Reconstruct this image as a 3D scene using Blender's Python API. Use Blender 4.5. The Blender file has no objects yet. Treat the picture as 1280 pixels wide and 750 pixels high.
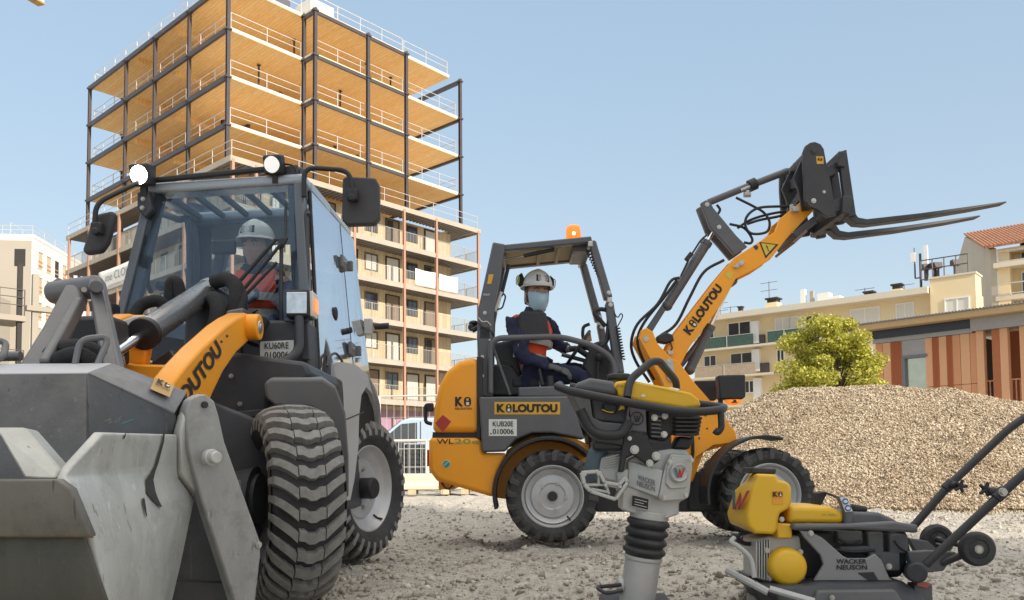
import bpy, bmesh, math, random
import numpy as np
from mathutils import Vector, Matrix, Euler
random.seed(7); rng = np.random.default_rng(7)
sc = bpy.context.scene
R_ = math.radians
V = Vector
# ------------------------------------------------------------------ camera
F = 1060.0; CAMZ = 0.54; PITCH = R_(3.0); ROLL = R_(-0.5); PCX, PCY = 640.0, 524.5
camd = bpy.data.cameras.new('camera'); cam = bpy.data.objects.new('camera', camd); sc.collection.objects.link(cam)
MC = Matrix.Translation((0, 0, CAMZ)) @ Matrix.Rotation(math.pi/2 + PITCH, 4, 'X') @ Matrix.Rotation(ROLL, 4, 'Z')
cam.matrix_world = MC
camd.sensor_width = 36.0; camd.lens = 36.0*F/1280.0; camd.shift_y = (PCY-375.0)/1280.0
camd.clip_start = 0.05; camd.clip_end = 3000.0
sc.camera = cam
def ray(px, py):
    return (MC.to_3x3() @ V(((px-PCX)/F, -(py-PCY)/F, -1.0)))
def P(px, py, Y):                       # point of the place seen at that spot of the photograph, Y metres ahead
    d = ray(px, py); return V((0, 0, CAMZ)) + d*(Y/d.y)
def G(px, py, z=0.0):                   # same, on the level z
    d = ray(px, py); return V((0, 0, CAMZ)) + d*((z-CAMZ)/d.z)
# ------------------------------------------------------------------ objects
WM = {}
def link(o, parent=None):
    sc.collection.objects.link(o)
    if parent is not None:
        o.parent = parent
    return o
def thing(name, label, cat, loc=(0, 0, 0), rz=0.0, group=None):
    o = bpy.data.objects.new(name, None); link(o)
    o.empty_display_size = 0.2
    o.location = loc; o.rotation_euler = (0, 0, rz)
    WM[o.name] = Matrix.Translation(loc) @ Matrix.Rotation(rz, 4, 'Z')
    tag(o, label, cat, group)
    return o
def tag(o, label=None, cat=None, group=None, kind=None):
    if label: o['label'] = label
    if cat: o['category'] = cat
    if group: o['group'] = group
    if kind: o['kind'] = kind
    return o
def copy_tree(o, parent=None):
    c = o.copy(); sc.collection.objects.link(c)
    if parent is not None: c.parent = parent
    for ch in list(o.children): copy_tree(ch, c)
    return c
def cr(pts, k=6, closed=False):         # smooth curve through points
    pts = [V(p) for p in pts]; n = len(pts); out = []
    rngi = range(n if closed else n-1)
    for i in rngi:
        if closed: p0, p1, p2, p3 = pts[i-1], pts[i], pts[(i+1) % n], pts[(i+2) % n]
        else:
            p1, p2 = pts[i], pts[i+1]
            p0 = pts[i-1] if i > 0 else p1*2-p2
            p3 = pts[i+2] if i+2 < n else p2*2-p1
        for j in range(k):
            t = j/k
            out.append(0.5*((2*p1)+(p2-p0)*t+(2*p0-5*p1+4*p2-p3)*t*t+(3*p1-p0-3*p2+p3)*t**3))
    if not closed: out.append(pts[-1])
    return out
def fillet(pts, r, k=5):                # polyline with rounded corners
    pts = [V(p) for p in pts]; out = [pts[0]]
    for i in range(1, len(pts)-1):
        a, b, c = pts[i-1], pts[i], pts[i+1]
        rr = min(r, (a-b).length*.45, (c-b).length*.45)
        s = b+(a-b).normalized()*rr; e = b+(c-b).normalized()*rr
        for j in range(k+1):
            t = j/k; out.append(s*(1-t)**2+b*2*t*(1-t)+e*t*t)
    out.append(pts[-1]); return out
def frame(axis):
    a = V(axis).normalized()
    h = V((0, 0, 1)) if abs(a.z) < .9 else V((1, 0, 0))
    x = a.cross(h).normalized(); y = a.cross(x).normalized()
    return x, y, a
class MB:
    def __init__(s, T=None):
        s.v = []; s.f = []; s.T = T
    def add(s, vs, fs):
        n = len(s.v)
        s.v += [(s.T @ V(p)) if s.T is not None else V(p) for p in vs]
        s.f += [[i+n for i in f] for f in fs]
        return s
    def box(s, c, d, R=None):
        c = V(c); vs = []
        for x in (-.5, .5):
            for y in (-.5, .5):
                for z in (-.5, .5):
                    p = V((x*d[0], y*d[1], z*d[2]))
                    vs.append(c+(R @ p if R is not None else p))
        return s.add(vs, [(0, 1, 3, 2), (4, 6, 7, 5), (0, 4, 5, 1), (2, 3, 7, 6), (0, 2, 6, 4), (1, 5, 7, 3)])
    def span(s, a, b):                  # box between two corners
        a = V(a); b = V(b); return s.box((a+b)/2, [abs(b[i]-a[i]) for i in range(3)])
    def bar(s, a, b, w, h=None, up=(0, 0, 1)):
        a = V(a); b = V(b); h = h or w; d = (b-a)
        y = d.normalized(); u = V(up)
        if abs(y.dot(u)) > .95: u = V((1, 0, 0))
        x = y.cross(u).normalized(); z = x.cross(y)
        vs = [p+x*(i*w/2)+z*(j*h/2) for p in (a, b) for i, j in ((-1, -1), (1, -1), (1, 1), (-1, 1))]
        return s.add(vs, [(3, 2, 1, 0), (4, 5, 6, 7), (0, 1, 5, 4), (1, 2, 6, 5), (2, 3, 7, 6), (3, 0, 4, 7)])
    def prism(s, pts, vec):
        pts = [V(p) for p in pts]; vec = V(vec); n = len(pts)
        vs = pts+[p+vec for p in pts]
        return s.add(vs, [list(range(n))[::-1], list(range(n, 2*n))]+[(i, (i+1) % n, n+(i+1) % n, n+i) for i in range(n)])
    def loft(s, rings, cap=True, closed=True):
        n = len(rings[0]); vs = [p for r in rings for p in r]; fs = []
        for k in range(len(rings)-1):
            for i in range(n if closed else n-1):
                j = (i+1) % n
                fs.append((k*n+i, k*n+j, (k+1)*n+j, (k+1)*n+i))
        if cap:
            fs.append(list(range(n))[::-1]); fs.append([(len(rings)-1)*n+i for i in range(n)])
        return s.add(vs, fs)
    def tube(s, pts, r, n=10, closed=False):
        pts = [V(p) for p in pts]; m = len(pts); rs = r if isinstance(r, (list, tuple)) else [r]*m
        rings = []; x = None
        for i in range(m):
            a = pts[i-1] if (i > 0 or closed) else pts[0]; b = pts[(i+1) % m] if (i < m-1 or closed) else pts[-1]
            t = (b-a).normalized()
            if x is None: x = frame(t)[0]
            x = (x-t*x.dot(t)).normalized(); y = t.cross(x)
            rings.append([pts[i]+(x*math.cos(2*math.pi*k/n)+y*math.sin(2*math.pi*k/n))*rs[i] for k in range(n)])
        if closed: return s.loft(rings+[rings[0]], cap=False)
        return s.loft(rings)
    def cyl(s, a, b, r, r2=None, n=20):
        return s.tube([a, b], [r, r if r2 is None else r2], n)
    def lathe(s, prof, o, axis, n=32, a0=0, a1=2*math.pi):
        x, y, a = frame(axis); o = V(o); full = abs(a1-a0-2*math.pi) < 1e-6
        rings = []
        for k in range(n if full else n+1):
            t = a0+(a1-a0)*k/n; d = x*math.cos(t)+y*math.sin(t)
            rings.append([o+d*r+a*h for r, h in prof])
        if full: rings.append(rings[0])
        return s.loft(rings, cap=False, closed=False)
    def ball(s, c, r, n=16, m=10, R=None):
        if not isinstance(r, (tuple, list)): r = (r, r, r)
        c = V(c); rings = []
        for j in range(m+1):
            t = math.pi*j/m
            ring = []
            for i in range(n):
                q = 2*math.pi*i/n
                p = V((r[0]*math.sin(t)*math.cos(q), r[1]*math.sin(t)*math.sin(q), r[2]*math.cos(t)))
                ring.append(c+(R @ p if R is not None else p))
            rings.append(ring)
        return s.loft(rings, cap=False)
    def build(s, name, mat, parent=None, bev=0, smooth=38, sub=0, seg=2, solid=0, weld=True):
        me = bpy.data.meshes.new(name)
        vs = s.v
        if parent is not None:
            Wi = WM[parent.name].inverted(); vs = [Wi @ p for p in vs]
        me.from_pydata([tuple(p) for p in vs], [], s.f)
        bm = bmesh.new(); bm.from_mesh(me)
        if weld: bmesh.ops.remove_doubles(bm, verts=bm.verts, dist=1e-6)
        bmesh.ops.recalc_face_normals(bm, faces=bm.faces)
        bm.to_mesh(me); bm.free()
        if smooth:
            me.shade_smooth(); me.set_sharp_from_angle(angle=R_(smooth))
        me.materials.append(mat)
        o = bpy.data.objects.new(name, me); link(o, parent)
        WM[o.name] = WM[parent.name].copy() if parent is not None else Matrix()
        if solid:
            m = o.modifiers.new('solid', 'SOLIDIFY'); m.thickness = solid; m.offset = 0
        if sub:
            m = o.modifiers.new('sub', 'SUBSURF'); m.levels = sub; m.render_levels = sub
        if bev:
            m = o.modifiers.new('bevel', 'BEVEL'); m.width = bev; m.segments = seg; m.limit_method = 'ANGLE'; m.angle_limit = R_(40)
            m.harden_normals = False
        return o
def pydata(name, vs, fs, mat, parent=None):     # big arrays, quads or triangles
    me = bpy.data.meshes.new(name)
    vs = np.asarray(vs, dtype=np.float32); fs = np.asarray(fs, dtype=np.int32); k = fs.shape[1]
    me.vertices.add(len(vs)); me.vertices.foreach_set('co', vs.ravel())
    me.loops.add(fs.size); me.loops.foreach_set('vertex_index', fs.ravel())
    me.polygons.add(len(fs)); me.polygons.foreach_set('loop_start', np.arange(0, fs.size, k, dtype=np.int32))
    me.update(calc_edges=True); me.validate()
    me.materials.append(mat)
    o = bpy.data.objects.new(name, me); link(o, parent); WM[o.name] = WM[parent.name].copy() if parent is not None else Matrix()
    return o
_dep = None
def text(txt, o, xv, yv, mat, parent, name='lettering', bold=0.0, depth=0.002, shear=0.0, proud=0.003):
    """lettering that fills the parallelogram o, o+xv, o+yv"""
    cu = bpy.data.curves.new('t', 'FONT'); cu.body = txt; cu.offset = bold; cu.shear = shear; cu.size = 1; cu.resolution_u = 4
    to = bpy.data.objects.new('t', cu); sc.collection.objects.link(to)
    bpy.context.view_layer.update()
    me = bpy.data.meshes.new_from_object(to.evaluated_get(bpy.context.evaluated_depsgraph_get()))
    bpy.data.objects.remove(to); bpy.data.curves.remove(cu)
    co = [v.co.copy() for v in me.vertices]; fs = [list(p.vertices) for p in me.polygons]
    bpy.data.meshes.remove(me)
    x0 = min(c.x for c in co); x1 = max(c.x for c in co); y0 = min(c.y for c in co); y1 = max(c.y for c in co)
    o = V(o); xv = V(xv); yv = V(yv); n = xv.cross(yv).normalized()
    mb = MB(); mb.add([o+xv*((c.x-x0)/(x1-x0))+yv*((c.y-y0)/(y1-y0))+n*proud for c in co], fs)
    return mb.build(name, mat, parent, smooth=0)
def decal(pts, mat, parent, name='sticker', proud=0.002):
    pts = [V(p) for p in pts]; n = (pts[1]-pts[0]).cross(pts[-1]-pts[0]).normalized()
    mb = MB(); mb.prism([p+n*proud for p in pts], n*-0.0015)
    return mb.build(name, mat, parent, smooth=0)
# ------------------------------------------------------------------ materials
def newmat(name):
    m = bpy.data.materials.new(name); m.use_nodes = True; nt = m.node_tree; nt.nodes.clear()
    return m, nt, nt.nodes, nt.links
def mixc(N, L, fac, a, b, mode='MIX'):
    n = N.new('ShaderNodeMix'); n.data_type = 'RGBA'; n.blend_type = mode
    for sock, val in ((n.inputs[0], fac), (n.inputs[6], a), (n.inputs[7], b)):
        if hasattr(val, 'links') or hasattr(val, 'is_linked'): L.new(val, sock)
        elif isinstance(val, (int, float)): sock.default_value = val
        else: sock.default_value = (*val[:3], 1)
    return n.outputs[2]
def noise(N, L, vec, scale, detail=4, rough=.6, dist=0.0):
    n = N.new('ShaderNodeTexNoise'); n.inputs['Scale'].default_value = scale; n.inputs['Detail'].default_value = detail
    n.inputs['Roughness'].default_value = rough; n.inputs['Distortion'].default_value = dist
    if vec is not None: L.new(vec, n.inputs['Vector'])
    return n.outputs['Fac']
def ramp(N, L, fac, *stops):
    n = N.new('ShaderNodeValToRGB'); e = n.color_ramp.elements
    while len(e) > 1: e.remove(e[0])
    for i, (p, c) in enumerate(stops):
        if not isinstance(c, (tuple, list)): c = (c, c, c)
        el = e[0] if i == 0 else e.new(p)
        el.position = p; el.color = (*c[:3], 1)
    L.new(fac, n.inputs[0]); return n.outputs[0]
def mat(name, col, rough=.5, metal=0.0, var=.12, scale=5, bump=0.0, bscale=80, dust=0.0, dcol=(.30, .27, .23), dscale=3, coat=0.0, spots=0.0, scol=None, spec=.5, sscale=None):
    m, nt, N, L = newmat(name)
    out = N.new('ShaderNodeOutputMaterial'); b = N.new('ShaderNodeBsdfPrincipled'); L.new(b.outputs[0], out.inputs[0])
    tc = N.new('ShaderNodeTexCoord'); vec = tc.outputs['Object']
    f1 = noise(N, L, vec, scale, 5)
    c = mixc(N, L, f1, [x*(1-var) for x in col], [min(1, x*(1+var)) for x in col])
    rgh = None
    if dust:
        f2 = noise(N, L, vec, dscale, 8, .7)
        f2 = ramp(N, L, f2, (.42, 0), (.72, 1))
        mm = N.new('ShaderNodeMath'); mm.operation = 'MULTIPLY'; L.new(f2, mm.inputs[0]); mm.inputs[1].default_value = dust
        c = mixc(N, L, mm.outputs[0], c, dcol)
    if spots:
        f3 = noise(N, L, vec, sscale or scale*7, 6, .8)
        f3 = ramp(N, L, f3, (.62, 0), (.70, 1))
        mm = N.new('ShaderNodeMath'); mm.operation = 'MULTIPLY'; L.new(f3, mm.inputs[0]); mm.inputs[1].default_value = spots
        c = mixc(N, L, mm.outputs[0], c, scol or [x*.4 for x in col])
    L.new(c, b.inputs['Base Color'])
    fr = noise(N, L, vec, scale*3, 6, .7)
    rr = ramp(N, L, fr, (.3, max(0, rough-.08)), (.75, min(1, rough+.12)))
    L.new(rr, b.inputs['Roughness'])
    b.inputs['Metallic'].default_value = metal; b.inputs['Coat Weight'].default_value = coat; b.inputs['Coat Roughness'].default_value = .15
    b.inputs['Specular IOR Level'].default_value = spec
    if bump:
        bn = N.new('ShaderNodeBump'); bn.inputs['Strength'].default_value = bump; bn.inputs['Distance'].default_value = .01
        L.new(noise(N, L, vec, bscale, 4, .6), bn.inputs['Height']); L.new(bn.outputs[0], b.inputs['Normal'])
    return m
def emit(name, col, s, base=(.8, .8, .8)):
    m, nt, N, L = newmat(name)
    out = N.new('ShaderNodeOutputMaterial'); b = N.new('ShaderNodeBsdfPrincipled'); L.new(b.outputs[0], out.inputs[0])
    b.inputs['Base Color'].default_value = (*base, 1); b.inputs['Emission Color'].default_value = (*col, 1); b.inputs['Emission Strength'].default_value = s
    b.inputs['Roughness'].default_value = .2
    return m
def glass(name, tint=(.75, .82, .85), f0=.04, rough=.0):
    m, nt, N, L = newmat(name)
    out = N.new('ShaderNodeOutputMaterial')
    t = N.new('ShaderNodeBsdfTransparent'); t.inputs[0].default_value = (*tint, 1)
    g = N.new('ShaderNodeBsdfGlossy'); g.inputs['Roughness'].default_value = rough; g.inputs['Color'].default_value = (.95, .97, 1, 1)
    lw = N.new('ShaderNodeLayerWeight'); lw.inputs[0].default_value = .5
    pw = N.new('ShaderNodeMath'); pw.operation = 'POWER'; L.new(lw.outputs['Facing'], pw.inputs[0]); pw.inputs[1].default_value = 5
    ma = N.new('ShaderNodeMath'); ma.operation = 'MULTIPLY_ADD'; L.new(pw.outputs[0], ma.inputs[0]); ma.inputs[1].default_value = 1-f0; ma.inputs[2].default_value = f0
    mx = N.new('ShaderNodeMixShader'); L.new(ma.outputs[0], mx.inputs[0]); L.new(t.outputs[0], mx.inputs[1]); L.new(g.outputs[0], mx.inputs[2])
    L.new(mx.outputs[0], out.inputs[0])
    return m
# ------------------------------------------------------------------ light
SUN_EL = 27.0; sh = V((.64, -.77, 0)).normalized()          # towards the sun: behind the viewer's right shoulder
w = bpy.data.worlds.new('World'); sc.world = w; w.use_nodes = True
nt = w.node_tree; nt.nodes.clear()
wo = nt.nodes.new('ShaderNodeOutputWorld'); bg = nt.nodes.new('ShaderNodeBackground'); sky = nt.nodes.new('ShaderNodeTexSky')
sky.sky_type = 'NISHITA'; sky.sun_disc = False; sky.sun_elevation = R_(SUN_EL); sky.sun_rotation = math.atan2(sh.x, sh.y)
sky.air_density = 1.0; sky.dust_density = .7; sky.ozone_density = 1.0; sky.altitude = 100
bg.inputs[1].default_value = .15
gm = nt.nodes.new('ShaderNodeGamma'); gm.inputs[1].default_value = .26
hs = nt.nodes.new('ShaderNodeHueSaturation'); hs.inputs['Saturation'].default_value = 2.0; hs.inputs['Value'].default_value = 1.84
nt.links.new(sky.outputs[0], gm.inputs[0]); nt.links.new(gm.outputs[0], hs.inputs['Color']); # bright veil added overhead, out of view, to lift the shaded foreground
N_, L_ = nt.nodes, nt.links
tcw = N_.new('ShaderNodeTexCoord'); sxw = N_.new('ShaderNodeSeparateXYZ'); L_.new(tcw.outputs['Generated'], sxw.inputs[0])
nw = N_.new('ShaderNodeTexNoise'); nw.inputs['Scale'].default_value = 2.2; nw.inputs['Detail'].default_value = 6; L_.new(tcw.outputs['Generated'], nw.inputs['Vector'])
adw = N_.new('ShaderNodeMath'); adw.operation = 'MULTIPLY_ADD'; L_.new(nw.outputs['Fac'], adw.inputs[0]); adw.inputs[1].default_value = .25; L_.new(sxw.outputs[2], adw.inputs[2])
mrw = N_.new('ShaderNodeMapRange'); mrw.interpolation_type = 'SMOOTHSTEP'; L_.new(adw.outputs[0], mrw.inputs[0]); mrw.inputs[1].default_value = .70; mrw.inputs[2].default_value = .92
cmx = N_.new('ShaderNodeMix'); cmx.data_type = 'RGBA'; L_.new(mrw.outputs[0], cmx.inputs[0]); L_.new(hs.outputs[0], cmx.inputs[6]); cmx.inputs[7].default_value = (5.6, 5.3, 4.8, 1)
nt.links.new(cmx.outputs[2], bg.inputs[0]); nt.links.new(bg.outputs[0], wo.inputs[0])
sd = bpy.data.lights.new('sun', 'SUN'); sd.energy = 2.6; sd.angle = R_(.55); sd.color = (1, .905, .77)
so = bpy.data.objects.new('sun', sd); link(so)
sv = sh*math.cos(R_(SUN_EL))+V((0, 0, math.sin(R_(SUN_EL))))
so.rotation_euler = sv.to_track_quat('Z', 'Y').to_euler(); so.location = sv*60
sc.view_settings.view_transform = 'Standard'; sc.view_settings.look = 'None'; sc.view_settings.gamma = 1; sc.view_settings.use_curve_mapping = False
sc.view_settings.exposure = 1.03
cy = sc.cycles
cy.max_bounces = 10; cy.diffuse_bounces = 5; cy.glossy_bounces = 4; cy.transparent_max_bounces = 24; cy.transmission_bounces = 6
cy.use_adaptive_sampling = True
# ================================================================== ground, heap
def vnoise(x, y, s, seed=0):                     # cheap smooth value noise with numpy
    r = np.random.default_rng(seed); g = r.random((256, 256))
    xs = x/s; ys = y/s; xi = np.floor(xs).astype(int); yi = np.floor(ys).astype(int); fx = xs-xi; fy = ys-yi
    fx = fx*fx*(3-2*fx); fy = fy*fy*(3-2*fy)
    a = g[xi % 256, yi % 256]; b = g[(xi+1) % 256, yi % 256]; c = g[xi % 256, (yi+1) % 256]; d = g[(xi+1) % 256, (yi+1) % 256]
    return (a*(1-fx)+b*fx)*(1-fy)+(c*(1-fx)+d*fx)*fy-.5
def ground_mat():
    m, nt, N, L = newmat('site gravel')
    out = N.new('ShaderNodeOutputMaterial'); b = N.new('ShaderNodeBsdfPrincipled'); L.new(b.outputs[0], out.inputs[0])
    tc = N.new('ShaderNodeTexCoord'); vec = tc.outputs['Object']
    v = N.new('ShaderNodeTexVoronoi'); v.inputs['Scale'].default_value = 26; L.new(vec, v.inputs['Vector'])
    v2 = N.new('ShaderNodeTexVoronoi'); v2.inputs['Scale'].default_value = 75; L.new(vec, v2.inputs['Vector'])
    c1 = ramp(N, L, noise(N, L, vec, 1.1, 8, .7), (.3, (.56, .40, .28)), (.5, (.62, .53, .40)), (.75, (.72, .65, .51)))
    c = mixc(N, L, .55, c1, ramp(N, L, v.outputs['Color'], (.0, (.34, .28, .21)), (.5, (.62, .53, .40)), (1, (.84, .76, .60))))
    c = mixc(N, L, .42, c, ramp(N, L, v2.outputs['Color'], (.0, (.20, .17, .13)), (1, (.74, .66, .52))))
    hv_ = N.new('ShaderNodeHueSaturation'); hv_.inputs['Value'].default_value = .74; hv_.inputs['Saturation'].default_value = .55; L.new(c, hv_.inputs['Color'])
    L.new(hv_.outputs[0], b.inputs['Base Color']); b.inputs['Roughness'].default_value = .95; b.inputs['Specular IOR Level'].default_value = .15
    ad = N.new('ShaderNodeMath'); ad.operation = 'ADD'; L.new(v.outputs['Distance'], ad.inputs[0])
    mu = N.new('ShaderNodeMath'); mu.operation = 'MULTIPLY'; L.new(noise(N, L, vec, 60, 6, .7), mu.inputs[0]); mu.inputs[1].default_value = .8
    L.new(mu.outputs[0], ad.inputs[1])
    bn = N.new('ShaderNodeBump'); bn.inputs['Strength'].default_value = .5; bn.inputs['Distance'].default_value = .02
    L.new(ad.outputs[0], bn.inputs['Height']); L.new(bn.outputs[0], b.inputs['Normal'])
    return m
GM = ground_mat()
def ghgt(x, y):
    near = np.clip(1-(np.hypot(x, y-6)-14)/12, 0, 1)
    rut = 0
    for x0, ph in ((-.15, 0), (.75, 0), (2.6, 1), (3.5, 1)):
        xc = x0+.35*np.sin(y*.45+ph)-.06*(y-5); rut = rut-.035*np.exp(-((x-xc)/.11)**2)+.022*np.exp(-((np.abs(x-xc)-.2)/.08)**2)
    rut = rut*(.4+.6*(np.sin(y*24)>0)*1.0)
    return near*(rut+vnoise(x+50, y+50, .9, 1)*.05+vnoise(x+50, y+50, .3, 2)*.045+vnoise(x+80, y+80, .11, 3)*.03)-.03
def make_ground():
    xs = np.concatenate([[-600, -200, -80, -40, -20], np.arange(-10, 12.01, .045), [20, 40, 80, 200, 600]])
    ys = np.concatenate([[-80, -30, -10, -3], np.arange(0.8, 20, .045), [30, 40, 60, 100, 200, 500, 1200]])
    X, Y = np.meshgrid(xs, ys, indexing='ij'); Z = ghgt(X, Y)
    vs = np.stack([X, Y, Z], -1).reshape(-1, 3); nx, ny = len(xs), len(ys)
    i, j = np.meshgrid(np.arange(nx-1), np.arange(ny-1), indexing='ij'); a = (i*ny+j).ravel()
    o = pydata('ground', vs, np.stack([a, a+ny, a+ny+1, a+1], -1), GM); o.data.shade_smooth()
    tag(o, kind='structure')
make_ground()
# --- many angular pebbles in one mesh
PEB = np.array([(1, 0, 0), (-1, 0, 0), (0, 1, 0), (0, -1, 0), (0, 0, 1), (0, 0, -1)], float)
PEBF = np.array([(0, 2, 4), (2, 1, 4), (1, 3, 4), (3, 0, 4), (2, 0, 5), (1, 2, 5), (3, 1, 5), (0, 3, 5)])
CUBV = np.array([(x, y, z) for x in (-.8, .8) for y in (-.8, .8) for z in (-.7, .7)], float)
CUBF = np.array([(0, 1, 3, 2), (4, 6, 7, 5), (0, 4, 5, 1), (2, 3, 7, 6), (0, 2, 6, 4), (1, 5, 7, 3)])
def pebbles(name, pos, size, m, cube=False, flat=.7):
    BV, BF = (CUBV, CUBF) if cube else (PEB, PEBF)
    n = len(pos); q = rng.normal(size=(n, 4)); q /= np.linalg.norm(q, axis=1)[:, None]
    w_, x, y, z = q.T
    R = np.stack([np.stack([1-2*(y*y+z*z), 2*(x*y-z*w_), 2*(x*z+y*w_)], -1), np.stack([2*(x*y+z*w_), 1-2*(x*x+z*z), 2*(y*z-x*w_)], -1),
                  np.stack([2*(x*z-y*w_), 2*(y*z+x*w_), 1-2*(x*x+y*y)], -1)], 1)
    k = len(BV); sh = BV[None]*(1+rng.uniform(-.35, .35, (n, k, 3)))*np.stack([np.ones(n), rng.uniform(.6, 1, n), rng.uniform(.45, flat, n)], -1)[:, None, :]
    vs = np.einsum('nij,nkj->nki', R, sh)*size[:, None, None]+pos[:, None, :]
    fs = (BF[None]+(np.arange(n)*k)[:, None, None]).reshape(-1, BF.shape[1])
    return pydata(name, vs.reshape(-1, 3), fs, m)
def stone_mat(name, stops):
    m, nt, N, L = newmat(name)
    out = N.new('ShaderNodeOutputMaterial'); b = N.new('ShaderNodeBsdfPrincipled'); L.new(b.outputs[0], out.inputs[0])
    g = N.new('ShaderNodeNewGeometry')
    tc = N.new('ShaderNodeTexCoord'); L.new(mixc(N, L, .85, ramp(N, L, g.outputs['Random Per Island'], *stops), ramp(N, L, noise(N, L, tc.outputs['Object'], .9, 6, .7), (.3, (.62, .55, .50)), (.6, (1, 1, 1)))  , 'MULTIPLY'), b.inputs['Base Color']); b.inputs['Roughness'].default_value = .9; b.inputs['Specular IOR Level'].default_value = .2
    return m
STONE = stone_mat('loose stone', [(0, (.22, .19, .16)), (.25, (.37, .335, .28)), (.7, (.48, .445, .38)), (1, (.64, .60, .53))])
n = 60000
yy = 1.3+rng.random(n)**1.5*11; xx = (rng.random(n)*2-1)*(yy*.66+.4)
n2 = 5000; x2 = rng.uniform(.3, 8.5, n2); y2 = 9.2-rng.random(n2)**2*2.6-.16*np.abs(x2-5); xx = np.concatenate([xx, x2]); yy = np.concatenate([yy, y2]); n = len(xx)
pos = np.stack([xx, yy, ghgt(xx, yy)+.002], -1); size = .004+rng.random(n)**7*.028
tag(pebbles('stones', pos, size, STONE, flat=.8), 'loose grey beige stones scattered over the gravel ground', None, None, 'stuff')
# --- heap of gravel
def heap_h(x, y):
    # ridge from (3,14.6) to (11,12.8), sloping at repose angle
    ax, ay, bx, by = 5.0, 14.0, 6.0, 13.7
    t = np.clip(((x-ax)*(bx-ax)+(y-ay)*(by-ay))/((bx-ax)**2+(by-ay)**2), 0, 1)
    d = np.hypot(x-(ax+t*(bx-ax)), y-(ay+t*(by-ay)))
    e_ = np.clip((x-(ax+t*(bx-ax)))/(d+.3), 0, 1); e_ = e_*e_*(3-2*e_)
    h = 2.02-(.43-.145*e_)*d
    h = .5*(h+np.sqrt(h*h+.02))-.07
    h = np.where(h > 1.62, 1.62+(h-1.62)*.42, h)
    return h+(vnoise(x+40, y+40, 1.3, 5)*.16+vnoise(x+40, y+40, .45, 6)*.07+vnoise(x+40, y+40, .12, 7)*.04)*np.clip(h*3, 0, 1)
def pile_mat():
    m, nt, N, L = newmat('heaped gravel')
    out = N.new('ShaderNodeOutputMaterial'); b = N.new('ShaderNodeBsdfPrincipled'); L.new(b.outputs[0], out.inputs[0])
    tc = N.new('ShaderNodeTexCoord'); vec = tc.outputs['Object']
    v = N.new('ShaderNodeTexVoronoi'); v.inputs['Scale'].default_value = 55; L.new(vec, v.inputs['Vector'])
    c = ramp(N, L, v.outputs['Color'], (.0, (.20, .15, .10)), (.45, (.50, .40, .28)), (1, (.70, .59, .44)))
    L.new(c, b.inputs['Base Color']); b.inputs['Roughness'].default_value = .95; b.inputs['Specular IOR Level'].default_value = .1
    bn = N.new('ShaderNodeBump'); bn.inputs['Strength'].default_value = 1; bn.inputs['Distance'].default_value = .04
    L.new(v.outputs['Distance'], bn.inputs['Height']); L.new(bn.outputs[0], b.inputs['Normal'])
    return m
xs = np.arange(-1.5, 16.5, .06); ys = np.arange(7.6, 19.5, .06)
X, Y = np.meshgrid(xs, ys, indexing='ij'); Z = heap_h(X, Y); Z = np.where(Z < .02, -.08, Z)
nx, ny = X.shape; i, j = np.meshgrid(np.arange(nx-1), np.arange(ny-1), indexing='ij')
keep = ((Z[:-1, :-1] > 0) | (Z[1:, 1:] > 0) | (Z[1:, :-1] > 0) | (Z[:-1, 1:] > 0)).ravel()
a = (i*ny+j).ravel()[keep]
heap = pydata('gravel_heap', np.stack([X, Y, Z], -1).reshape(-1, 3), np.stack([a, a+ny, a+ny+1, a+1], -1), pile_mat())
bm = bmesh.new(); bm.from_mesh(heap.data); bmesh.ops.delete(bm, geom=[v_ for v_ in bm.verts if not v_.link_faces], context='VERTS'); bm.to_mesh(heap.data); bm.free()
heap.data.shade_smooth()
tag(heap, 'large sunlit heap of beige crushed gravel behind the yellow machines', 'gravel heap')
n = 330000
xx = rng.uniform(-1, 14.5, n); yy = 7.8+rng.random(n)**1.2*7.6; hz = heap_h(xx, yy); k = (hz > .015) & (np.abs(xx) < yy*.86)
pos = np.stack([xx[k], yy[k], hz[k]+.004], -1); size = .008+rng.random(k.sum())**2.6*.018
pb = pebbles('gravel_stones', pos, size, stone_mat('heap stone', [(0, (.12, .085, .055)), (.25, (.29, .22, .15)), (.6, (.49, .405, .295)), (1, (.70, .61, .47))]), flat=.9)
pb.parent = heap; pb['kind'] = 'stuff'
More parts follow.
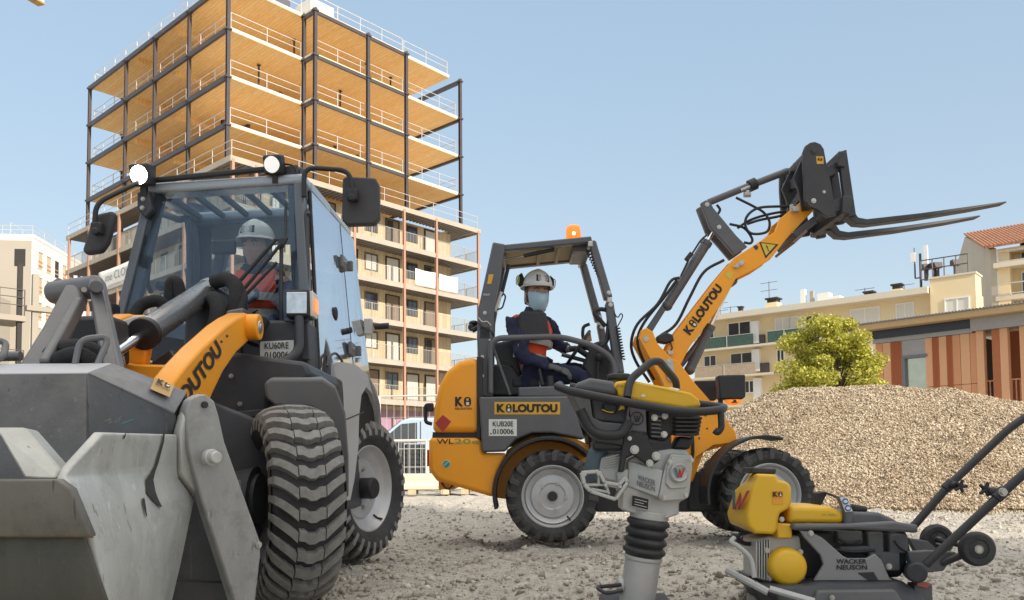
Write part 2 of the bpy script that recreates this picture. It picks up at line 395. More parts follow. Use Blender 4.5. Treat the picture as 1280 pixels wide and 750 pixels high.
# ================================================================== the timber and steel building
def planks(name, c1, c2, bw, bh, mortar=.004, rough=.7, knots=.25, rot=0.0, axis='Z'):
    """boards in the object's own metres: seams every bw, joints every bh"""
    m, nt, N, L = newmat(name)
    out = N.new('ShaderNodeOutputMaterial'); b = N.new('ShaderNodeBsdfPrincipled'); L.new(b.outputs[0], out.inputs[0])
    tc = N.new('ShaderNodeTexCoord'); mp = N.new('ShaderNodeMapping'); L.new(tc.outputs['Object'], mp.inputs[0])
    if axis == 'WALL':                           # u = x+y along the wall, v = z
        sx = N.new('ShaderNodeSeparateXYZ'); L.new(tc.outputs['Object'], sx.inputs[0])
        ad = N.new('ShaderNodeMath'); L.new(sx.outputs[0], ad.inputs[0]); L.new(sx.outputs[1], ad.inputs[1])
        cx = N.new('ShaderNodeCombineXYZ'); L.new(sx.outputs[2], cx.inputs[0]); L.new(ad.outputs[0], cx.inputs[1]); vec = cx.outputs[0]
    else:
        mp.inputs['Rotation'].default_value = (0, 0, rot); vec = mp.outputs[0]
    bt = N.new('ShaderNodeTexBrick'); L.new(vec, bt.inputs['Vector']); bt.inputs['Scale'].default_value = 1
    bt.inputs['Brick Width'].default_value = bh; bt.inputs['Row Height'].default_value = bw; bt.inputs['Mortar Size'].default_value = mortar
    bt.inputs['Color1'].default_value = (*c1, 1); bt.inputs['Color2'].default_value = (*c2, 1); bt.inputs['Mortar'].default_value = (*[x*.45 for x in c1], 1)
    bt.offset = .37
    st = N.new('ShaderNodeMapping'); st.inputs['Scale'].default_value = (1, 9, 1) ; L.new(vec, st.inputs[0])
    g = ramp(N, L, noise(N, L, st.outputs[0], 1.6, 7, .75), (.3, .72), (.7, 1.12))
    c = mixc(N, L, .8, bt.outputs['Color'], g, 'MULTIPLY')
    if knots:
        c = mixc(N, L, ramp(N, L, noise(N, L, vec, 3.2, 2, .5), (.70, 0), (.76, knots)), c, [x*.35 for x in c1])
    L.new(c, b.inputs['Base Color']); b.inputs['Roughness'].default_value = rough; b.inputs['Specular IOR Level'].default_value = .25
    return m
CLT = planks('laminated timber soffit', (.96, .68, .34), (.93, .61, .27), .25, 5.0, .005, rot=R_(90))
SCREED = mat('pale floor sheeting', (.80, .70, .55), .7, var=.1)
EDGE = mat('pale timber edge', (.72, .66, .55), .7, var=.08)
OSB = planks('larch wall boards', (.68, .56, .385), (.58, .465, .295), .42, 3.0, .008, .8, .35, axis='WALL')
STEEL = mat('brown primed steel', (.085, .072, .074), .45, .2, var=.2, scale=2)
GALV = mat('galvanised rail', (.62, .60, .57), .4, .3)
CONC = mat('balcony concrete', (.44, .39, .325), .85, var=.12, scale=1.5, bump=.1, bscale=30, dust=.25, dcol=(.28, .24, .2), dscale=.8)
DECKU = mat('metal deck', (.26, .235, .22), .6, .3, var=.2)
TERRA = mat('terracotta painted steel', (.43, .25, .175), .55, var=.1)
DOORM = mat('door timber', (.24, .18, .13), .6, var=.25, scale=3)
DARKIN = mat('dark interior', (.035, .032, .03), .7)
PALEB = mat('pale board', (.60, .58, .53), .7, var=.1)
WHITE = mat('white paint', (.8, .79, .76), .6, var=.05)
WGLASS = mat('window glass', (.05, .06, .07), .08, 0, var=.5, scale=.6, spec=.8)
CB = V((-16.5, 50.0, 0)); ANG = math.atan2(.704, .71)
TBS = Matrix(((.716, -.735, 0, -16.85), (.833, .678, 0, 50), (0, 0, 1, 0), (0, 0, 0, 1)))
bld = thing('timber_building', 'tall unfinished timber and steel building with open orange floors above ochre balconies', 'building', CB, ANG)
TB = TBS
def W3(a, b, z): return TB @ V((a, b, z))
def bb(name, m, *boxes, bev=0, parent=bld, T=TB):
    mb = MB(T)
    for p, q in boxes: mb.span(p, q)
    return mb.build(name, m, parent, smooth=0, bev=bev)
FL = [18.55, 21.23, 24.17, 27.12, 30.05]
plan = [(0, 0), (4.8, 0), (4.8, -1.1), (12, -1.1), (12, -.95), (17.0, -.95), (17.0, 21), (0, 21)]
plan_roof = plan[:4]+[(12, -.95), (16.2, -.95), (16.2, 21), (0, 21)]
def railing(mb, pts, z, h=1.0, step=1.9, w=.035, rails=(1.0, .55), toe=False, bars=0):
    for (a, b), (c, d) in zip(pts, pts[1:]):
        ln = math.hypot(c-a, d-b); k = max(1, round(ln/step))
        for i in range(k+1):
            t = i/k; mb.bar((a+(c-a)*t, b+(d-b)*t, z), (a+(c-a)*t, b+(d-b)*t, z+h), w*1.2)
        for r in rails: mb.bar((a, b, z+h*r), (c, d, z+h*r), w)
        if bars:
            kk = int(ln/bars)
            for i in range(1, kk):
                t = i/kk; mb.bar((a+(c-a)*t, b+(d-b)*t, z+.06), (a+(c-a)*t, b+(d-b)*t, z+h), .016)
for z in FL[1:]:
    pl_ = plan if z < 30 else plan_roof
    mb = MB(TB); mb.prism([(x, y, z+.012) for x, y in pl_], (0, 0, -.006)); mb.build('floor_finish', SCREED, bld, smooth=0)
    mb = MB(TB); mb.prism([(x, y, z-.24) for x, y in pl_], (0, 0, .235)); sl = mb.build('floor_slab', CLT, bld, smooth=0)
    mb = MB(TB)
    for (a, b), (c, d) in zip(pl_, pl_[1:]+pl_[:1]):
        mb.bar((a, b, z-.11), (c, d, z-.11), .05, .21)
    mb.build('slab_edge', EDGE, sl, smooth=0)
    mb = MB(TB)                                             # steel under the edges and across
    mb.bar((-.16, 0, z-.22), (-.16, 21, z-.22), .16, .30)
    mb.bar((4.75, -1.22, z-.26), (12.05, -1.22, z-.26), .12, .22); mb.bar((4.8, -1.2, z-.3), (4.8, .1, z-.3), .14, .26)
    mb.bar((17.2, -1.1, z-.2), (17.2, 21, z-.2), .16, .3)
    mb.bar((4.0, 5.2, z-.37), (4.0, 12, z-.37), .14, .22)
    mb.build('edge_beam', STEEL, bld, smooth=0)
    mb = MB(TB)
    for b in (7.5, 13.5): mb.bar((0.2, b, z-.4), (17, b, z-.4), .3, .32)
    mb.build('glulam_beam', CLT, bld, smooth=0)
    mb = MB(TB)
    railing(mb, [(0.12, 20.9), (.12, .15), (4.7, .12)], z); railing(mb, [(4.95, -.95), (11.9, -.95)], z)
    railing(mb, [(12.1, -.85), (pl_[5][0]-.1, -.85)], z); railing(mb, [(pl_[5][0]-.1, -.85), (pl_[5][0]-.1, 20.8)], z); railing(mb, [(16.95, 20.85), (.12, 20.85)], z, step=3)
    mb.build('guard_rail', GALV, bld, smooth=0)
    mb = MB(TB)
    for (a, b), (c, d) in (((5.0, -.9), (11.8, -.9)), ((.25, .3), (.25, 20.5)), ):
        mb.bar((a, b, z+.07), (c, d, z+.07), .03, .14)
    mb.build('toe_board', planks('yellow formwork board', (.72, .58, .30), (.70, .55, .27), .2, 3, knots=0) if z == FL[1] else bpy.data.materials['yellow formwork board'], bld, smooth=0)
def hcol(a, b, z0, z1, m=STEEL, d=.2, name='steel_column'):
    mb = MB(TB); mb.bar((a, b-d*.45, (z0)), (a, b-d*.45, z1), d, d*.12, up=(0, 1, 0)); mb.bar((a, b+d*.45, z0), (a, b+d*.45, z1), d, d*.12, up=(0, 1, 0))
    mb.bar((a, b, z0), (a, b, z1), d*.14, d*.8, up=(0, 1, 0))
    if z1 > 20:
        for z in FL[1:]: mb.box((a, b, z-.2), (d*1.7, d*1.7, .12))
    else:
        mb.box((a, b, z0+.05), (d*1.6, d*1.6, .1))
    return mb.build(name, m, bld, smooth=0)
for a, b in ((-.12, 0), (-.12, 4.94), (-.12, 9.85), (-.12, 14.5), (-.12, 21.1), (4.8, -.08), (4.86, -1.25), (8.83, -1.25), (12.0, -1.25), (17.15, -1.1), (17.15, 10), (17.15, 21), (5.6, 21), (2.2, 21)):
    hcol(a, b, 18.55, 30.05, d=.2)
for a, b in ((2.6, 6), (8, 7.5), (5.5, 13.5), (11, 13.5)): hcol(a, b, 18.55, 29.8, d=.18)
for k in range(26):
    a_, b_, z_ = random.uniform(1, 16), random.uniform(1.2, 12), random.choice(FL[1:4])
    if random.random() < .6:
        mb = MB(TB); mb.bar((a_, b_, z_), (a_, b_, z_+2.6), .09); mb.box((a_, b_, z_+2.62), (.2, .2, .05)); mb.build('floor_prop', STEEL, bld, smooth=0)
    else:
        mb = MB(TB)
        for q in range(random.randint(2, 6)): mb.box((a_+random.uniform(-.05, .05), b_, z_+.08+q*.09), (2.2, 1.1, .08))
        mb.build('board_stack', random.choice([EDGE, PALEB, CLT]), bld, smooth=0)
bb('roof_hut', mat('grey ribbed cladding', (.13, .13, .15), .5, .3), ((2.6, 1.9, 30.05), (5.0, 5.0, 32.4)))
bb('roof_cabin', WHITE, ((5.2, -.2, 30.05), (6.9, 1.6, 31.3)))
# --- ochre storeys with balconies
LV = [18.55, 15.83, 13.11, 10.39, 7.67, 4.95]
BL = .7
bb('outer_wall', OSB, ((.9, 0, 0), (17.1, 23, 18.15)))
BO = 1.6
for z in LV:
    dk = bb('balcony_deck', CONC, ((-BL, -BO, z-.16), (18.6, -.0, z)), ((-BL, 0, z-.16), (.9, 23.5, z)), ((17.1, 0, z-.16), (18.6, 8, z)))
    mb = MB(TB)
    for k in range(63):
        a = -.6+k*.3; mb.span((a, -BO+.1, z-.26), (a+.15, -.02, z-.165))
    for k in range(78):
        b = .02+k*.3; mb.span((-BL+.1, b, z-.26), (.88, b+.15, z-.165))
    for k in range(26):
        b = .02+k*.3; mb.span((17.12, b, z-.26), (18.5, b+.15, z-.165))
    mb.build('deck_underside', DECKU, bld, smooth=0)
    bb('fascia', CONC, ((-BL-.05, -BO-.06, z-.30), (18.66, -BO+.02, z+.04)), ((-BL-.06, -BO+.03, z-.30), (-BL+.02, 23.5, z+.04)), ((18.58, -BO+.03, z-.30), (18.66, 8, z+.04)))
    if z < 18:
        mb = MB(TB); railing(mb, [(18.5, 7.9), (18.5, -BO+.08), (-BL+.08, -BO+.08), (-BL+.08, 23.4)], z, 1.05, 1.35, .03, (1.0, .08), bars=.13)
        mb.build('balcony_railing', mat('light grey railing', (.50, .475, .43), .45, .3) if z == LV[1] else bpy.data.materials['light grey railing'], bld, smooth=0)
    else:
        mb = MB(TB); railing(mb, [(18.4, -BO+.08), (-BL+.08, -BO+.08), (-BL+.08, 23.4)], z, 1.0, 2.2, .03); mb.build('guard_rail', GALV, bld, smooth=0)
for a in (-.6, .8, 3.9, 7.5, 11.5, 14.35, 18.4): hcol(a, -BO-.02, 0, 18.4, TERRA, .16, 'balcony_column')
for b in (4.0, 8.9, 13.7, 19.0, 22.9): hcol(-BL-.02, b, 0, 18.4, TERRA, .16, 'balcony_column')
hcol(18.4, 7.8, 0, 18.4, TERRA, .16, 'balcony_column')
def opening(a, z, w, h, kind, left=False, sill=0.0):
    """a door or window let into the ochre wall: frame with leaf or glass"""
    def q(u0, z0, u1, z1, d0, d1):
        return ((.9-d1, u0, z0), (.9-d0, u1, z1)) if left else ((u0, -d1, z0), (u1, -d0, z1))
    fr = bb('door' if kind == 'door' else 'window', DOORM if kind == 'door' else DARKIN, q(a, z, a+w, z+h, -.02, .03))
    bb('frame', bpy.data.materials['door timber'] if kind != 'door' else DARKIN, q(a-.07, z, a, z+h+.07, .0, .07), q(a+w, z, a+w+.07, z+h+.07, .0, .07), q(a, z+h, a+w, z+h+.07, 0, .07), parent=fr)
    r = random.random()
    if kind == 'window':
        bb('pane', WGLASS if r < .7 else PALEB, q(a+.06, z+.06, a+w*.5, z+h-.06, .031, .04), q(a+w*.5+.05, z+.06, a+w-.06, z+h-.06, .031, .04), parent=fr)
        if random.random() < .5: bb('paper_notice', WHITE, q(a+.12, z-.1, a+.12+w*.45, z+h*.45, .045, .05), parent=fr)
    else:
        if r < .45: bb('dark_leaf', DARKIN, q(a+.08, z+.05, a+w*.55, z+h-.05, .031, .045), parent=fr)
        elif r < .75: bb('pale_leaf', PALEB, q(a+.05, z+.05, a+w-.05, z+h-.05, .031, .045), parent=fr)
seq = [('door', 1.05, 2.15, 0), ('window', .95, 1.15, .95)]
for z in LV[1:]:
    a = .9; k = 0
    while a < 16:
        kd, w_, h_, s_ = seq[(k+(1 if z < 5.5 else 0)) % 2] if k % 5 != 3 else seq[0]
        opening(a, z+s_, w_, h_, kd); a += 1.72; k += 1
    b = 1.2; k = 0
    while b < 22:
        kd, w_, h_, s_ = seq[k % 2]
        opening(b, z+s_, w_, h_, kd, True); b += 2.9; k += 1
# ground storey: insulation boards and sheathing
PUR = mat('violet insulation board', (.40, .25, .34), .8, var=.15, scale=1)
for a in range(0, 17, 2):
    bb('insulation_board', PUR, ((a+.05, -.06, 2.7), (a+1.9, -.005, 4.4)))
    bb('sheathing_board', EDGE if a % 4 else OSB, ((a+.05, -.055, .3), (a+1.9, -.005, 2.65)))
def sheet(a0, a1, z0, z1, left=False):
    f = (lambda u, z: W3(-BL-.1, u, z)) if left else (lambda u, z: W3(u, -BO-.1, z))
    mb = MB(); vs = []; fs = []
    nU, nZ = 12, 4
    for i in range(nU+1):
        for j in range(nZ+1):
            p = f(a0+(a1-a0)*i/nU, z0+(z1-z0)*j/nZ-.05*math.sin(math.pi*i/nU)*(j == nZ)); vs.append(p)
    for i in range(nU):
        for j in range(nZ): q = i*(nZ+1)+j; fs.append((q, q+nZ+1, q+nZ+2, q+1))
    mb.add(vs, fs); return mb
def banner(a0, a1, z0, z1, label, left=False):
    o = sheet(a0, a1, z0, z1, left).build('banner', WHITE, None, solid=.01); tag(o, label, 'banner', 'white banners on the balconies'); return o
banner(12.4, 14.2, 13.2, 14.4, 'blank white banner hung on balcony rail left of the terracotta post')
banner(14.55, 16.3, 13.2, 14.4, 'blank white banner hung on balcony rail nearest the building corner')
# banner with writing on the shaded side
bo = banner(11.5, 16.9, 13.15, 14.65, 'long white lettered banner on the balcony of the shaded side', True)
LT = mat('grey print', (.28, .28, .28), .7)
text('me CLOI', W3(-BL-.13, 15.6, 13.75), W3(-BL-.13, 12.1, 13.75)-W3(-BL-.13, 15.6, 13.75), V((0, 0, .58)), LT, bo, proud=.02)
text('construction bois', W3(-BL-.13, 15.0, 13.35), W3(-BL-.13, 12.1, 13.35)-W3(-BL-.13, 15.0, 13.35), V((0, 0, .14)), LT, bo, proud=.02)
banner(9.6, 11.1, 13.5, 14.1, 'small blank white banner on the shaded balcony rail', True)
# ================================================================== white block far left
wb = thing('white_building', 'white concrete building under construction with plain window holes', 'building', (-54.6, 96, 0), math.atan2(.99, -.10))
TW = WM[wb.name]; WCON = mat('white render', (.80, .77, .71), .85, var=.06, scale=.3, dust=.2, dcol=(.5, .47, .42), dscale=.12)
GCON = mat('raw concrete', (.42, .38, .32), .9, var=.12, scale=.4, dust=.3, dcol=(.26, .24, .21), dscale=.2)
def wbx(name, m, *bx, parent=wb, bev=0): return bb(name, m, *bx, parent=parent, T=TW, bev=bev)
wbx('outer_wall', WCON, ((0, 0, 0), (16, 14, 26.9)))
wbx('shaded_face', GCON, ((-.04, .25, 0), (-.005, 14, 26.6)))  # darker panel puts the shade of this face into its colour
wbx('parapet', WCON, ((-.05, -.05, 26.9), (16.05, .2, 27.3)), ((-.05, .2, 26.9), (.2, 14, 27.3)))
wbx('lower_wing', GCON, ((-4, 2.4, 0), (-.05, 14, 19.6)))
ORA = mat('orange formwork', (.62, .26, .13), .7)
for fl in range(8):
    z = 23.6-fl*2.95
    for a in (.9, 3.1, 5.3, 7.5, 9.7, 11.9):
        if z < 2: continue
        o = wbx('window', DARKIN if random.random() < .35 else OSB, ((a, -.02, z), (a+1.25, .25, z+2.0)))
        wbx('frame', WCON, ((a-.08, -.10, z), (a, .0, z+2.0)), ((a+1.25, -.10, z), (a+1.33, .0, z+2.0)), ((a-.08, -.1, z+2.0), (a+1.33, .0, z+2.1)), parent=o)
        wbx('guard_bar', ORA, ((a, -.07, z+.35), (a+1.25, -.03, z+.5)), ((a, -.07, z+.85), (a+1.25, -.03, z+.95)), parent=o)
    if fl == 0: wbx('window', DARKIN, ((-.05, .9, z), (.2, 2.1, z+2.0)))
mb = MB(TW); railing(mb, [(.3, 13.5), (.3, .3), (15, .3)], 27.3, 1.1, 3, .05); railing(mb, [(3, 4), (15, 4)], 27.3, 2.2, 3, .05); mb.build('roof_guard_rail', GALV, wb, smooth=0)
# low block with balcony, bottom left
lb = thing('small_building', 'low grey building with covered balcony and teal door at the left edge', 'building', (-35.2, 58, 0), ANG)
TL = WM[lb.name]
def lbx(name, m, *bx, parent=lb): return bb(name, m, *bx, parent=parent, T=TL)
lbx('outer_wall', CONC, ((-8, 0.0, 0), (-.6, 9, 10.9)))
lbx('balcony_deck', GCON, ((-8.5, -1.5, 10.6), (1.2, 1.6, 10.98)), ((-8.5, -1.5, 7.2), (1.2, 1.6, 7.5)))
lbx('door', mat('teal door', (.12, .36, .36), .4), ((-2.8, -.06, 7.6), (-1.7, -.01, 9.9)))
lbx('column', DARKIN, ((.7, -1.3, 0), (1.0, -1.0, 14.6)), ((-2.6, -1.3, 0), (-2.35, -1.05, 14.3)))
mb = MB(TL); railing(mb, [(-8, -1.4), (1.1, -1.4)], 10.98, 1.8, 1.5, .05, (1, .7, .4)); railing(mb, [(-8, -1.4), (1.1, -1.4)], 7.5, 1.1, 1.5, .05, (1, .6)); mb.build('guard_rail', STEEL, lb, smooth=0)
lbx('site_beam', GCON, ((1.2, -1.6, 11.4), (4.2, -1.0, 11.75)), ((1.6, -1.4, 0), (2.0, -1.0, 14.0)))
# crane jib over the left edge
cr_ = thing('tower_crane', 'white and brown crane jib end showing at the top left corner', 'crane', (-49, 39.7, 0), 0)
CRY = mat('crane yellow', (.62, .40, .08), .5)
e = P(52, 6, 70); dj = V((-.32, -.947, 0)); e2 = e+dj*32; mb = MB(); mb.bar(V((e2.x, e2.y, 0)), e2+V((0, 0, 3)), 1.4); mb.build('mast', CRY, cr_, smooth=0)
mb = MB(); mb.bar(e+V((0, 0, .5)), e2+V((0, 0, .5)), .55, .8); mb.build('jib', WHITE, cr_, smooth=0)
mb = MB()
for k in range(40): mb.bar(e+dj*(k*.8), e+dj*(k*.8+.74), .75, .16)
mb.build('jib_deck', mat('brown jib timber', (.42, .27, .09), .7, var=.3), cr_, smooth=0)
# ================================================================== cream apartments on the right
PR = V((39.6, 71, 0)); PL = V((19.9, 88, 0)); dF = (PL-PR).normalized(); nF = V((-dF.y, dF.x, 0))
if nF.y > 0: nF = -nF
ap = thing('apartment_block', 'long cream apartment block with green balcony sheets and roof chimneys', 'building', PR, math.atan2(dF.y, dF.x))
CREAM = mat('cream render', (.80, .65, .41), .85, var=.06, scale=.4, dust=.15, dcol=(.45, .35, .22), dscale=.25)
SLABC = mat('pale slab edge', (.66, .60, .49), .8, var=.08)
def fpt(s, z, out=0.0): return PR+dF*s+nF*out+V((0, 0, z))
def fsz(px, py, off=0.0):
    d = ray(px, py); o = V((0, 0, CAMZ)); q = PR+nF*off
    t = (q-o).dot(nF)/d.dot(nF); p = o+d*t
    return (p-PR).dot(dF), p.z
def fbox(mb, s0, z0, s1, z1, o0, o1):
    pts = [fpt(s0, z0, o0), fpt(s1, z0, o0), fpt(s1, z1, o0), fpt(s0, z1, o0)]
    mb.prism(pts, nF*(o1-o0)); return mb
def fb(name, m, *bx, parent=ap):
    mb = MB()
    for b_ in bx: fbox(mb, *b_)
    return mb.build(name, m, parent, smooth=0)
SE = fsz(868, 430)[0]; ZR = fsz(888, 400)[1]
fb('outer_wall', CREAM, (.6, 0, SE, ZR-.3, -4.2, 0))
sR, zR2 = fsz(1166, 362)
fb('roof_slab', SLABC, (sR+.1, ZR-.3, SE, ZR+.25, -4.4, 1.3))
fb('end_bay', CREAM, (.1, 0, sR, ZR+.9, -1.2, .9)); fb('end_bay_coping', SLABC, (.0, ZR+.9, sR+.1, ZR+1.05, -1.3, 1.0))
def slabline(px, py):
    s, z = fsz(px, py, 1.0); return z
Z1 = slabline(930, 432); Z2 = slabline(930, 468)
for zz in (Z1, Z2, Z2-3.0, Z2-6):
    fb('balcony_slab', SLABC, (sR+8, zz-.2, SE, zz, 0.01, 1.2))
GRS = mat('green balcony sheet', (.05, .10, .085), .8, var=.4, scale=4); BES = mat('beige balcony sheet', (.42, .34, .25), .8, var=.3, scale=4)
def pxbox(px0, py0, px1, py1, off=0.0):
    s1, z1 = fsz(px0, py0, off); s0, z0 = fsz(px1, py1, off); return s0, s1, z0, z1
def bal(px0, px1, zb, m):
    s1 = fsz(px0, 440, 1.1)[0]; s0 = fsz(px1, 440, 1.1)[0]
    o = fb('balcony_screen', m, (s0, zb+.05, s1, zb+1.1, 1.08, 1.13))
    fb('rail', GALV, (s0, zb+1.1, s1, zb+1.15, 1.06, 1.15), ((s0+s1)/2, zb, (s0+s1)/2+.07, zb+1.1, 1.131, 1.16), parent=o)
bal(878, 942, Z1, GRS); bal(960, 1003, Z1, GRS); bal(868, 944, Z2, BES)
SHUT = mat('white roller shutter', (.70, .67, .60), .6, var=.05)
def win(px0, py0, px1, py1, kind='glass', off=0.0):
    s0, s1, z0, z1 = pxbox(px0, py0, px1, py1, off)
    z1 = z0+max(1.0, z1-z0)
    o = fb('window', SHUT if kind == 'shut' else WGLASS, (s0, z0, s1, z1, off-.1, off+.03)); k = .1
    fb('frame', WHITE, (s0-k, z0-k, s0, z1+k, off, off+.09), (s1, z0-k, s1+k, z1+k, off, off+.09), (s0, z1, s1, z1+k, off, off+.09), (s0, z0-k, s1, z0, off, off+.12), *([((s0+s1)/2-.05, z0, (s0+s1)/2+.05, z1, off+.031, off+.07)]), parent=o)
win(911, 405, 938, 420); win(970, 399, 987, 414, 'shut'); win(988, 397, 1006, 410, 'shut'); win(1008, 396, 1024, 409)
win(1064, 388, 1099, 409, 'shut'); win(1121, 381, 1142, 407, 'shut'); win(1182, 375, 1211, 393, 'shut', .9)
win(881, 446, 895, 457); win(914, 443, 941, 455); win(972, 438, 980, 452); win(932, 477, 942, 490); win(884, 410, 892, 424)
win(1040, 440, 1060, 456); win(1076, 436, 1090, 455)
for px, py in ((946, 417), (947, 452), (949, 488)):
    s, z = fsz(px, py); fb('white_panel', WHITE, (s-.4, z-1.0, s+.4, z+1.2, .01, .5))
for px, py in ((951, 424), (956, 459)):
    s, z = fsz(px, py); fb('cooling_unit', mat('dark unit', (.08, .07, .07), .5) if py == 424 else bpy.data.materials['dark unit'], (s-.5, z-.5, s+.3, z+.4, .02, .4))
def roofbox(px, py_top, w_, m, deep=-3, name='chimney', cap=False):
    s, z = fsz(px, py_top, deep)
    o = fb(name, m, (s-w_/2, ZR+.2, s+w_/2, z, deep-w_/2, deep+w_/2))
    if cap: fb('cap', DARKIN, (s-w_*.4, z, s+w_*.4, z+.35, deep-w_*.4, deep+w_*.4), (s-w_*.55, z+.35, s+w_*.55, z+.5, deep-w_*.55, deep+w_*.55), parent=o)
roofbox(967, 379, 1.2, CREAM, cap=True); roofbox(926, 389, .5, CREAM, cap=True); roofbox(1031, 367, 1.1, WHITE); roofbox(1045, 371, 1.1, WHITE)
roofbox(1087, 371, .9, CREAM, cap=True); roofbox(1122, 362, .9, CREAM, cap=True); roofbox(1004, 362, .45, WHITE); roofbox(1015, 364, .35, GCON)
for px, py in ((961, 352), (900, 378), (913, 383), (1081, 360), (1130, 355)):
    mb = MB(); s, z = fsz(px, py, -3); mb.bar(fpt(s, ZR, -3), fpt(s, z, -3), .06)
    for q in (.1, .9): mb.bar(fpt(s-.9, z-q, -3), fpt(s+.9, z-q, -3), .04)
    mb.build('tv_aerial', STEEL, ap, smooth=0)
# phone mast on the roof
ms, mz = fsz(1152, 362, 0)
mast = thing('phone_mast', 'roof phone mast with white panel antennas and black frame', 'antenna mast', fpt(ms, ZR+.25, -.5), 0)
mb = MB(); s1, z1 = fsz(1150, 317, -.5); mb.bar(fpt(s1, ZR, -.5), fpt(s1, z1, -.5), .16); s2, z2 = fsz(1144, 348, -.5); mb.bar(fpt(s1, z2, -.5), fpt(s2, z2, -.5), .1); mb.bar(fpt(s2, z2, -.5), fpt(s2, fsz(1144, 330, -.5)[1], -.5), .1); mb.bar(fpt(s2, fsz(1141, 310, -.5)[1], -.5), fpt(s2, z2, -.5), .07); mb.build('pole', STEEL, mast, smooth=0)
for (a0, b0, a1, b1) in ((1154, 307, 1160, 345), (1138, 316, 1144, 327)):
    s0, s_1, z0, z1_ = pxbox(a0, b0, a1, b1, -.3); fb('antenna_panel', WHITE, (s0, z0, s_1, z1_, -.6, -.3), parent=mast)
mb = MB(); sa = fsz(1152, 362, .4)[0]; sb = fsz(1211, 355, .4)[0]; za = ZR+1.05
for zz in (.0, .9, 1.7): mb.bar(fpt(sa, za+zz, .4), fpt(sb, za+zz, .4), .08)
for k in range(5): q = sa+(sb-sa)*k/4; mb.bar(fpt(q, za, .4), fpt(q, za+1.7, .4), .08)
for px in (1158, 1168, 1172, 1195):
    q = fsz(px, 350, -.2)[0]; mb.bar(fpt(q, za, -.2), fpt(q, za+1.3, -.2), .25); mb.box(fpt(q, za+1.2, -.2), (.7, .5, .5))
mb.build('roof_frame', STEEL, mast, smooth=0)
# house with tiled roof at the far right
hd = thing('tiled_house', 'cream house with red tiled roof and glazed balconies at the right edge', 'building', PR, 0)
c0 = P(1241, 400, 76); c0.z = 0; dH = -dF; nH = nF
def hz(py, px=1241): return P(px, py, 76).z
zt = hz(310)
def hp(s, z, o=0): return c0+dH*s+nH*o+V((0, 0, z))
def hb(name, m, *bx, parent=hd):
    mb = MB()
    for s0, z0, s1, z1, o0, o1 in bx:
        mb.prism([hp(s0, z0, o0), hp(s1, z0, o0), hp(s1, z1, o0), hp(s0, z1, o0)], nH*(o1-o0))
    return mb.build(name, m, parent, smooth=0)
GABLE = mat('shaded gable render', (.50, .45, .37), .9, var=.12, scale=.3, dust=.35, dcol=(.30, .27, .23), dscale=.2)  # darker than the cream front: the gable's shade is in the colour
g0 = P(1199, 400, 88); g0.z = 0
mb = MB(); gv = g0-c0; rise = P(1206, 296, 86)
mb.prism([c0, c0+gv, c0+gv+V((0, 0, P(1199, 330, 88).z)), V((rise.x, rise.y, rise.z)), c0+V((0, 0, hz(312)))], dH*.5); mb.build('gable_wall', GABLE, hd, smooth=0)
z_a, z_b, z_c = hz(330, 1241)-.0, hz(365), hz(395)
hb('outer_wall', CREAM, (.5, 0, 14, hz(313), -8, -1.6), (.52, 0, 1.5, hz(313), -1.59, .0), (1.5, hz(318), 14, hz(313), -1.59, 0))
for i, zb_ in enumerate((hz(331), hz(371), hz(404))):
    hb('balcony_slab', SLABC, (.3, zb_-.45, 14, zb_, -1.55, .5 if i == 0 else .05))
    o = hb('balcony_front', GALV, (.6, zb_+.05, 14, zb_+.12, .30, .36), (.6, zb_+.95, 14, zb_+1.03, .3, .38), (.6, zb_+.05, .7, zb_+.95, .3, .36))
    for s in (2.2, 4.6, 7, 9.4):
        w0 = hb('window', WGLASS, (s, zb_+.15, s+2.2, zb_+2.1, -1.55, -1.5)); hb('frame', WHITE, (s-.08, zb_+.15, s, zb_+2.2, -1.52, -1.42), (s+1.06, zb_+.15, s+1.14, zb_+2.1, -1.49, -1.42), (s, zb_+2.1, s+2.2, zb_+2.2, -1.52, -1.42), parent=w0)
TILE = planks('red roof tiles', (.50, .25, .15), (.40, .19, .11), .3, .4, .02, .8, 0)
mb = MB(); e0 = hp(-.3, hz(312), .7); e1 = hp(14, hz(312), .7); r0 = V((rise.x, rise.y, rise.z+.15)); r1 = r0+(e1-e0)
mb.prism([e0, e1, r1, r0], (0, 0, .18))
for k in range(48):
    t = k/48; mb.cyl(e0+(e1-e0)*t+V((0, 0, .18)), r0+(r1-r0)*t+V((0, 0, .18)), .11, n=6)
mb.build('roof', TILE, hd, smooth=0)
# ================================================================== terracotta clad building
A0 = P(1092, 430, 45); A0.z = 0; A1 = P(1290, 430, 39.4); A1.z = 0
dT = (A1-A0).normalized(); nT = V((dT.y, -dT.x, 0)); LT_ = (A1-A0).length
tc_ = thing('clad_building', 'flat roofed building clad in terracotta panels beside the tree', 'building', A0, math.atan2(dT.y, dT.x))
def tsz(px, py, off=0.0):
    d = ray(px, py); o = V((0, 0, CAMZ)); t = (A0+nT*off-o).dot(nT)/d.dot(nT); p = o+d*t; return (p-A0).dot(dT), p.z
def tb(name, m, *bx, parent=tc_):
    mb = MB()
    for s0, z0, s1, z1, o0, o1 in bx:
        q = lambda s, z: A0+dT*s+nT*o0+V((0, 0, z)); mb.prism([q(s0, z0), q(s1, z0), q(s1, z1), q(s0, z1)], nT*(o1-o0))
    return mb.build(name, m, parent, smooth=0)
zT = tsz(1095, 411)[1]; zB = zT-4.7
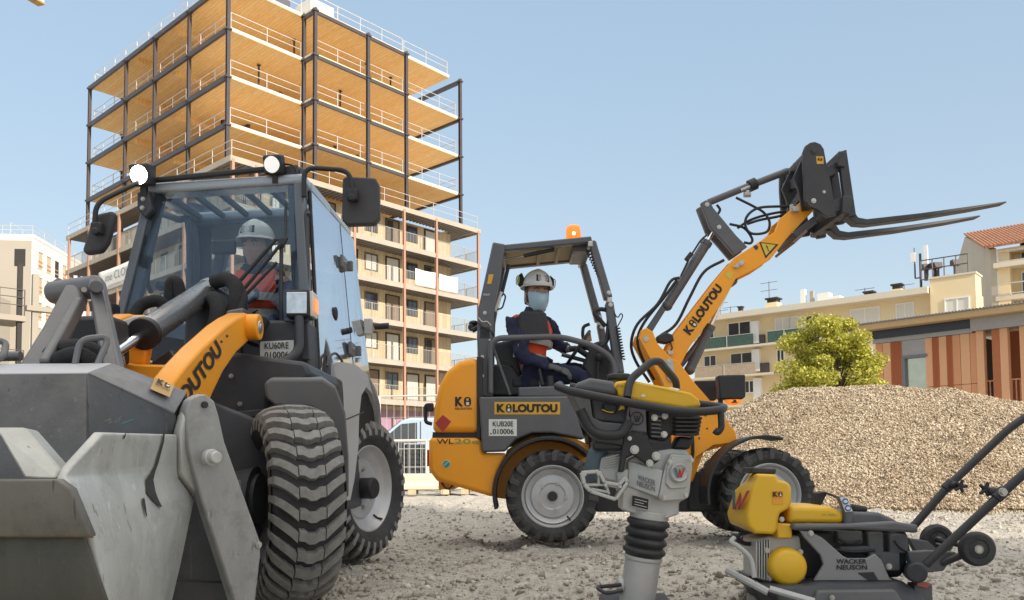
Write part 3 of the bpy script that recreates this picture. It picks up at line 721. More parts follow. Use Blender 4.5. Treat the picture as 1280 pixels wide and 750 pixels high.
PA = mat('terracotta panel', (.62, .29, .145), .7, var=.06, scale=.8, bump=.08, bscale=40); PB_ = mat('pale terracotta panel', (.70, .38, .21), .7, var=.06); PC = mat('deep terracotta slats', (.42, .135, .055), .7, var=.12, scale=6)
MET = mat('grey fascia metal', (.36, .34, .33), .5, .3)
s_open0 = tsz(1128, 450)[0]; s_open1 = tsz(1160, 450)[0]; s_col = tsz(1222, 430)[0]
tb('core', DARKIN, (0.1, 0, s_open0-.1, zT-1.0, -7, -.12), (s_open1, 0, s_col, zT-1.0, -7, -.12))
tb('rear_wall', PC, (s_col+.1, zB-.6, LT_+5, zT-.6, -2.6, -2.5))
tb('roof_edge', mat('ochre roof edge', (.48, .33, .17), .7), (-.9, zT-.14, LT_+6, zT+.16, -7, .9))
mb = MB()
for k in range(90):
    s = -.9+k*(LT_+6.5)/90; p = A0+dT*s+nT*.95+V((0, 0, zT+.2)); mb.cyl(p, p-nT*7.5, .06, n=6)
mb.build('roof_sheet', mat('corrugated sheet', (.22, .20, .19), .5, .4), tc_)
tb('dark_fascia', mat('navy fascia', (.03, .035, .055), .4), (-.1, zT-.56, s_col-.2, zT-.15, -.6, .25)); tb('fascia', MET, (s_col-.2, zT-.75, LT_+6, zT-.15, -.6, .3), (0, zT-.8, s_col-.2, zT-.57, -.1, .1), (s_open0-.2, zT-1.6, s_open1, zT-.81, -.1, .04))
stripes = [(1095, 1104, PA), (1104, 1114, PB_), (1114, 1128, PC), (1157, 1166, PB_), (1166, 1174, PC), (1174, 1184, PB_), (1184, 1191, PC), (1191, 1201, PA), (1201, 1213, PB_), (1213, 1221, PA)]
for a_, b_, m_ in stripes:
    s0 = tsz(a_, 440)[0]; s1 = tsz(b_, 440)[0]; zm = zT-3.3
    o = tb('facade_panel', m_, (s0+.01, zm+.012, s1-.01, zT-.82, -.1, .05), (s0+.01, zB, s1-.01, zm-.012, -.1, .05), (s0+.01, zT-1.45+.0, s1-.01, zT-1.44, .05, .055))
    if m_ is PC:
        mb = MB()
        for k in range(6):
            s = s0+(s1-s0)*(k+.5)/6; mb.bar(A0+dT*s+nT*.06+V((0, 0, zB)), A0+dT*s+nT*.06+V((0, 0, zT-.83)), .05)
        mb.build('slat', m_, o, smooth=0)
tb('window_pane', mat('bright window glass', (.50, .50, .40), .06, .75, var=.25, scale=1.5), (s_open0+.15, zB, s_open1, zT-1.75, -.16, -.12))
tb('window_frame', mat('slate frame', (.16, .17, .19), .5), (s_open0-.02, zB, s_open0+.15, zT-1.6, -.2, .08), (s_open0+.15, zT-1.75, s_open1, zT-1.6, -.2, .08), (s_open0+.15, zB+1.0, s_open1, zB+1.06, -.1, -.05))
for px in (1226, 1246, 1256, 1281, 1292):
    s = tsz(px, 440)[0]; tb('facade_post', PB_ if px != 1246 else PC, (s-.17, zB, s+.17, zT-.76, -.25, .1))
mb = MB(); s = s_col+.2
while s < LT_+2: mb.bar(A0+dT*s+nT*-.3+V((0, 0, zB+.05)), A0+dT*s+nT*-.3+V((0, 0, zB+1.5)), .045); s += .19
mb.bar(A0+dT*s_col+nT*-.3+V((0, 0, zB+1.5)), A0+dT*(LT_+2)+nT*-.3+V((0, 0, zB+1.5)), .06); mb.build('balustrade', PB_, tc_, smooth=0)
tb('base', MET, (s_col-.5, zB-.5, LT_+6, zB-.02, -3, .2)); tb('dark_recess', DARKIN, (0, 0, LT_+6, zB-.95, -5, -.5)); tb('lower_panel', PA, (s_col-.8, zB-3, s_col+5, zB-.98, -.49, -.2)); tb('canopy', MET, (s_col-2, zB-.93, LT_+6, zB-.8, -3, .9))
# slim tower added out of view to put the machines in shade
pp_ = V((.77, .64, 0)); tw0 = pp_*1.55+sh*46
sb_ = thing('shade_tower', 'slim plain cream tower added unseen behind the viewer to shade the machines', 'building', tw0, math.atan2(.64, .77))
mb = MB(WM[sb_.name]); mb.span((-4.4, -6, 0), (4.75, 2, 28)); mb.build('outer_wall', mat('plain cream render', (.66, .60, .5), .85), sb_, smooth=0)
mb = MB(WM[sb_.name]); mb.span((-4.5, -6.1, 28), (4.8, 2.1, 28.3)); mb.build('roof', SLABC, sb_, smooth=0)
# ================================================================== tree
def leafmat():
    m, nt, N, L = newmat('yellow green leaves')
    out = N.new('ShaderNodeOutputMaterial'); b = N.new('ShaderNodeBsdfPrincipled'); g = N.new('ShaderNodeNewGeometry')
    L.new(ramp(N, L, g.outputs['Random Per Island'], (0, (.15, .16, .02)), (.3, (.36, .36, .045)), (.7, (.58, .54, .08)), (1, (.70, .62, .18))), b.inputs['Base Color'])
    b.inputs['Roughness'].default_value = .6
    t = N.new('ShaderNodeBsdfTranslucent'); t.inputs[0].default_value = (.46, .47, .06, 1)
    mx = N.new('ShaderNodeMixShader'); mx.inputs[0].default_value = .35; L.new(b.outputs[0], mx.inputs[1]); L.new(t.outputs[0], mx.inputs[2]); L.new(mx.outputs[0], out.inputs[0])
    return m
def tree(px, pyt, pyb, halfw, Y):
    top = P(px, pyt, Y); base = V((top.x, Y, 0)); zlo = P(px, pyb, Y).z
    o = thing('broadleaf_tree', 'round yellow green leafy tree rising behind the gravel heap', 'tree', base)
    hw = halfw/F*Y; H = top.z; BARK = mat('bark', (.12, .09, .06), .9, var=.3, bump=.4, bscale=20)
    mb = MB(); fork = base+V((0, 0, 2.0)); mb.tube([base, base+V((.05, 0, 1)), fork], [.22, .17, .14], 8)
    lobes = []
    for k in range(95):
        u = random.random(); th = random.random()*6.283; rr = hw*(random.random()**.45)*.88
        zz = 1.7+(H-2.15)*u; kx = math.sqrt(max(0.05, 1-((zz-(2.1+.40*(H-2.4)))/(.62*(H-2.3)))**2)); rr *= kx
        c = base+V((rr*math.cos(th), rr*math.sin(th), zz)); lobes.append((c, random.uniform(.40, .74)))
        mid = fork.lerp(c, .5)+V((0, 0, .25)); mb.tube(cr([fork, mid, c], 3), [.07, .06, .05, .04, .03, .02, .012], 5)
    mb.build('trunk', BARK, o)
    vs = []; fs = []; q = 0
    for c, r in lobes:
        for _ in range(520):
            d = rng.normal(size=3); d /= np.linalg.norm(d); p = np.array(c)+d*r*(rng.random()**.4)*np.array([1.1, 1.1, .75])
            n_ = rng.normal(size=3)+d*.6+np.array([0, 0, .5]); n_ /= np.linalg.norm(n_); x = np.cross(n_, rng.normal(size=3)); x /= np.linalg.norm(x); y = np.cross(n_, x)
            s = rng.uniform(.05, .095)
            vs += [p-x*s, p+y*s*.5, p+x*s, p-y*s*.5]; fs.append((q, q+1, q+2, q+3)); q += 4
    cr_o = pydata('crown', np.array(vs)-np.array(base), fs, leafmat(), o)
tree(1031, 391, 480, 66, 36)
# ================================================================== van, blocks, fence by the site edge
vb = P(530, 600, 24.5); vb.z = 0
van = thing('parked_van', 'pale blue white parked van behind the site fence', 'van', vb)
prof = [(-2.2, .35), (-2.25, .85), (-2.05, 1.05), (-1.25, 1.2), (-.55, 1.78), (-.3, 1.86), (2.1, 1.86), (2.25, 1.7), (2.3, .6), (2.2, .35)]
VANP = mat('pale van paint', (.40, .50, .62), .3, var=.03, coat=.5)
mb = MB(); mb.prism([vb+V((x, -.85, z)) for x, z in prof], (0, 1.7, 0)); vbod = mb.build('body', VANP, van, bev=.07, seg=3)
mb = MB(); mb.prism([vb+V((x, -.865, z)) for x, z in [(-1.15, 1.18), (-.55, 1.68), (-.1, 1.72), (-.1, 1.15)]], (0, .02, 0)); mb.build('side_window', WGLASS, van, smooth=0)
mb = MB(); mb.prism([vb+V((x, -.7, z)) for x, z in [(-1.27, 1.22), (-.57, 1.80), (-.55, 1.78), (-1.22, 1.2)]], (0, 1.4, 0)); mb.build('windscreen', WGLASS, van, smooth=0)
mb = MB(); mb.bar(vb+V((.0, -.862, .5)), vb+V((.0, -.862, 1.75)), .015); mb.bar(vb+V((.1, -.862, 1.05)), vb+V((2.2, -.862, 1.05)), .03); mb.build('door_seam', DARKIN, van, smooth=0)
for x in (-1.45, 1.45):
    mb = MB(); mb.lathe([(.0, -.02), (.18, -.02), (.2, .0), (.31, .02), (.32, .1), (.31, .2), (0, .2)], vb+V((x, -.9, .32)), (0, 1, 0)); wv = mb.build('wheel', DARKIN, van)
WIRE = mat('galvanised wire', (.66, .64, .60), .4, .4)
def fence_panel(x0, y0, x1, y1, z1=2.0):
    o = thing('site_fence_panel', 'tall welded wire site fence panel in front of the pale van', 'fence', (x0, y0, 0))
    a = V((x0, y0, 0)); d = V((x1-x0, y1-y0, 0)); mb = MB()
    for t in (0, 1): mb.cyl(a+d*t+V((0, 0, .05)), a+d*t+V((0, 0, z1)), .021, n=8)
    for z in (.18, z1): mb.cyl(a+V((0, 0, z)), a+d+V((0, 0, z)), .019, n=8)
    mb.build('frame', WIRE, o)
    mb = MB(); k = int(d.length/.14)
    for i in range(1, k): mb.bar(a+d*(i/k)+V((0, 0, .18)), a+d*(i/k)+V((0, 0, z1)), .006)
    for z in (.5, 1.05, 1.55): mb.bar(a+V((0, 0, z)), a+d+V((0, 0, z)), .006)
    mb.build('mesh', WIRE, o, smooth=0)
    return o
fl_ = P(395, 600, 18.2); fr_ = P(640, 600, 17.6)
n = 3
for i in range(n):
    a = fl_.lerp(fr_, i/n); b = fl_.lerp(fr_, (i+.985)/n)
    o = fence_panel(a.x, a.y, b.x, b.y, 2.0)
    o['label'] = ['tall wire site fence panel behind the big loader cab', 'tall wire site fence panel in front of the pale van', 'tall wire site fence panel behind the orange rear hood'][i]; o['group'] = 'site fence panels'
# lower barrier with a thick top rail
def barrier(x0, y0, x1, y1, label):
    o = thing('crowd_barrier', label, 'barrier', (x0, y0, 0), 0, 'low mesh barriers')
    a = V((x0, y0, 0)); d = V((x1-x0, y1-y0, 0)); mb = MB()
    for z in (.34, 1.02): mb.cyl(a+V((0, 0, z)), a+d+V((0, 0, z)), .03, n=8)
    for t in (0, 1): mb.cyl(a+d*t+V((0, 0, .05)), a+d*t+V((0, 0, 1.02)), .025, n=8)
    mb.build('frame', WIRE, o); mb = MB(); k = int(d.length/.11)
    for i in range(1, k): mb.bar(a+d*(i/k)+V((0, 0, .34)), a+d*(i/k)+V((0, 0, 1.02)), .011)
    for z in (.5, .86): mb.bar(a+V((0, 0, z)), a+d+V((0, 0, z)), .012)
    mb.build('mesh', WIRE, o, smooth=0)
b0 = P(430, 600, 17.0); b1 = P(535, 600, 16.8); b2 = P(640, 600, 16.6)
barrier(b0.x, b0.y, b1.x-.03, b1.y, 'low white mesh barrier beside the big rear tyre'); barrier(b1.x, b1.y, b2.x, b2.y, 'low white mesh barrier behind the orange rear hood')
# stack of dark boards behind, pale kerb blocks and timber below
DK = mat('dark crate plastic', (.045, .05, .055), .6, var=.3)
for i, (px, Y, w_, h_) in enumerate(((478, 18.6, .9, .86), (512, 18.8, .95, .80), (555, 18.9, 1.0, .74))):
    c = P(px, 600, Y); c.z = 0
    o = thing('dark_crate', ['dark plastic crate behind barrier next to the rear tyre', 'dark plastic crate behind barrier under the pale van', 'dark plastic crate behind barrier by the orange hood'][i], 'crate', c, 0, 'dark crates behind the barrier')
    mb = MB(); mb.box(c+V((0, 0, .2+h_/2)), (w_, .6, h_-.02)); mb.build('body', DK, o, bev=.02)
    mb = MB()
    for k in range(7): mb.box(c+V((0, -.315, .25+k*.11)), (w_, .03, .03))
    for k in (-1, 0, 1): mb.box(c+V((k*w_*.46, -.32, .2+h_/2)), (.05, .04, h_))
    mb.build('rib', DK, o, smooth=0)
    mb = MB()
    for k in (-1, 0, 1): mb.box(c+V((k*w_*.4, 0, .1)), (.1, .6, .2))
    mb.build('foot', DK, o, smooth=0)
PALEC = mat('pale concrete', (.62, .55, .44), .9, var=.1, scale=3, dust=.3, dcol=(.4, .34, .26))
for i, (px, w_) in enumerate(((472, 1.0), (537, 1.0), (602, 1.0))):
    c = P(px, 600, 15.6); c.z = 0
    o = thing('concrete_block', ['pale concrete barrier block beside the big rear tyre', 'pale concrete barrier block below the orange rear hood', 'pale concrete barrier block hidden behind the small loader wheel'][i], 'block', c, 0, 'pale concrete blocks')
    mb = MB(); h = .3; mb.prism([c+V((-w_*.47, y, z)) for y, z in ((-.22, .09), (-.22, .16), (-.1, .24), (-.1, .36), (.1, .36), (.1, .24), (.22, .16), (.22, .09))], (w_*.94, 0, 0)); mb.build('body', PALEC, o, bev=.012)
    for k in (-.3, .3):
        mb = MB(); mb.box(c+V((k, 0, .045)), (.14, .5, .09)); mb.build('timber_bearer', OSB, o, bev=.005)
# ================================================================== shared machine materials
YEL = mat('machine yellow orange paint', (.95, .37, .016), .38, var=.06, scale=3, dust=.10, dcol=(.44, .32, .16), dscale=4, coat=.1, spec=.35, spots=.55, scol=(.16, .10, .04), sscale=75)
GREY = mat('anthracite machine paint', (.095, .095, .104), .45, var=.15, scale=4, dust=.22, dcol=(.2, .19, .175), dscale=5, coat=.1, spots=.4, scol=(.22, .21, .20), sscale=85)
BLACK = mat('black plastic', (.018, .018, .021), .5, var=.25, scale=6, dust=.15, dcol=(.08, .075, .07))
RUBB = mat('tyre rubber', (.028, .028, .031), .75, var=.3, scale=8, dust=.55, dcol=(.11, .105, .096), dscale=7, bump=.15, bscale=120)
TREAD = mat('dusty tread rubber', (.25, .245, .23), .85, var=.35, scale=22, dust=.5, dcol=(.09, .087, .082), dscale=30, bump=.2, bscale=90)
TREAD2 = mat('dark tread rubber', (.06, .058, .056), .8, var=.35, scale=22, dust=.4, dcol=(.11, .10, .09), dscale=20)
RIMM = mat('silver wheel paint', (.52, .52, .53), .42, .35, var=.1, dust=.25, dcol=(.26, .24, .21), dscale=9)
CHROME = mat('chrome rod', (.75, .76, .78), .12, 1.0, var=.05)
HOSE = mat('black hose', (.014, .014, .016), .45)
ZINC = mat('zinc bolt', (.50, .49, .46), .35, .8)
ALU = mat('cast aluminium', (.48, .48, .46), .45, .35, var=.1, scale=14, dust=.15, dcol=(.26, .245, .22), dscale=12, bump=.1, bscale=200)
INK = mat('black print', (.015, .015, .015), .6)
STKY = mat('yellow sticker', (.72, .38, .03), .5, var=.04); STKW = mat('white sticker', (.70, .70, .67), .5, var=.04); REDP = mat('red print', (.42, .04, .035), .5)
AMBER = emit('amber lens', (1, .28, .03), .35, (.85, .22, .02))
REDL = mat('red lens', (.6, .03, .02), .15, coat=.5)
def pl(pts, Y): return [P(x, y, Y) for x, y in pts]
def pp(name, m, pts, Y0, Y1, parent, bev=0.0, seg=2, smooth=38):
    mb = MB(); mb.prism(pl(pts, Y0), (0, Y1-Y0, 0)); return mb.build(name, m, parent, bev=bev, seg=seg, smooth=smooth)
def tb3(name, m, pts, r, parent, n=8, k=6, sm=True, closed=False):
    mb = MB(); mb.tube(cr(pts, k, closed) if sm else pts, r, n, closed); return mb.build(name, m, parent)
def bolt(parent, p, axis, r=.012, m=None):
    mb = MB(); a = V(axis).normalized(); p = V(p); mb.cyl(p, p+a*r*.5, r*1.35, n=14); mb.cyl(p+a*r*.5, p+a*r*1.4, r, n=6); return mb.build('bolt', m or ZINC, parent, smooth=30)
def disc_pin(parent, p, axis, r, name='pin', m=None):
    mb = MB(); a = V(axis).normalized(); p = V(p); mb.lathe([(0, .008), (r*.5, .008), (r*.55, .004), (r*.9, .004), (r, 0), (r, -.02)], p, a, 20); return mb.build(name, m or ZINC, parent)
def wheel(parent, c, out, R, Wd, rimR, rows, style, hubr, dish=.35, hub_mat=None, bolts=5, hub_len=.03):
    c = V(c); a = V(out).normalized(); x, y, _ = frame(a); h = Wd/2
    mb = MB()                                           # rim with stepped dish
    mb.lathe([(rimR*1.03, -h*.8), (rimR, -h*.6), (rimR*.9, -h*.3), (rimR*.88, h*.3), (rimR*.95, h*.6), (rimR*1.0, h*.74), (rimR*1.055, h*.80), (rimR*1.06, h*.84), (rimR*1.01, h*.86), (rimR*.97, h*.78),
              (rimR*.92, h*.62), (rimR*.90, h*dish+.03), (rimR*.80, h*dish+.012), (rimR*.74, h*dish), (rimR*.70, h*dish+.012), (rimR*.45, h*dish+.016), (rimR*.40, h*dish+.01), (0, h*dish+.01)], c, a, 48)
    w_ = mb.build('wheel', RIMM, parent, smooth=30)
    def rad(w):
        w = abs(w); return (R-.035*R*0) - R*.045 - R*(.035 if style == 'bar' else .085)*w**2.3 - (R*.55*(max(0, w-.92)**1.4))
    mb = MB(); prof = []
    for k in range(25):
        w = -1.12+2.24*k/24; hh = h*max(-1.0, min(1.0, w))*1.0; prof.append((rad(w), hh*(1.0 if abs(w) < 1 else 1.01)))
    side = [(rimR*1.02, h*.80), (rimR*1.08, h*.93), (rimR+(R-rimR)*.35, h*1.06), (rimR+(R-rimR)*.40, h*1.075), (rimR+(R-rimR)*.62, h*1.06), (prof[-1][0], prof[-1][1])]
    full = [(r, -q) for r, q in side[:-1]]+prof+side[:-1][::-1]
    mb.lathe(full, c, a, 72)
    lm = MB()
    def sp(t, w, lift):
        ww = max(-1.0, min(1.0, w)); extra = max(0, abs(w)-1.0)
        r = rad(min(abs(w), 1.0))+lift-extra*R*.55
        return c+a*(h*(ww+math.copysign(extra*.55, w)))+(x*math.cos(t)+y*math.sin(t))*r
    def lug(ws, t0, t1, lift):
        rings = []
        for w, q0, q1 in zip(ws, t0, t1):
            l2 = lift*(1 if abs(w) < 1.01 else .75)
            rings.append([sp(q0, w, -.006), sp(q1, w, -.006), sp(q1-(q1-q0)*.1, w, l2), sp(q0+(q1-q0)*.1, w, l2)])
        lm.loft(rings)
    dt = 2*math.pi/rows
    for k in range(rows):
        t = k*dt
        if style == 'bar':
            for s, o in ((1, 0), (-1, .5)):
                ws = [-.08*s, .3*s, .65*s, 1.0*s, 1.22*s]; off = [0, .22, .42, .58, .66]; th = [.38, .38, .42, .46, .40]
                lug(ws, [t+(o+q)*dt for q in off], [t+(o+q+v)*dt for q, v in zip(off, th)], R*.055)
        else:
            lf = R*.068
            ws = [-.36, -.2, -.08, .08, .2, .36]; o = [-.02, .0, .17, .17, .0, -.02]; th = [.60, .62, .58, .58, .62, .60]
            lug(ws, [t+q*dt for q in o], [t+(q+v)*dt for q, v in zip(o, th)], lf)
            for s, sh in ((1, 0.0), (-1, .12)):
                ws = [.39*s, .6*s, .85*s, 1.0*s, 1.15*s]; o = [-.04+sh, -.32+sh, -.62+sh, -.78+sh, -.86+sh]; th = [.60, .56, .54, .52, .44]
                lug(ws, [t+q*dt for q in o], [t+(q+v)*dt for q, v in zip(o, th)], lf)
    ty = mb.build('tyre', RUBB, w_, smooth=32, weld=False)
    lo_ = lm.build('tread', TREAD if style != 'bar' else TREAD2, w_, smooth=32, weld=False); lo_['kind'] = 'stuff'
    hb_ = MB(); hb_.lathe([(hubr, 0), (hubr, hub_len), (hubr*.9, hub_len+.008), (0, hub_len+.008)], c+a*(h*dish+.005), a, 24); hb_.build('hub', hub_mat or BLACK, w_)
    for k in range(bolts):
        t = 2*math.pi*k/bolts+.5; bolt(w_, c+(x*math.cos(t)+y*math.sin(t))*rimR*.46+a*(h*dish+.014), a, rimR*.045)
    mb = MB(); t = 2.2; p = c+(x*math.cos(t)+y*math.sin(t))*rimR*.82+a*(h*dish+.02); mb.tube([p, p+a*.02+(x*math.cos(t)+y*math.sin(t))*rimR*.1, p+a*.05+(x*math.cos(t)+y*math.sin(t))*rimR*.13], .006, 8); mb.build('valve', BLACK, w_)
    return w_
def kilogo(o, xv, yv, parent, ki_only=False, bold=.03, m=None):
    """bold K, a block i with a dot, then LOUTOU"""
    m = m or INK; o = V(o); xv = V(xv); yv = V(yv); n = xv.cross(yv).normalized()
    k1, k2, k3 = (.14, .15, .245) if not ki_only else (.50, .55, 1.0)
    t = text('K', o, xv*k1, yv, m, parent, bold=bold)
    def q(u0, v0, u1, v1, pr): return [o+xv*u0+yv*v0+n*pr, o+xv*u1+yv*v0+n*pr, o+xv*u1+yv*v1+n*pr, o+xv*u0+yv*v1+n*pr]
    w_ = k3-k2; mb = MB()
    mb.add([o+xv*(k2+w_*(.5+.5*math.cos(s))) + yv*(.5+ (.5 if math.sin(s) > 0 else .5)*math.copysign(abs(math.sin(s))**.6, math.sin(s)))+n*.003 for s in [2*math.pi*i/20 for i in range(20)]], [list(range(20))])
    mb.build('lettering', m, parent, smooth=0)
    mb = MB(); mb.add(q(k2+w_*.3, .12, k2+w_*.72, .45, .0045), [(0, 1, 2, 3)]); mb.build('logo_mark', STKW, parent, smooth=0)
    mb = MB(); mb.add([o+xv*(k2+w_*(.5+.2*math.cos(s)))+yv*(.72+.14*math.sin(s))+n*.0045 for s in [2*math.pi*i/12 for i in range(12)]], [list(range(12))]); mb.build('logo_mark', STKY, parent, smooth=0)
    if not ki_only: text('LOUTOU', o+xv*.262, xv*.738, yv, m, parent, bold=bold)
# ================================================================== compact orange wheel loader
cl = thing('compact_wheel_loader', 'small orange and grey wheel loader with raised pallet forks and open canopy', 'loader', (P(824, 600, 6.25).x, 6.25, 0))
YN = 5.86; YF = 6.64
hood = pp('rear_hood', YEL, [(601, 449), (588, 447), (573, 451), (558, 464), (548, 483), (543, 507), (540, 541), (601, 541)], YN, YF, cl, .045, 4)
rear = pp('rear_body', YEL, [(536, 547), (601, 547), (603, 566), (634, 566), (624, 590), (618, 622), (546, 601), (536, 588)], YN-.01, YF+.01, cl, .03, 3)
pp('hood_seam', BLACK, [(541, 540), (601, 540), (601, 548), (540, 548)], YN+.03, YF-.03, cl)
pp('tail_lamp', REDL, [(533.5, 562), (539, 562), (539, 583), (533.5, 583)], YN+.05, YN+.13, cl, .006)
tb3('lamp_guard', BLACK, fillet([P(541, 506, 5.95), P(532, 506, 5.95), P(532, 528, 5.95), P(540, 530, 5.95)], .02), .013, cl, sm=False)
mb = MB(); mb.prism(pl([(533, 504), (541, 504), (541, 514), (533, 514)], 5.92), (0, .09, 0)); mb.build('rear_lamp', BLACK, cl, bev=.005)
tb3('tow_chain', STEEL, [P(552, 603, 5.95), P(556, 609, 5.95), P(561, 611, 5.95), P(566, 607, 5.95)], .007, cl)
mb = MB(); mb.span(P(548, 600, 5.95), P(575, 609, 6.5)); mb.build('tow_hitch', YEL, cl, bev=.008)
pp('rear_gap', BLACK, [(596, 446), (603, 446), (603, 496), (600, 496), (600, 548), (596, 548)], YN-.004, YF, cl)
# side cover
side = pp('side_cover', GREY, [(599, 496), (713, 495), (716, 505), (731, 549), (716, 546), (690, 541), (665, 541), (645, 549), (631, 564), (602, 565)], YN-.045, YN+.2, cl, .012)
pp('far_side_cover', GREY, [(603, 498), (730, 498), (745, 545), (602, 563)], YF-.15, YF+.03, cl, .012)
pp('foot_platform', GREY, [(648, 484), (708, 482), (713, 496), (648, 496)], YN+.0, YF, cl, .01)
pp('seat_console', BLACK, [(612, 455), (640, 455), (655, 475), (690, 478), (690, 496), (608, 496)], YN+.25, YF-.1, cl, .02)
pp('inner_fender', YEL, [(624, 590), (634, 562), (664, 545), (715, 546), (745, 560), (760, 600), (745, 640), (620, 622)], YN+.30, YF-.2, cl)
pp('underbody', BLACK, [(745, 555), (842, 520), (872, 600), (866, 640), (745, 640)], YN+.28, YF-.25, cl, .01)
pp('articulation_joint', BLACK, [(728, 505), (790, 496), (838, 506), (850, 570), (740, 570)], YN+.2, YF-.2, cl, .02)
def arch(name, c, r0, r1, a0, a1, Y0, Y1, m, parent, n=18):
    mb = MB(); rings = []
    for k in range(n+1):
        t = R_(a0+(a1-a0)*k/n); d = V((math.cos(t), 0, math.sin(t)))
        p0 = c+d*r0; p1 = c+d*r1
        rings.append([V((p0.x, Y0, p0.z)), V((p1.x, Y0, p1.z)), V((p1.x, Y1, p1.z)), V((p0.x, Y1, p0.z))])
    mb.loft(rings); return mb.build(name, m, parent, bev=.005)
RW = .318
cRn = P(690, 619, YN+.03); cRn.z = RW; cFn = P(957, 616, YN+.03); cFn.z = RW
arch('rear_fender', V((cRn.x-.02, 0, RW+.02)), .365, .392, 196, 42, YN-.055, YN+.32, BLACK, cl)
arch('front_fender', V((cFn.x-.03, 0, RW)), .385, .405, 190, 72, YN-.10, YN+.17, BLACK, cl)
mb = MB(); mb.bar(cFn+V((.085, .02, .375)), cFn+V((.16, .02, .35)), .26, .015, up=(0, 0, 1)); 
for c, yy in ((cRn, 0), (cFn, 0)):
    wheel(cl, c, (0, -1, 0), RW, .24, .205, 20, 'bar', .034, .5)
    c2 = c.copy(); c2.y = YF+.02; wheel(cl, c2, (0, 1, 0), RW, .24, .205, 20, 'bar', .034, .5)
    mb = MB(); mb.cyl(c+V((0, .05, 0)), c2-V((0, .05, 0)), .07); mb.build('axle', BLACK, cl)
# decals on the side
yb = YN-.045
o = P(618, 518, yb); decal([o, P(700, 518, yb), P(700, 502.5, yb), P(618, 502.5, yb)], STKY, side)
kilogo(P(621, 515.5, yb-.003), P(697, 515.5, yb-.003)-P(621, 515.5, yb-.003), V((0, 0, .058)), side, bold=.055)
decal([P(611, 545, yb), P(646, 545, yb), P(646, 524, yb), P(611, 524, yb)], STKW, side)
def tx(s_, x0, y0, x1, y1, Y, parent, m=INK, bold=0.0, **k):
    a_ = P(x0, y1, Y); return text(s_, a_, P(x1, y1, Y)-a_, P(x0, y0, Y)-a_, m, parent, bold=bold, **k)
tx('KUB20E', 616, 526.5, 641.5, 533, yb-.003, side, bold=.012); tx('010006', 616, 536, 642, 542.5, yb-.003, side, bold=.012); tx('-', 612.5, 541.5, 615, 542.4, yb-.003, side)
kilogo(P(569, 508, YN), P(589, 508, YN)-P(569, 508, YN), V((0, 0, .066)), hood, True, bold=.06); tx('KILOUTOU', 569, 509.5, 590, 512, YN, hood, bold=.03)
decal([P(544, 529, YN), P(553.5, 540, YN), P(564, 527, YN), P(553.5, 518.5, YN)], REDP, hood)
GREENP = mat('green print', (.22, .33, .08), .5)
tx('WL', 546, 548.5, 567, 555, YN-.01, rear, bold=.01); tx('20e', 568, 548.5, 599, 555, YN-.01, rear, m=GREENP, bold=.01)
mb = MB(); cc = P(558, 580, YN-.013); mb.add([cc+V((.028*math.cos(t), 0, .028*math.sin(t))) for t in [2*math.pi*i/24 for i in range(24)]], [list(range(24))]); g_ = mb.build('sticker', STKW, rear, smooth=0)
mb = MB(); cc = cc+V((0, -.002, 0)); mb.add([cc+V((.024*math.cos(t), 0, .024*math.sin(t))) for t in [2*math.pi*i/24 for i in range(24)]], [list(range(24))]); mb.build('print', mat('green sticker', (.05, .33, .20), .5), g_, smooth=0)
mb = MB(); mb.bar(P(554.5, 582.5, YN-.017), P(562, 576, YN-.017), .004, .012, up=(0, 1, 0)); mb.build('print', STKW, g_, smooth=0)
# roll-over frame
YP0, YP1 = 5.93, 6.56
for Ya, Yb in ((YP0, YP0+.1), (YP1-.1, YP1)):
    k = YP0/1.0
    post = []
    base = [(616, 302), (632, 305), (617, 388), (616, 420), (616, 496), (600, 496), (596, 420), (598, 384)]
    pts = [P(x, y, YP0) for x, y in base]; mb = MB(); mb.prism([V((p.x, Ya, p.z)) for p in pts], (0, Yb-Ya, 0)); po = mb.build('rear_post', GREY, cl, bev=.012)
    if Ya == YP0:
        decal([P(609, 355, Ya), P(614, 355, Ya), P(617, 343, Ya), P(611, 343, Ya)], STKY, po)
        tx('neuson', 604, 367, 612, 369.5, Ya, po, m=STKW)
        tx('92', 604, 415, 609, 420, Ya, po, m=INK)
        decal([P(600, 423, Ya), P(612, 423, Ya), P(612, 409, Ya), P(600, 409, Ya)], BLACK, po, 'plate', proud=.001)
        disc_pin(po, P(606, 391, Ya), (0, -1, 0), .014); disc_pin(po, P(612, 425, Ya), (0, -1, 0), .008)
        for py in (446, 470): bolt(po, P(603, py, Ya), (0, -1, 0), .009)
def wpt(px, py, Yref, Y): q = P(px, py, Yref); return V((q.x, Y, q.z))
# front posts: upper and lower leaf, hinged
def fpost(Y0, xs, w_=.09):
    mb = MB(); (a_, b_, c_, d_) = xs
    mb.prism([V((p.x, Y0, p.z)) for p in [P(x, y, YP0) for x, y in a_]], (0, w_, 0)); up = mb.build('front_post', GREY, cl, bev=.01)
    mb = MB(); mb.prism([V((p.x, Y0+.005, p.z)) for p in [P(x, y, YP0) for x, y in b_]], (0, w_-.01, 0)); mb.build('lower_leaf', GREY, up, bev=.01)
    for q in c_: bolt(up, V((P(*q, YP0).x, Y0, P(*q, YP0).z)), (0, -1, 0), .012)
    mb = MB(); 
    for q in d_: p = P(*q, YP0); mb.box(V((p.x, Y0+w_/2, p.z)), (.035, w_*1.15, .04))
    mb.build('hinge', ZINC, up, bev=.006)
FP = ([(736, 300), (745, 300), (766, 371), (756, 374)], [(757, 378), (767, 376), (781, 466), (769, 466)], [(761, 366), (763, 381)], [(738, 305), (762, 375)])
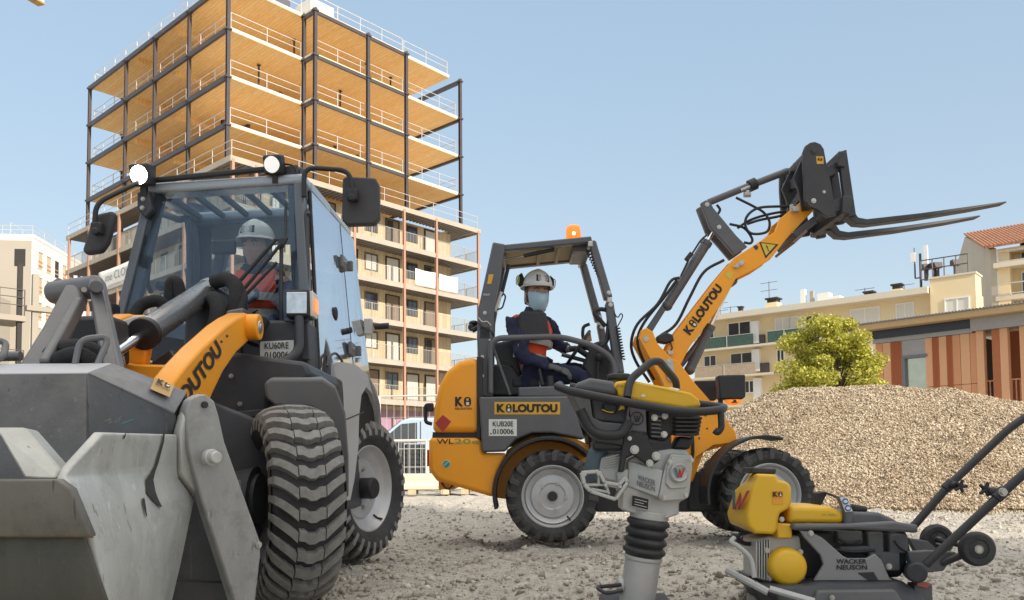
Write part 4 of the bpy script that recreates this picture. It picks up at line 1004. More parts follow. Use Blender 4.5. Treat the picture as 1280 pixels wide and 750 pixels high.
fpost(YP0+.0, FP); fpost(YP1-.09, ([(733, 308), (742, 306), (764, 384), (754, 386)], [(756, 390), (765, 388), (782, 470), (771, 470)], [(760, 380), (762, 394)], [(734, 306), (760, 388)]))
# roof: side tubes, beige lining, front cross piece
for Y in (YP0+.05, YP1-.05):
    mb = MB(); a_ = wpt(628, 309, YP0, Y); b_ = wpt(740, 298, YP0, Y); mb.bar(a_, b_, .07, .045); mb.build('roof_rail', GREY, cl, bev=.01)
LIN = mat('beige roof lining', (.42, .34, .20), .8, var=.1)
a_ = wpt(632, 309.5, YP0, YP0+.08); b_ = wpt(735, 300.5, YP0, YP0+.08)
mb = MB(); mb.prism([a_, b_, V((b_.x, YP1-.08, b_.z)), V((a_.x, YP1-.08, a_.z))], (0, 0, .03)); mb.build('roof_panel', LIN, cl, bev=.004)
mb = MB()
for t in (.42, .66): p = a_.lerp(b_, t); mb.span(p+V((-.012, .01, -.018)), V((p.x+.012, YP1-.09, p.z-.001)))
mb.build('roof_batten', LIN, cl, bev=.003)
mb = MB(); mb.span(V((b_.x-.10, YP0+.1, b_.z-.05)), V((b_.x+.03, YP1-.1, b_.z+.02))); mb.build('roof_cross_beam', GREY, cl, bev=.01)
mb = MB(); mb.span(V((a_.x-.06, YP0+.1, a_.z-.03)), V((a_.x, YP1-.1, a_.z+.05))); mb.build('roof_cross_beam', GREY, cl, bev=.01)
def strut(p, q, r, parent, split=.5, name='gas_strut'):
    p = V(p); q = V(q); m_ = p.lerp(q, split); mb = MB(); mb.cyl(p, m_, r*.45, n=8); o = mb.build(name, CHROME, parent); mb = MB(); mb.cyl(m_, q, r, n=12); mb.build('cylinder_body', BLACK, o); return o
strut(P(629, 325, 6.0), P(693, 312, 6.0), .014, cl, .4); strut(P(621, 391, 6.05), P(636, 331, 6.05), .014, cl, .35)
mb = MB(); mb.bar(P(619, 389, 6.04), P(627, 365, 6.04), .03, .02); mb.build('strut_bracket', GALV, cl, bev=.004)
tb3('grab_handle', BLACK, fillet([P(625, 369, 6.04), P(630, 367, 6.04), P(632, 371, 6.04), P(628, 385, 6.04), P(622, 387, 6.04)], .02), .006, cl, sm=False)
# beacon
bc = wpt(719, 296.5, YP0, 6.10)
mb = MB(); mb.lathe([(0, .0), (.062, 0), (.062, .018), (.05, .024), (.0, .024)], bc, (0, 0, 1), 24); bk = mb.build('beacon', BLACK, cl)
mb = MB(); mb.lathe([(.05, .022), (.056, .032), (.055, .09), (.05, .115), (.04, .128), (.02, .134), (0, .135)], bc, (0, 0, 1), 24); mb.build('beacon_lens', AMBER, bk)
mb = MB(); mb.ball(bc+V((0, -.045, .06)), (.014, .014, .018)); mb.build('bulb', emit('lit bulb', (1, .75, .4), 5), bk)
def coil(p, q, r, turns, wire, name, parent, m):
    p = V(p); q = V(q); x, y, a = frame(q-p); pts = []
    for i in range(turns*10+1): t = i/(turns*10); an = 2*math.pi*turns*t; pts.append(p.lerp(q, t)+(x*math.cos(an)+y*math.sin(an))*r)
    mb = MB(); mb.tube(pts, wire, 5); return mb.build(name, m, parent)
coil(P(734, 312, 5.97), P(757, 362, 5.97), .014, 14, .0045, 'spiral_cable', cl, HOSE); coil(P(772, 408, 5.9), P(779, 450, 5.9), .014, 12, .0045, 'spiral_cable', cl, HOSE)
tb3('spiral_cable', HOSE, [P(757, 362, 5.97), P(770, 395, 5.93), P(776, 392, 5.92), P(778, 396, 5.92), P(772, 408, 5.9)], .0045, cl)
# side hoop and grab bars
tb3('side_hoop', GREY, fillet([P(613, 491, 5.9), P(613, 423, 5.9), P(700, 420.5, 5.9), P(742, 432, 5.9), P(767, 448, 5.9), P(770, 485, 5.9)], .09, 7), .021, cl, sm=False, n=14)
mb = MB(); mb.bar(P(617, 436, 5.97), P(638, 494, 5.97), .04, .02); mb.build('brace', GREY, cl, bev=.004)
tb3('grab_bar', BLACK, fillet([P(757, 408, 5.98), P(742, 391, 5.98), P(749, 386, 5.98), P(762, 388, 5.98), P(759, 426, 5.98), P(752, 433, 5.98)], .04), .016, cl, sm=False)
tb3('grab_bar', BLACK, fillet([P(737, 405, 6.45), P(729, 408, 6.45), P(728, 420, 6.45), P(732, 431, 6.45)], .03), .013, cl, sm=False)
tb3('grab_bar', GREY, fillet([P(702, 443, 6.3), P(735, 452, 6.3), P(742, 470, 6.3)], .04), .016, cl, sm=False)
mb = MB(); mb.prism(pl([(732, 417), (738, 413), (740, 426), (733, 428)], 6.3), (0, .02, 0)); mb.build('orange_reflector', mat('copper reflector', (.45, .25, .17), .3, .3), cl, bev=.003)
# seat, dash, steering
SEAT = mat('dark seat cover', (.038, .038, .042), .75, var=.2, scale=9, bump=.1, bscale=150)
mb = MB(); mb.prism(pl([(652, 388.5), (679, 388.5), (683, 392), (688, 422), (648, 424), (648, 393)], 6.02), (0, .07, 0)); st = mb.build('headrest', SEAT, cl, bev=.02, seg=4)
mb = MB(); mb.prism(pl([(617, 428), (646, 424), (650, 455), (652, 478), (625, 480)], 6.12), (0, .36, 0)); mb.build('seat_back', SEAT, cl, bev=.03, seg=4)
mb = MB(); mb.prism(pl([(640, 470), (690, 468), (694, 475), (690, 484), (640, 484)], 6.1), (0, .38, 0)); mb.build('seat_cushion', SEAT, cl, bev=.02, seg=4)
tb3('control_lever', GALV, [P(676, 492, 5.99), P(675, 474, 5.99), P(674, 463, 5.99)], .006, cl)
mb = MB(); mb.cyl(P(678, 482, 5.98), P(674, 461, 5.98), .016, .012, 10); mb.build('lever_knob', BLACK, cl, bev=.004)
mb = MB(); mb.cyl(P(688, 491, 6.0), P(687, 470, 6.0), .035, .03, 14); mb.build('lever_gaiter', BLACK, cl)
pp('dash_column', BLACK, [(735, 470), (728, 458), (742, 428), (757, 424), (765, 440), (764, 478), (735, 480)], 6.12, 6.42, cl, .02, 3)
mb = MB(); mb.ball(P(750, 447, 6.08), (.035, .03, .035)); mb.ball(P(754, 437, 6.05), (.016, .016, .018)); mb.build('joystick_knob', BLACK, cl)
mb = MB(); mb.cyl(P(747, 480, 6.06), P(748, 452, 6.06), .013, n=10); mb.build('joystick_stem', BLACK, cl)
sw = P(722, 436, 6.27); ax = V((-.82, 0, .57))
x, y, _ = frame(ax); mb = MB(); mb.tube([sw+(x*math.cos(t)+y*math.sin(t))*.155 for t in [2*math.pi*i/28 for i in range(28)]], .012, 8, True)
for k in range(3): t = 2*math.pi*k/3; mb.cyl(sw, sw+(x*math.cos(t)+y*math.sin(t))*.155, .01, n=8)
mb.cyl(sw-ax*.2, sw, .022); mb.build('steering_wheel', BLACK, cl)
mb = MB(); mb.box(P(722, 489, 5.86), (.07, .02, .03)); mb.build('grey_latch', ALU, cl, bev=.004)
# rear hydraulics clutter beside the post
mb = MB(); mb.ball(P(592, 404, 6.05), (.035, .04, .02)); mb.ball(P(590, 409, 6.05), (.03, .04, .03)); mb.cyl(P(590, 413, 6.02), P(600, 408, 6.02), .02); mb.build('work_lamp', BLACK, cl)
tb3('cable', HOSE, [P(598, 404, 5.92), P(606, 410, 5.91), P(614, 414, 5.91), P(617, 420, 5.95)], .004, cl)
tb3('retaining_cable', GALV, [P(598, 397, 5.92), P(603, 402, 5.91), P(609, 402, 5.91), P(614, 407, 5.91)], .0035, cl)
# ---- front frame, tower, boom
YB0, YB1 = 6.10, 6.34
for k, (Y0, Y1) in enumerate(((YB0-.05, YB0-.01), (YB1+.01, YB1+.05))):
    q = [P(x, y, YB0) for x, y in [(797, 424), (800, 414), (807, 411), (815, 416), (820, 430), (838, 449), (846, 452), (867, 480), (890, 506), (917, 540), (920, 553), (890, 557), (868, 572), (862, 604), (848, 602), (838, 560), (834, 500), (826, 478)]]
    mb = MB(); mb.prism([V((p.x, Y0, p.z)) for p in q], (0, Y1-Y0, 0)); tw = mb.build('lift_tower', YEL, cl, bev=.006)
    if k == 0:
        disc_pin(tw, V((P(806, 425, YB0).x, Y0, P(806, 425, YB0).z)), (0, -1, 0), .022)
        for px, py in ((882, 536), (884, 562), (872, 548), (880, 520)): disc_pin(tw, V((P(px, py, YB0).x, Y0, P(px, py, YB0).z)), (0, -1, 0), .007, 'bolt', STEEL)
        mb = MB(); mb.prism([V((p.x, Y0-.014, p.z)) for p in [P(x, y, YB0) for x, y in [(829, 452), (834, 449), (839, 452), (842, 474), (838, 479), (832, 475)]]], (0, .013, 0)); bp = mb.build('link_plate', ALU, tw, bev=.003)
        disc_pin(bp, V((P(834, 453, YB0).x, Y0-.014, P(834, 453, YB0).z)), (0, -1, 0), .02); disc_pin(bp, V((P(837, 473, YB0).x, Y0-.014, P(837, 473, YB0).z)), (0, -1, 0), .016)
pp('front_frame', YEL, [(846, 500), (888, 507), (917, 542), (920, 553), (880, 565), (866, 602), (848, 600)], YB0, YB1, cl, .006)
pp('front_axle_housing', BLACK, [(860, 590), (985, 590), (985, 640), (860, 640)], YB0+.02, YB1-.02, cl, .02)
bpts = [(1016, 250), (1005, 249), (975, 273), (969, 289), (931, 314), (918, 322), (896, 348), (841, 420), (829, 447), (830, 456), (838, 460), (852, 454), (862, 434), (901, 382), (920, 348), (948, 334), (963, 324), (983, 299), (1018, 262)]
for k, (Y0, Y1) in enumerate(((YB0, YB0+.035), (YB1-.035, YB1))):
    q = [P(x, y, YB0) for x, y in bpts]; mb = MB(); mb.prism([V((p.x, Y0, p.z)) for p in q], (0, Y1-Y0, 0)); bo_ = mb.build('boom_plate', YEL, cl, bev=.005)
    if k == 0: boom = bo_
q = [P(x, y, YB0) for x, y in [(962, 292), (931, 317), (919, 326), (898, 351), (844, 423), (842, 448), (862, 430), (899, 378), (918, 344), (946, 330), (975, 300)]]
mb = MB(); mb.prism([V((p.x, YB0+.036, p.z)) for p in q], (0, YB1-YB0-.072, 0)); mb.build('boom_box', YEL, cl)
disc_pin(boom, P(1017, 252, YB0), (0, -1, 0), .024); 
kilogo(P(862.5, 419.5, YB0), P(904, 361, YB0)-P(862.5, 419.5, YB0), P(853.5, 412.5, YB0)-P(862.5, 419.5, YB0), boom, bold=.055)
decal(pl([(949, 302.5), (957, 323), (973, 305.5)], YB0), INK, boom, 'warning_sign')
decal(pl([(951.3, 304), (957.4, 319.6), (969.6, 306.2)], YB0-.002), mat('warning yellow', (.66, .50, .06), .5), boom, 'warning_sign')
a_ = P(960, 313.5, YB0-.005); text('!', a_, P(962, 314.6, YB0-.005)-a_, P(956.8, 306, YB0-.005)-a_, INK, boom, bold=.03)
decal(pl([(906, 344), (912, 349), (917, 343), (911, 338)], YB0), bpy.data.materials['warning yellow'], boom)
mb = MB(); mb.prism(pl([(916, 334), (922, 335), (931, 328), (930, 325), (925, 326)], YB0-.016), (0, .015, 0)); mb.build('pin_plate', ALU, boom, bev=.003); disc_pin(boom, P(926.5, 329, YB0-.016), (0, -1, 0), .018)
mb = MB(); mb.cyl(P(944.5, 309.5, YB0+.01), P(944.5, 309.5, YB0-.004), .018); mb.build('boom_hole', STEEL, boom)
mb = MB(); mb.box(P(994, 262, YB0-.02), (.05, .05, .035)); mb.cyl(P(990, 264, YB0+.02), P(990, 256, YB0+.02), .018); mb.build('hose_coupling', ALU, boom, bev=.004)
# lift cylinder under the boom
YC = 6.22
def ram(p, q, s0, r, parent, rod=.5, name='lift_ram', body=GREY, n=20):
    p = V(p); q = V(q); m_ = p.lerp(q, s0); d = (q-p).normalized(); mb = MB()
    mb.cyl(p, m_, r, n=n); mb.cyl(m_-d*r*.9, m_, r*1.12, n=n); mb.ball(p, r*1.1, 14, 8); o = mb.build(name, body, parent); mb = MB(); mb.cyl(m_, q, r*rod, n=n); mb.build('rod', CHROME, o); mb = MB(); x, y, a = frame(d); mb.cyl(q-V((0, r*1.1, 0)), q+V((0, r*1.1, 0)), r*1.0, n=14); mb.build('rod_eye', body, o); return o
ram(P(862, 462, YC), P(914, 352, YC), .50, .037, cl, .45)
ram(P(850, 458, YC), P(884, 414, YC), .8, .022, cl, .4, 'damper')
# tilt cylinder above
mb = MB(); mb.prism(pl([(804, 416), (812, 420), (842, 372), (836, 368)], YC-.02), (0, .04, 0)); mb.build('tilt_link', GREY, cl, bev=.004)
ram(P(834, 382, YC), P(897, 282, YC), .80, .037, cl, .35, 'tilt_ram')
tb3('cylinder_pipe', BLACK, fillet([P(851, 345, YC-.05), P(862, 322, YC-.05), P(876, 300, YC-.05), P(883, 294, YC-.03)], .03), .007, cl, sm=False)
mb = MB(); mb.box(P(861, 321, YC-.05), (.07, .03, .035), Matrix.Rotation(-.9, 3, 'Y')); mb.build('valve_block', BLACK, cl, bev=.005)
lever = [(877, 252), (884, 248), (890, 252), (893, 258), (922, 293), (936, 307), (920, 318), (902, 297), (889, 283)]
for Y0 in (YB0+.03, YB1-.07):
    q = [P(x, y, YB0) for x, y in lever]; mb = MB(); mb.prism([V((p.x, Y0, p.z)) for p in q], (0, .04, 0)); lv = mb.build('bell_crank', GREY, cl, bev=.006)
    if Y0 < 6.2:
        for q_ in ((885, 254), (900, 282.5)): disc_pin(lv, V((P(*q_, YB0).x, Y0, P(*q_, YB0).z)), (0, -1, 0), .018)
tb3('tilt_rod', GREY, [P(886, 253, YC), P(935, 233, YC), P(984, 214, YC)], .026, cl, n=14, sm=False)
mb = MB(); mb.cyl(P(936, 233, YC), P(945, 229, YC), .045); mb.build('rod_collar', BLACK, cl, bev=.004)
mb = MB(); mb.cyl(P(930, 243, YC), P(938, 243, YC), .022); mb.cyl(P(926, 238, YC-.02), P(940, 232, YC-.02), .012); mb.build('rod_valve', ALU, cl)
H = [[(920, 247), (942, 258), (955, 266), (962, 278), (958, 290), (940, 292), (932, 283), (934, 270), (948, 260), (975, 258), (1000, 258)],
     [(912, 280), (930, 285), (940, 298), (938, 304), (930, 303)], [(934, 280), (950, 275), (975, 270), (990, 264)], [(922, 285), (938, 275), (960, 268), (982, 264)], [(896, 256), (900, 262), (897, 268)]]
for k, h in enumerate(H): tb3('hydraulic_hose', HOSE, [P(x, y, YC-.06+.015*k) for x, y in h], .010, cl)
for k, h in enumerate(([(849, 347), (838, 352), (822, 380), (797, 405), (789, 430), (795, 452), (812, 478)], [(846, 350), (830, 372), (806, 402), (797, 425), (804, 450), (818, 475)], [(905, 325), (880, 340), (862, 372), (845, 405), (825, 420)])):
    tb3('hydraulic_hose', HOSE, [P(x, y, YC-.03-.05*(k == 0)) for x, y in h], .011, cl)
mb = MB(); mb.prism(pl([(821, 420), (832, 415), (841, 418), (843, 426), (832, 429), (822, 427)], YC-.14), (0, .08, 0)); mb.build('hose_bracket', BLACK, cl, bev=.01)
tb3('boom_cable', HOSE, [P(838, 428, YB0-.02), P(840, 436, YB0-.02), P(832, 442, YB0-.02), P(822, 438, YB0-.02)], .005, cl)
mb = MB(); mb.box(P(838, 441, YB0-.03), (.04, .02, .03)); mb.build('hose_clamp', ALU, cl, bev=.004)
CARR = mat('black carriage paint', (.036, .036, .041), .45, var=.2, scale=6, dust=.2, dcol=(.10, .095, .085), dscale=6)
# ---- fork carriage and forks
YK0, YK1 = 5.97, 6.50
plate = [(1004, 190), (1007, 182), (1013, 178), (1019, 177), (1026, 180), (1030, 186), (1034, 208), (1039, 228), (1043, 250), (1046, 269), (1034, 271), (1022, 262), (1012, 258), (1006, 250), (1006, 235), (1004, 208)]
carr = MB(); s_ = pl(plate, YK0); carr.prism(s_, (0, .035, 0)); ca = carr.build('carriage_plate', CARR, cl, bev=.005)
disc_pin(ca, P(1017, 251, YK0), (0, -1, 0), .02); disc_pin(ca, P(1030, 240, YK0), (0, -1, 0), .013); disc_pin(ca, P(1017, 189, YK0), (0, -1, 0), .024, m=CARR)
decal(pl([(1021, 205), (1029.5, 205), (1029, 195.5), (1020, 195.5)], YK0), STKY, ca); tx('K6', 1022, 197, 1028, 201, YK0-.002, ca, bold=.04)
carr = MB(); carr.prism([p+V((0, YK1-YK0, 0)) for p in s_], (0, .035, 0)); carr.build('carriage_plate', CARR, cl, bev=.005)
mb = MB(); mb.cyl(P(1017, 189, YK0)+V((0, .02, 0)), P(1017, 189, YK0)+V((0, YK1-YK0, 0)), .045, n=16); mb.build('cross_tube', CARR, cl)
mb = MB(); mb.cyl(P(1017, 251, YK0)+V((0, .02, 0)), P(1017, 251, YK0)+V((0, YK1-YK0, 0)), .035); mb.build('cross_tube', CARR, cl)
for Y in (YB0-.02, YB1):
    mb = MB(); q = [P(x, y, YK0) for x, y in [(998, 215), (1014, 180), (1024, 182), (1022, 255), (1010, 258), (1004, 230)]]; mb.prism([V((p.x, Y, p.z)) for p in q], (0, .03, 0)); mb.build('carriage_rib', CARR, cl, bev=.004)
for dz in (0, 8):
    mb = MB(); a_ = P(1012, 214+dz*2, YK0); mb.bar(V((a_.x, YB0+.04, a_.z-.02)), V((a_.x-.02, YK1-.02, a_.z+.05-.02*dz)), .03, .07); mb.build('carriage_brace', CARR, cl, bev=.004)
# frame the forks hang on
fr_pts = [(1040, 197), (1044, 192), (1057, 188), (1062, 230), (1068, 268), (1056, 274), (1044, 270), (1047, 252), (1050, 250), (1049, 222), (1041, 228), (1036, 218)]
outer = [(1040, 194), (1057, 188), (1062, 232), (1068, 270), (1046, 271)]
for Y in (YK0-.02, YK0+.17, YK1-.18, YK1+.02):
    q = [P(x, y, YK0) for x, y in [(1047, 191), (1057, 188), (1069, 270), (1057, 272)]]; mb = MB(); mb.prism([V((p.x, Y, p.z)) for p in q], (0, .045, 0)); mb.build('frame_upright', CARR, cl, bev=.005)
for (x0, y0), (w_, h_) in (((1050, 201), (.055, .11)), ((1056, 258), (.06, .13))):
    a_ = P(x0, y0, YK0); mb = MB(); mb.box(V((a_.x, (YK0+YK1)/2+.02, a_.z)), (w_, YK1-YK0+.12, h_), Matrix.Rotation(.12, 3, 'Y')); mb.build('frame_cross_bar', CARR, cl, bev=.006)
for dy in (0, YK1-YK0):
    for (x0, y0, x1, y1, w_) in ((1033, 216, 1048, 207, .07), (1040, 258, 1056, 254, .09)):
        mb = MB(); mb.bar(P(x0, y0, YK0)+V((0, dy+.02, 0)), P(x1, y1, YK0)+V((0, dy+.02, 0)), .04, w_); mb.build('frame_bracket', CARR, cl, bev=.004)
a_ = P(1025, 266, YK0); b_ = P(992, 296, YK0+.1); mb = MB(); mb.bar(V((a_.x, 6.26, a_.z-.02)), V((b_.x, 6.26, b_.z)), .42, .055, up=(0, 0, 1)); mb.build('lower_crosshead', CARR, cl, bev=.006)
mb = MB(); mb.bar(V((b_.x-.01, 6.26, b_.z-.05)), V((b_.x+.09, 6.26, b_.z+.04)), .43, .02); mb.build('worn_lip', mat('rusty worn steel', (.22, .13, .10), .7, .2, var=.3, scale=20), cl, bev=.004)
for Y in (YK0+.0, YK1-.19):
    q = [P(x, y, YK0) for x, y in [(1057, 250), (1066, 250), (1068, 264), (1073, 271.5), (1084, 273.5), (1150, 266.2), (1215, 257.4), (1258, 251.3), (1259, 253), (1215, 261.5), (1150, 272.2), (1085, 280.6), (1070, 279.5), (1060, 271)]]
    mb = MB(); mb.prism([V((p.x, Y, p.z)) for p in q], (0, .095, 0)); mb.build('fork_tine', CARR, cl, bev=.006)
# head lamps on the front frame, seen from behind
for (x0, y0, x1, y1, Y) in ((898, 468, 932, 499, 5.98), (868, 475, 897, 501, 6.55)):
    mb = MB(); mb.prism(pl([(x0, y0+1), (x1, y0), (x1+.5, y1-3), (x1-4, y1), (x0+2, y1)], Y), (0, .11, 0)); hl = mb.build('head_lamp', BLACK, cl, bev=.012, seg=3)
    mb = MB(); mb.ball(P((x0+x1)/2+2, y1+2.5, Y+.05), (.065, .045, .03), 14, 8); mb.build('indicator', AMBER, hl)
    mb = MB(); mb.cyl(P((x0+x1)/2+2, y1+1, Y+.04), P((x0+x1)/2+2, y1+5, Y+.04), .035); mb.build('lamp_foot', BLACK, hl)
mb = MB(); mb.bar(P(900, 485, 6.02), P(901, 520, 6.05), .03); mb.bar(P(901, 484, 6.0), P(901, 484, 6.6), .03); mb.build('lamp_bracket', BLACK, cl, bev=.004)
mb = MB(); mb.lathe([(0, .03), (.05, .025), (.06, 0), (0, 0)], P(852, 551, YB0-.05), (0, -1, 0), 20); mb.build('reflector', mat('orange reflector', (.5, .10, .03), .25, coat=.5), cl)
tb3('front_step_hose', HOSE, [P(836, 505, 6.03), P(860, 515, 6.02), P(866, 560, 6.02), P(862, 590, 6.05)], .012, cl)
# ================================================================== big grey wheel loader, front left
def PX(px, py, X): d = ray(px, py); return V((0, 0, CAMZ))+d*(X/d.x)
def p3(pts): return [P(*q) for q in pts]
def sheet3(name, m, polys, parent, th=.012, bev=.003, smooth=30):
    mb = MB()
    for q in polys: mb.add(p3(q), [list(range(len(q)))])
    o = mb.build(name, m, parent, solid=th, smooth=smooth)
    if bev:
        mm = o.modifiers.new('bevel', 'BEVEL'); mm.width = bev; mm.segments = 2; mm.limit_method = 'ANGLE'; mm.angle_limit = R_(40)
    return o
wl = thing('wheel_loader', 'big grey wheel loader with orange lift arms, glazed cab and steel bucket in front', 'loader', (-1.45, 4.0, 0))
BODY = mat('light grey body panel', (.46, .46, .465), .42, var=.06, scale=3, dust=.2, dcol=(.38, .36, .33), dscale=4, coat=.15)
LGREY = mat('mid grey steel paint', (.135, .135, .142), .40, var=.12, scale=5, dust=.25, dcol=(.28, .27, .25), dscale=6, spots=.25, scol=(.07, .065, .06))
SLATE = mat('dark slate panel', (.042, .045, .054), .5, var=.2, scale=4, dust=.3, dcol=(.12, .115, .11), dscale=5)
def buckmat(name, col, rust):
    m, nt, N, L = newmat(name)
    out = N.new('ShaderNodeOutputMaterial'); b = N.new('ShaderNodeBsdfPrincipled'); L.new(b.outputs[0], out.inputs[0])
    tc = N.new('ShaderNodeTexCoord'); vec = tc.outputs['Object']
    mp = N.new('ShaderNodeMapping'); L.new(vec, mp.inputs[0]); mp.inputs['Scale'].default_value = (3.0, 3.0, .7)
    c = mixc(N, L, ramp(N, L, noise(N, L, mp.outputs[0], 2.4, 9, .72), (.35, 0), (.66, 1)), col, [min(1, x*1.28) for x in col])
    c = mixc(N, L, ramp(N, L, noise(N, L, vec, 9, 8, .75), (.52, 0), (.72, .65)), c, [x*.62 for x in col])
    c = mixc(N, L, ramp(N, L, noise(N, L, mp.outputs[0], 5, 8, .8), (.61, 0), (.70, rust)), c, (.16, .085, .045))
    c = mixc(N, L, ramp(N, L, noise(N, L, vec, 55, 3, .6), (.66, 0), (.72, .5)), c, [min(1, x*1.5) for x in col])
    m2 = N.new('ShaderNodeMapping'); L.new(vec, m2.inputs[0]); m2.inputs['Scale'].default_value = (70, 70, 3.5); m2.inputs['Rotation'].default_value = (.5, .35, .2)
    c = mixc(N, L, ramp(N, L, noise(N, L, m2.outputs[0], 1.0, 3, .6), (.655, 0), (.70, .55)), c, [min(1, x*1.7+.03) for x in col])
    m3 = N.new('ShaderNodeMapping'); L.new(vec, m3.inputs[0]); m3.inputs['Scale'].default_value = (50, 50, 4); m3.inputs['Rotation'].default_value = (-.4, .6, 1.2)
    c = mixc(N, L, ramp(N, L, noise(N, L, m3.outputs[0], 1.0, 3, .6), (.67, 0), (.71, .7)), c, [x*.45 for x in col])
    L.new(c, b.inputs['Base Color']); b.inputs['Metallic'].default_value = .25
    L.new(ramp(N, L, noise(N, L, vec, 14, 6, .7), (.3, .36), (.7, .62)), b.inputs['Roughness'])
    bn = N.new('ShaderNodeBump'); bn.inputs['Strength'].default_value = .25; bn.inputs['Distance'].default_value = .006
    L.new(noise(N, L, vec, 40, 6, .7), bn.inputs['Height']); L.new(bn.outputs[0], b.inputs['Normal'])
    return m
BK1 = buckmat('worn pale bucket paint', (.43, .43, .405), .55); BK2 = buckmat('scuffed dark bucket steel', (.068, .069, .073), .35); BK3 = buckmat('rusty cutting steel', (.135, .125, .105), .9); BK4 = buckmat('grey bucket arm paint', (.33, .33, .325), .2)
# ---- wheels
fw = P(364, 640, 3.42); fw.z = .39; rw = P(439, 615, 5.05); rw.z = .405
def axis(deg): return V((math.cos(R_(deg)), math.sin(R_(deg)), 0))
wheel(wl, fw, axis(26), .39, .262, .235, 31, 'wave', .07, .45, bolts=8)
wheel(wl, rw, axis(-21), .415, .31, .245, 30, 'wave', .062, .40, BLACK, bolts=6, hub_len=.085)
wheel(wl, fw+V((-1.25, .05, 0)), axis(200), .405, .33, .235, 21, 'wave', .07, .45, bolts=8)
wheel(wl, rw+V((-1.2, .0, 0)), axis(159), .415, .31, .245, 22, 'wave', .062, .40, BLACK, bolts=6)
mb = MB(); mb.cyl(fw+V((-.12, 0, .02)), fw+V((-1.15, .05, .02)), .10); mb.ball(fw+V((-.62, 0, 0)), .17); mb.cyl(fw+V((-.14, 0, 0)), fw+V((-.28, .0, 0)), .15, .12); mb.build('front_axle', SLATE, wl)
mb = MB(); mb.cyl(rw+V((-.12, 0, 0)), rw+V((-1.1, 0, 0)), .10); mb.build('rear_axle', SLATE, wl)
# ---- fenders
def fender(name, c, ax, r, w_, a0, a1, m, th=.03, flange=.05, n=22, out=0.0, side=.0):
    a = V(ax).normalized(); u = V((0, 0, 1)); f = u.cross(a).normalized()       # f: along the wheel plane
    mb = MB(); rings = []
    for k in range(n+1):
        t = R_(a0+(a1-a0)*k/n); d = f*math.cos(t)+u*math.sin(t)
        o0, o1 = c+a*(-w_/2+out), c+a*(w_/2+out)
        rings.append([o0+d*(r), o1+d*r, o1+a*.012+d*(r-flange), o1-a*th*.6+d*(r-flange), o1-a*th+d*(r-th), o0+d*(r-th)])
    mb.loft(rings); return mb.build(name, m, wl, bev=.010, seg=3)
mb = MB()
fd = [(330, 479, 3.46), (338, 473, 3.46), (404, 473, 3.52), (420, 484, 3.57), (432, 516, 3.64), (436, 570, 3.71), (436, 622, 3.75)]
fi = [(333, 498, 3.47), (345, 508, 3.48), (390, 510, 3.54), (402, 520, 3.59), (411, 545, 3.66), (416, 580, 3.72), (418, 624, 3.76)]
rings = []
for a_, b_ in zip(fd, fi):
    p = P(*a_); q = P(*b_); bk = V((-.095, .40, .05)) ; rings.append([p, q, q+bk*.9, p+bk])
mb.loft(rings); mb.build('front_fender', mat('dark grey fender plastic', (.14, .14, .147), .5, var=.08, dust=.3, dcol=(.2, .19, .175)), wl, bev=.012, seg=3)
mb = MB(); mb.bar(P(280, 521, 3.6), P(338, 515, 3.65), .04, .03); mb.build('fender_bracket', SLATE, wl, bev=.004)
# body side between cab and rear wheel, wrapping over it
YA, YB_ = 4.35, 4.75
side_p = [(405, 462, 4.45), (414, 455, 4.5), (428, 452, 4.6), (445, 456, 4.72), (460, 468, 4.82), (470, 486, 4.9), (475, 505, 4.98), (477, 532, 5.1), (473, 532, 5.1), (470, 508, 5.0), (465, 492, 4.9), (458, 484, 4.84), (452, 494, 4.8), (449, 520, 4.78), (448, 560, 4.76), (443, 600, 4.72), (438, 625, 4.62), (431, 626, 4.5), (426, 560, 4.46), (414, 500, 4.43)]
mb = MB(); mb.prism(p3(side_p), V((-.42, .05, 0))); mb.build('rear_fender', BODY, wl, bev=.02, seg=4)
arc = [(449, 560, 4.79), (450, 520, 4.81), (453, 496, 4.84), (459, 487, 4.87), (466, 496, 4.93), (471, 512, 5.03), (473, 533, 5.12)]
mb = MB(); mb.prism([q+V((-.015, 0, 0)) for q in p3(arc)], V((-.4, .05, 0))); mb.build('wheel_arch_liner', BLACK, wl)
mb = MB(); mb.bar(P(424, 528, 4.42), P(455, 515, 4.74), .006); mb.build('panel_seam', SLATE, wl)
# chassis and engine front under the screen
pp('front_chassis', SLATE, [(225, 470), (292, 440), (382, 452), (390, 470), (336, 500), (330, 620), (300, 720), (180, 720), (190, 520)], 3.75, 4.4, wl, .02)
pp('rear_chassis', SLATE, [(300, 470), (420, 470), (428, 640), (300, 660)], 4.45, 5.3, wl, .02)
mb = MB(); mb.prism(p3([(296, 415, 4.1), (300, 440, 4.1), (293, 500, 4.1), (293, 560, 4.1), (384, 560, 4.12), (388, 450, 4.12), (384, 400, 4.12), (330, 400, 4.1)]), V((0, .5, 0))); mb.build('dash_panel', SLATE, wl, bev=.015)
sk = MB(); sk.prism(p3([(262, 500, 3.4), (338, 530, 3.5), (340, 660, 3.5), (280, 660, 3.4)]), V((-.1, .3, 0))); sk.build('loader_frame', SLATE, wl, bev=.015)
for x, y, Y in ((296, 432, 4.08), (280, 455, 3.74), (300, 505, 3.74), (289, 470, 3.74), (284, 515, 3.72)): bolt(wl, P(x, y, Y), (0, -1, 0), .008)
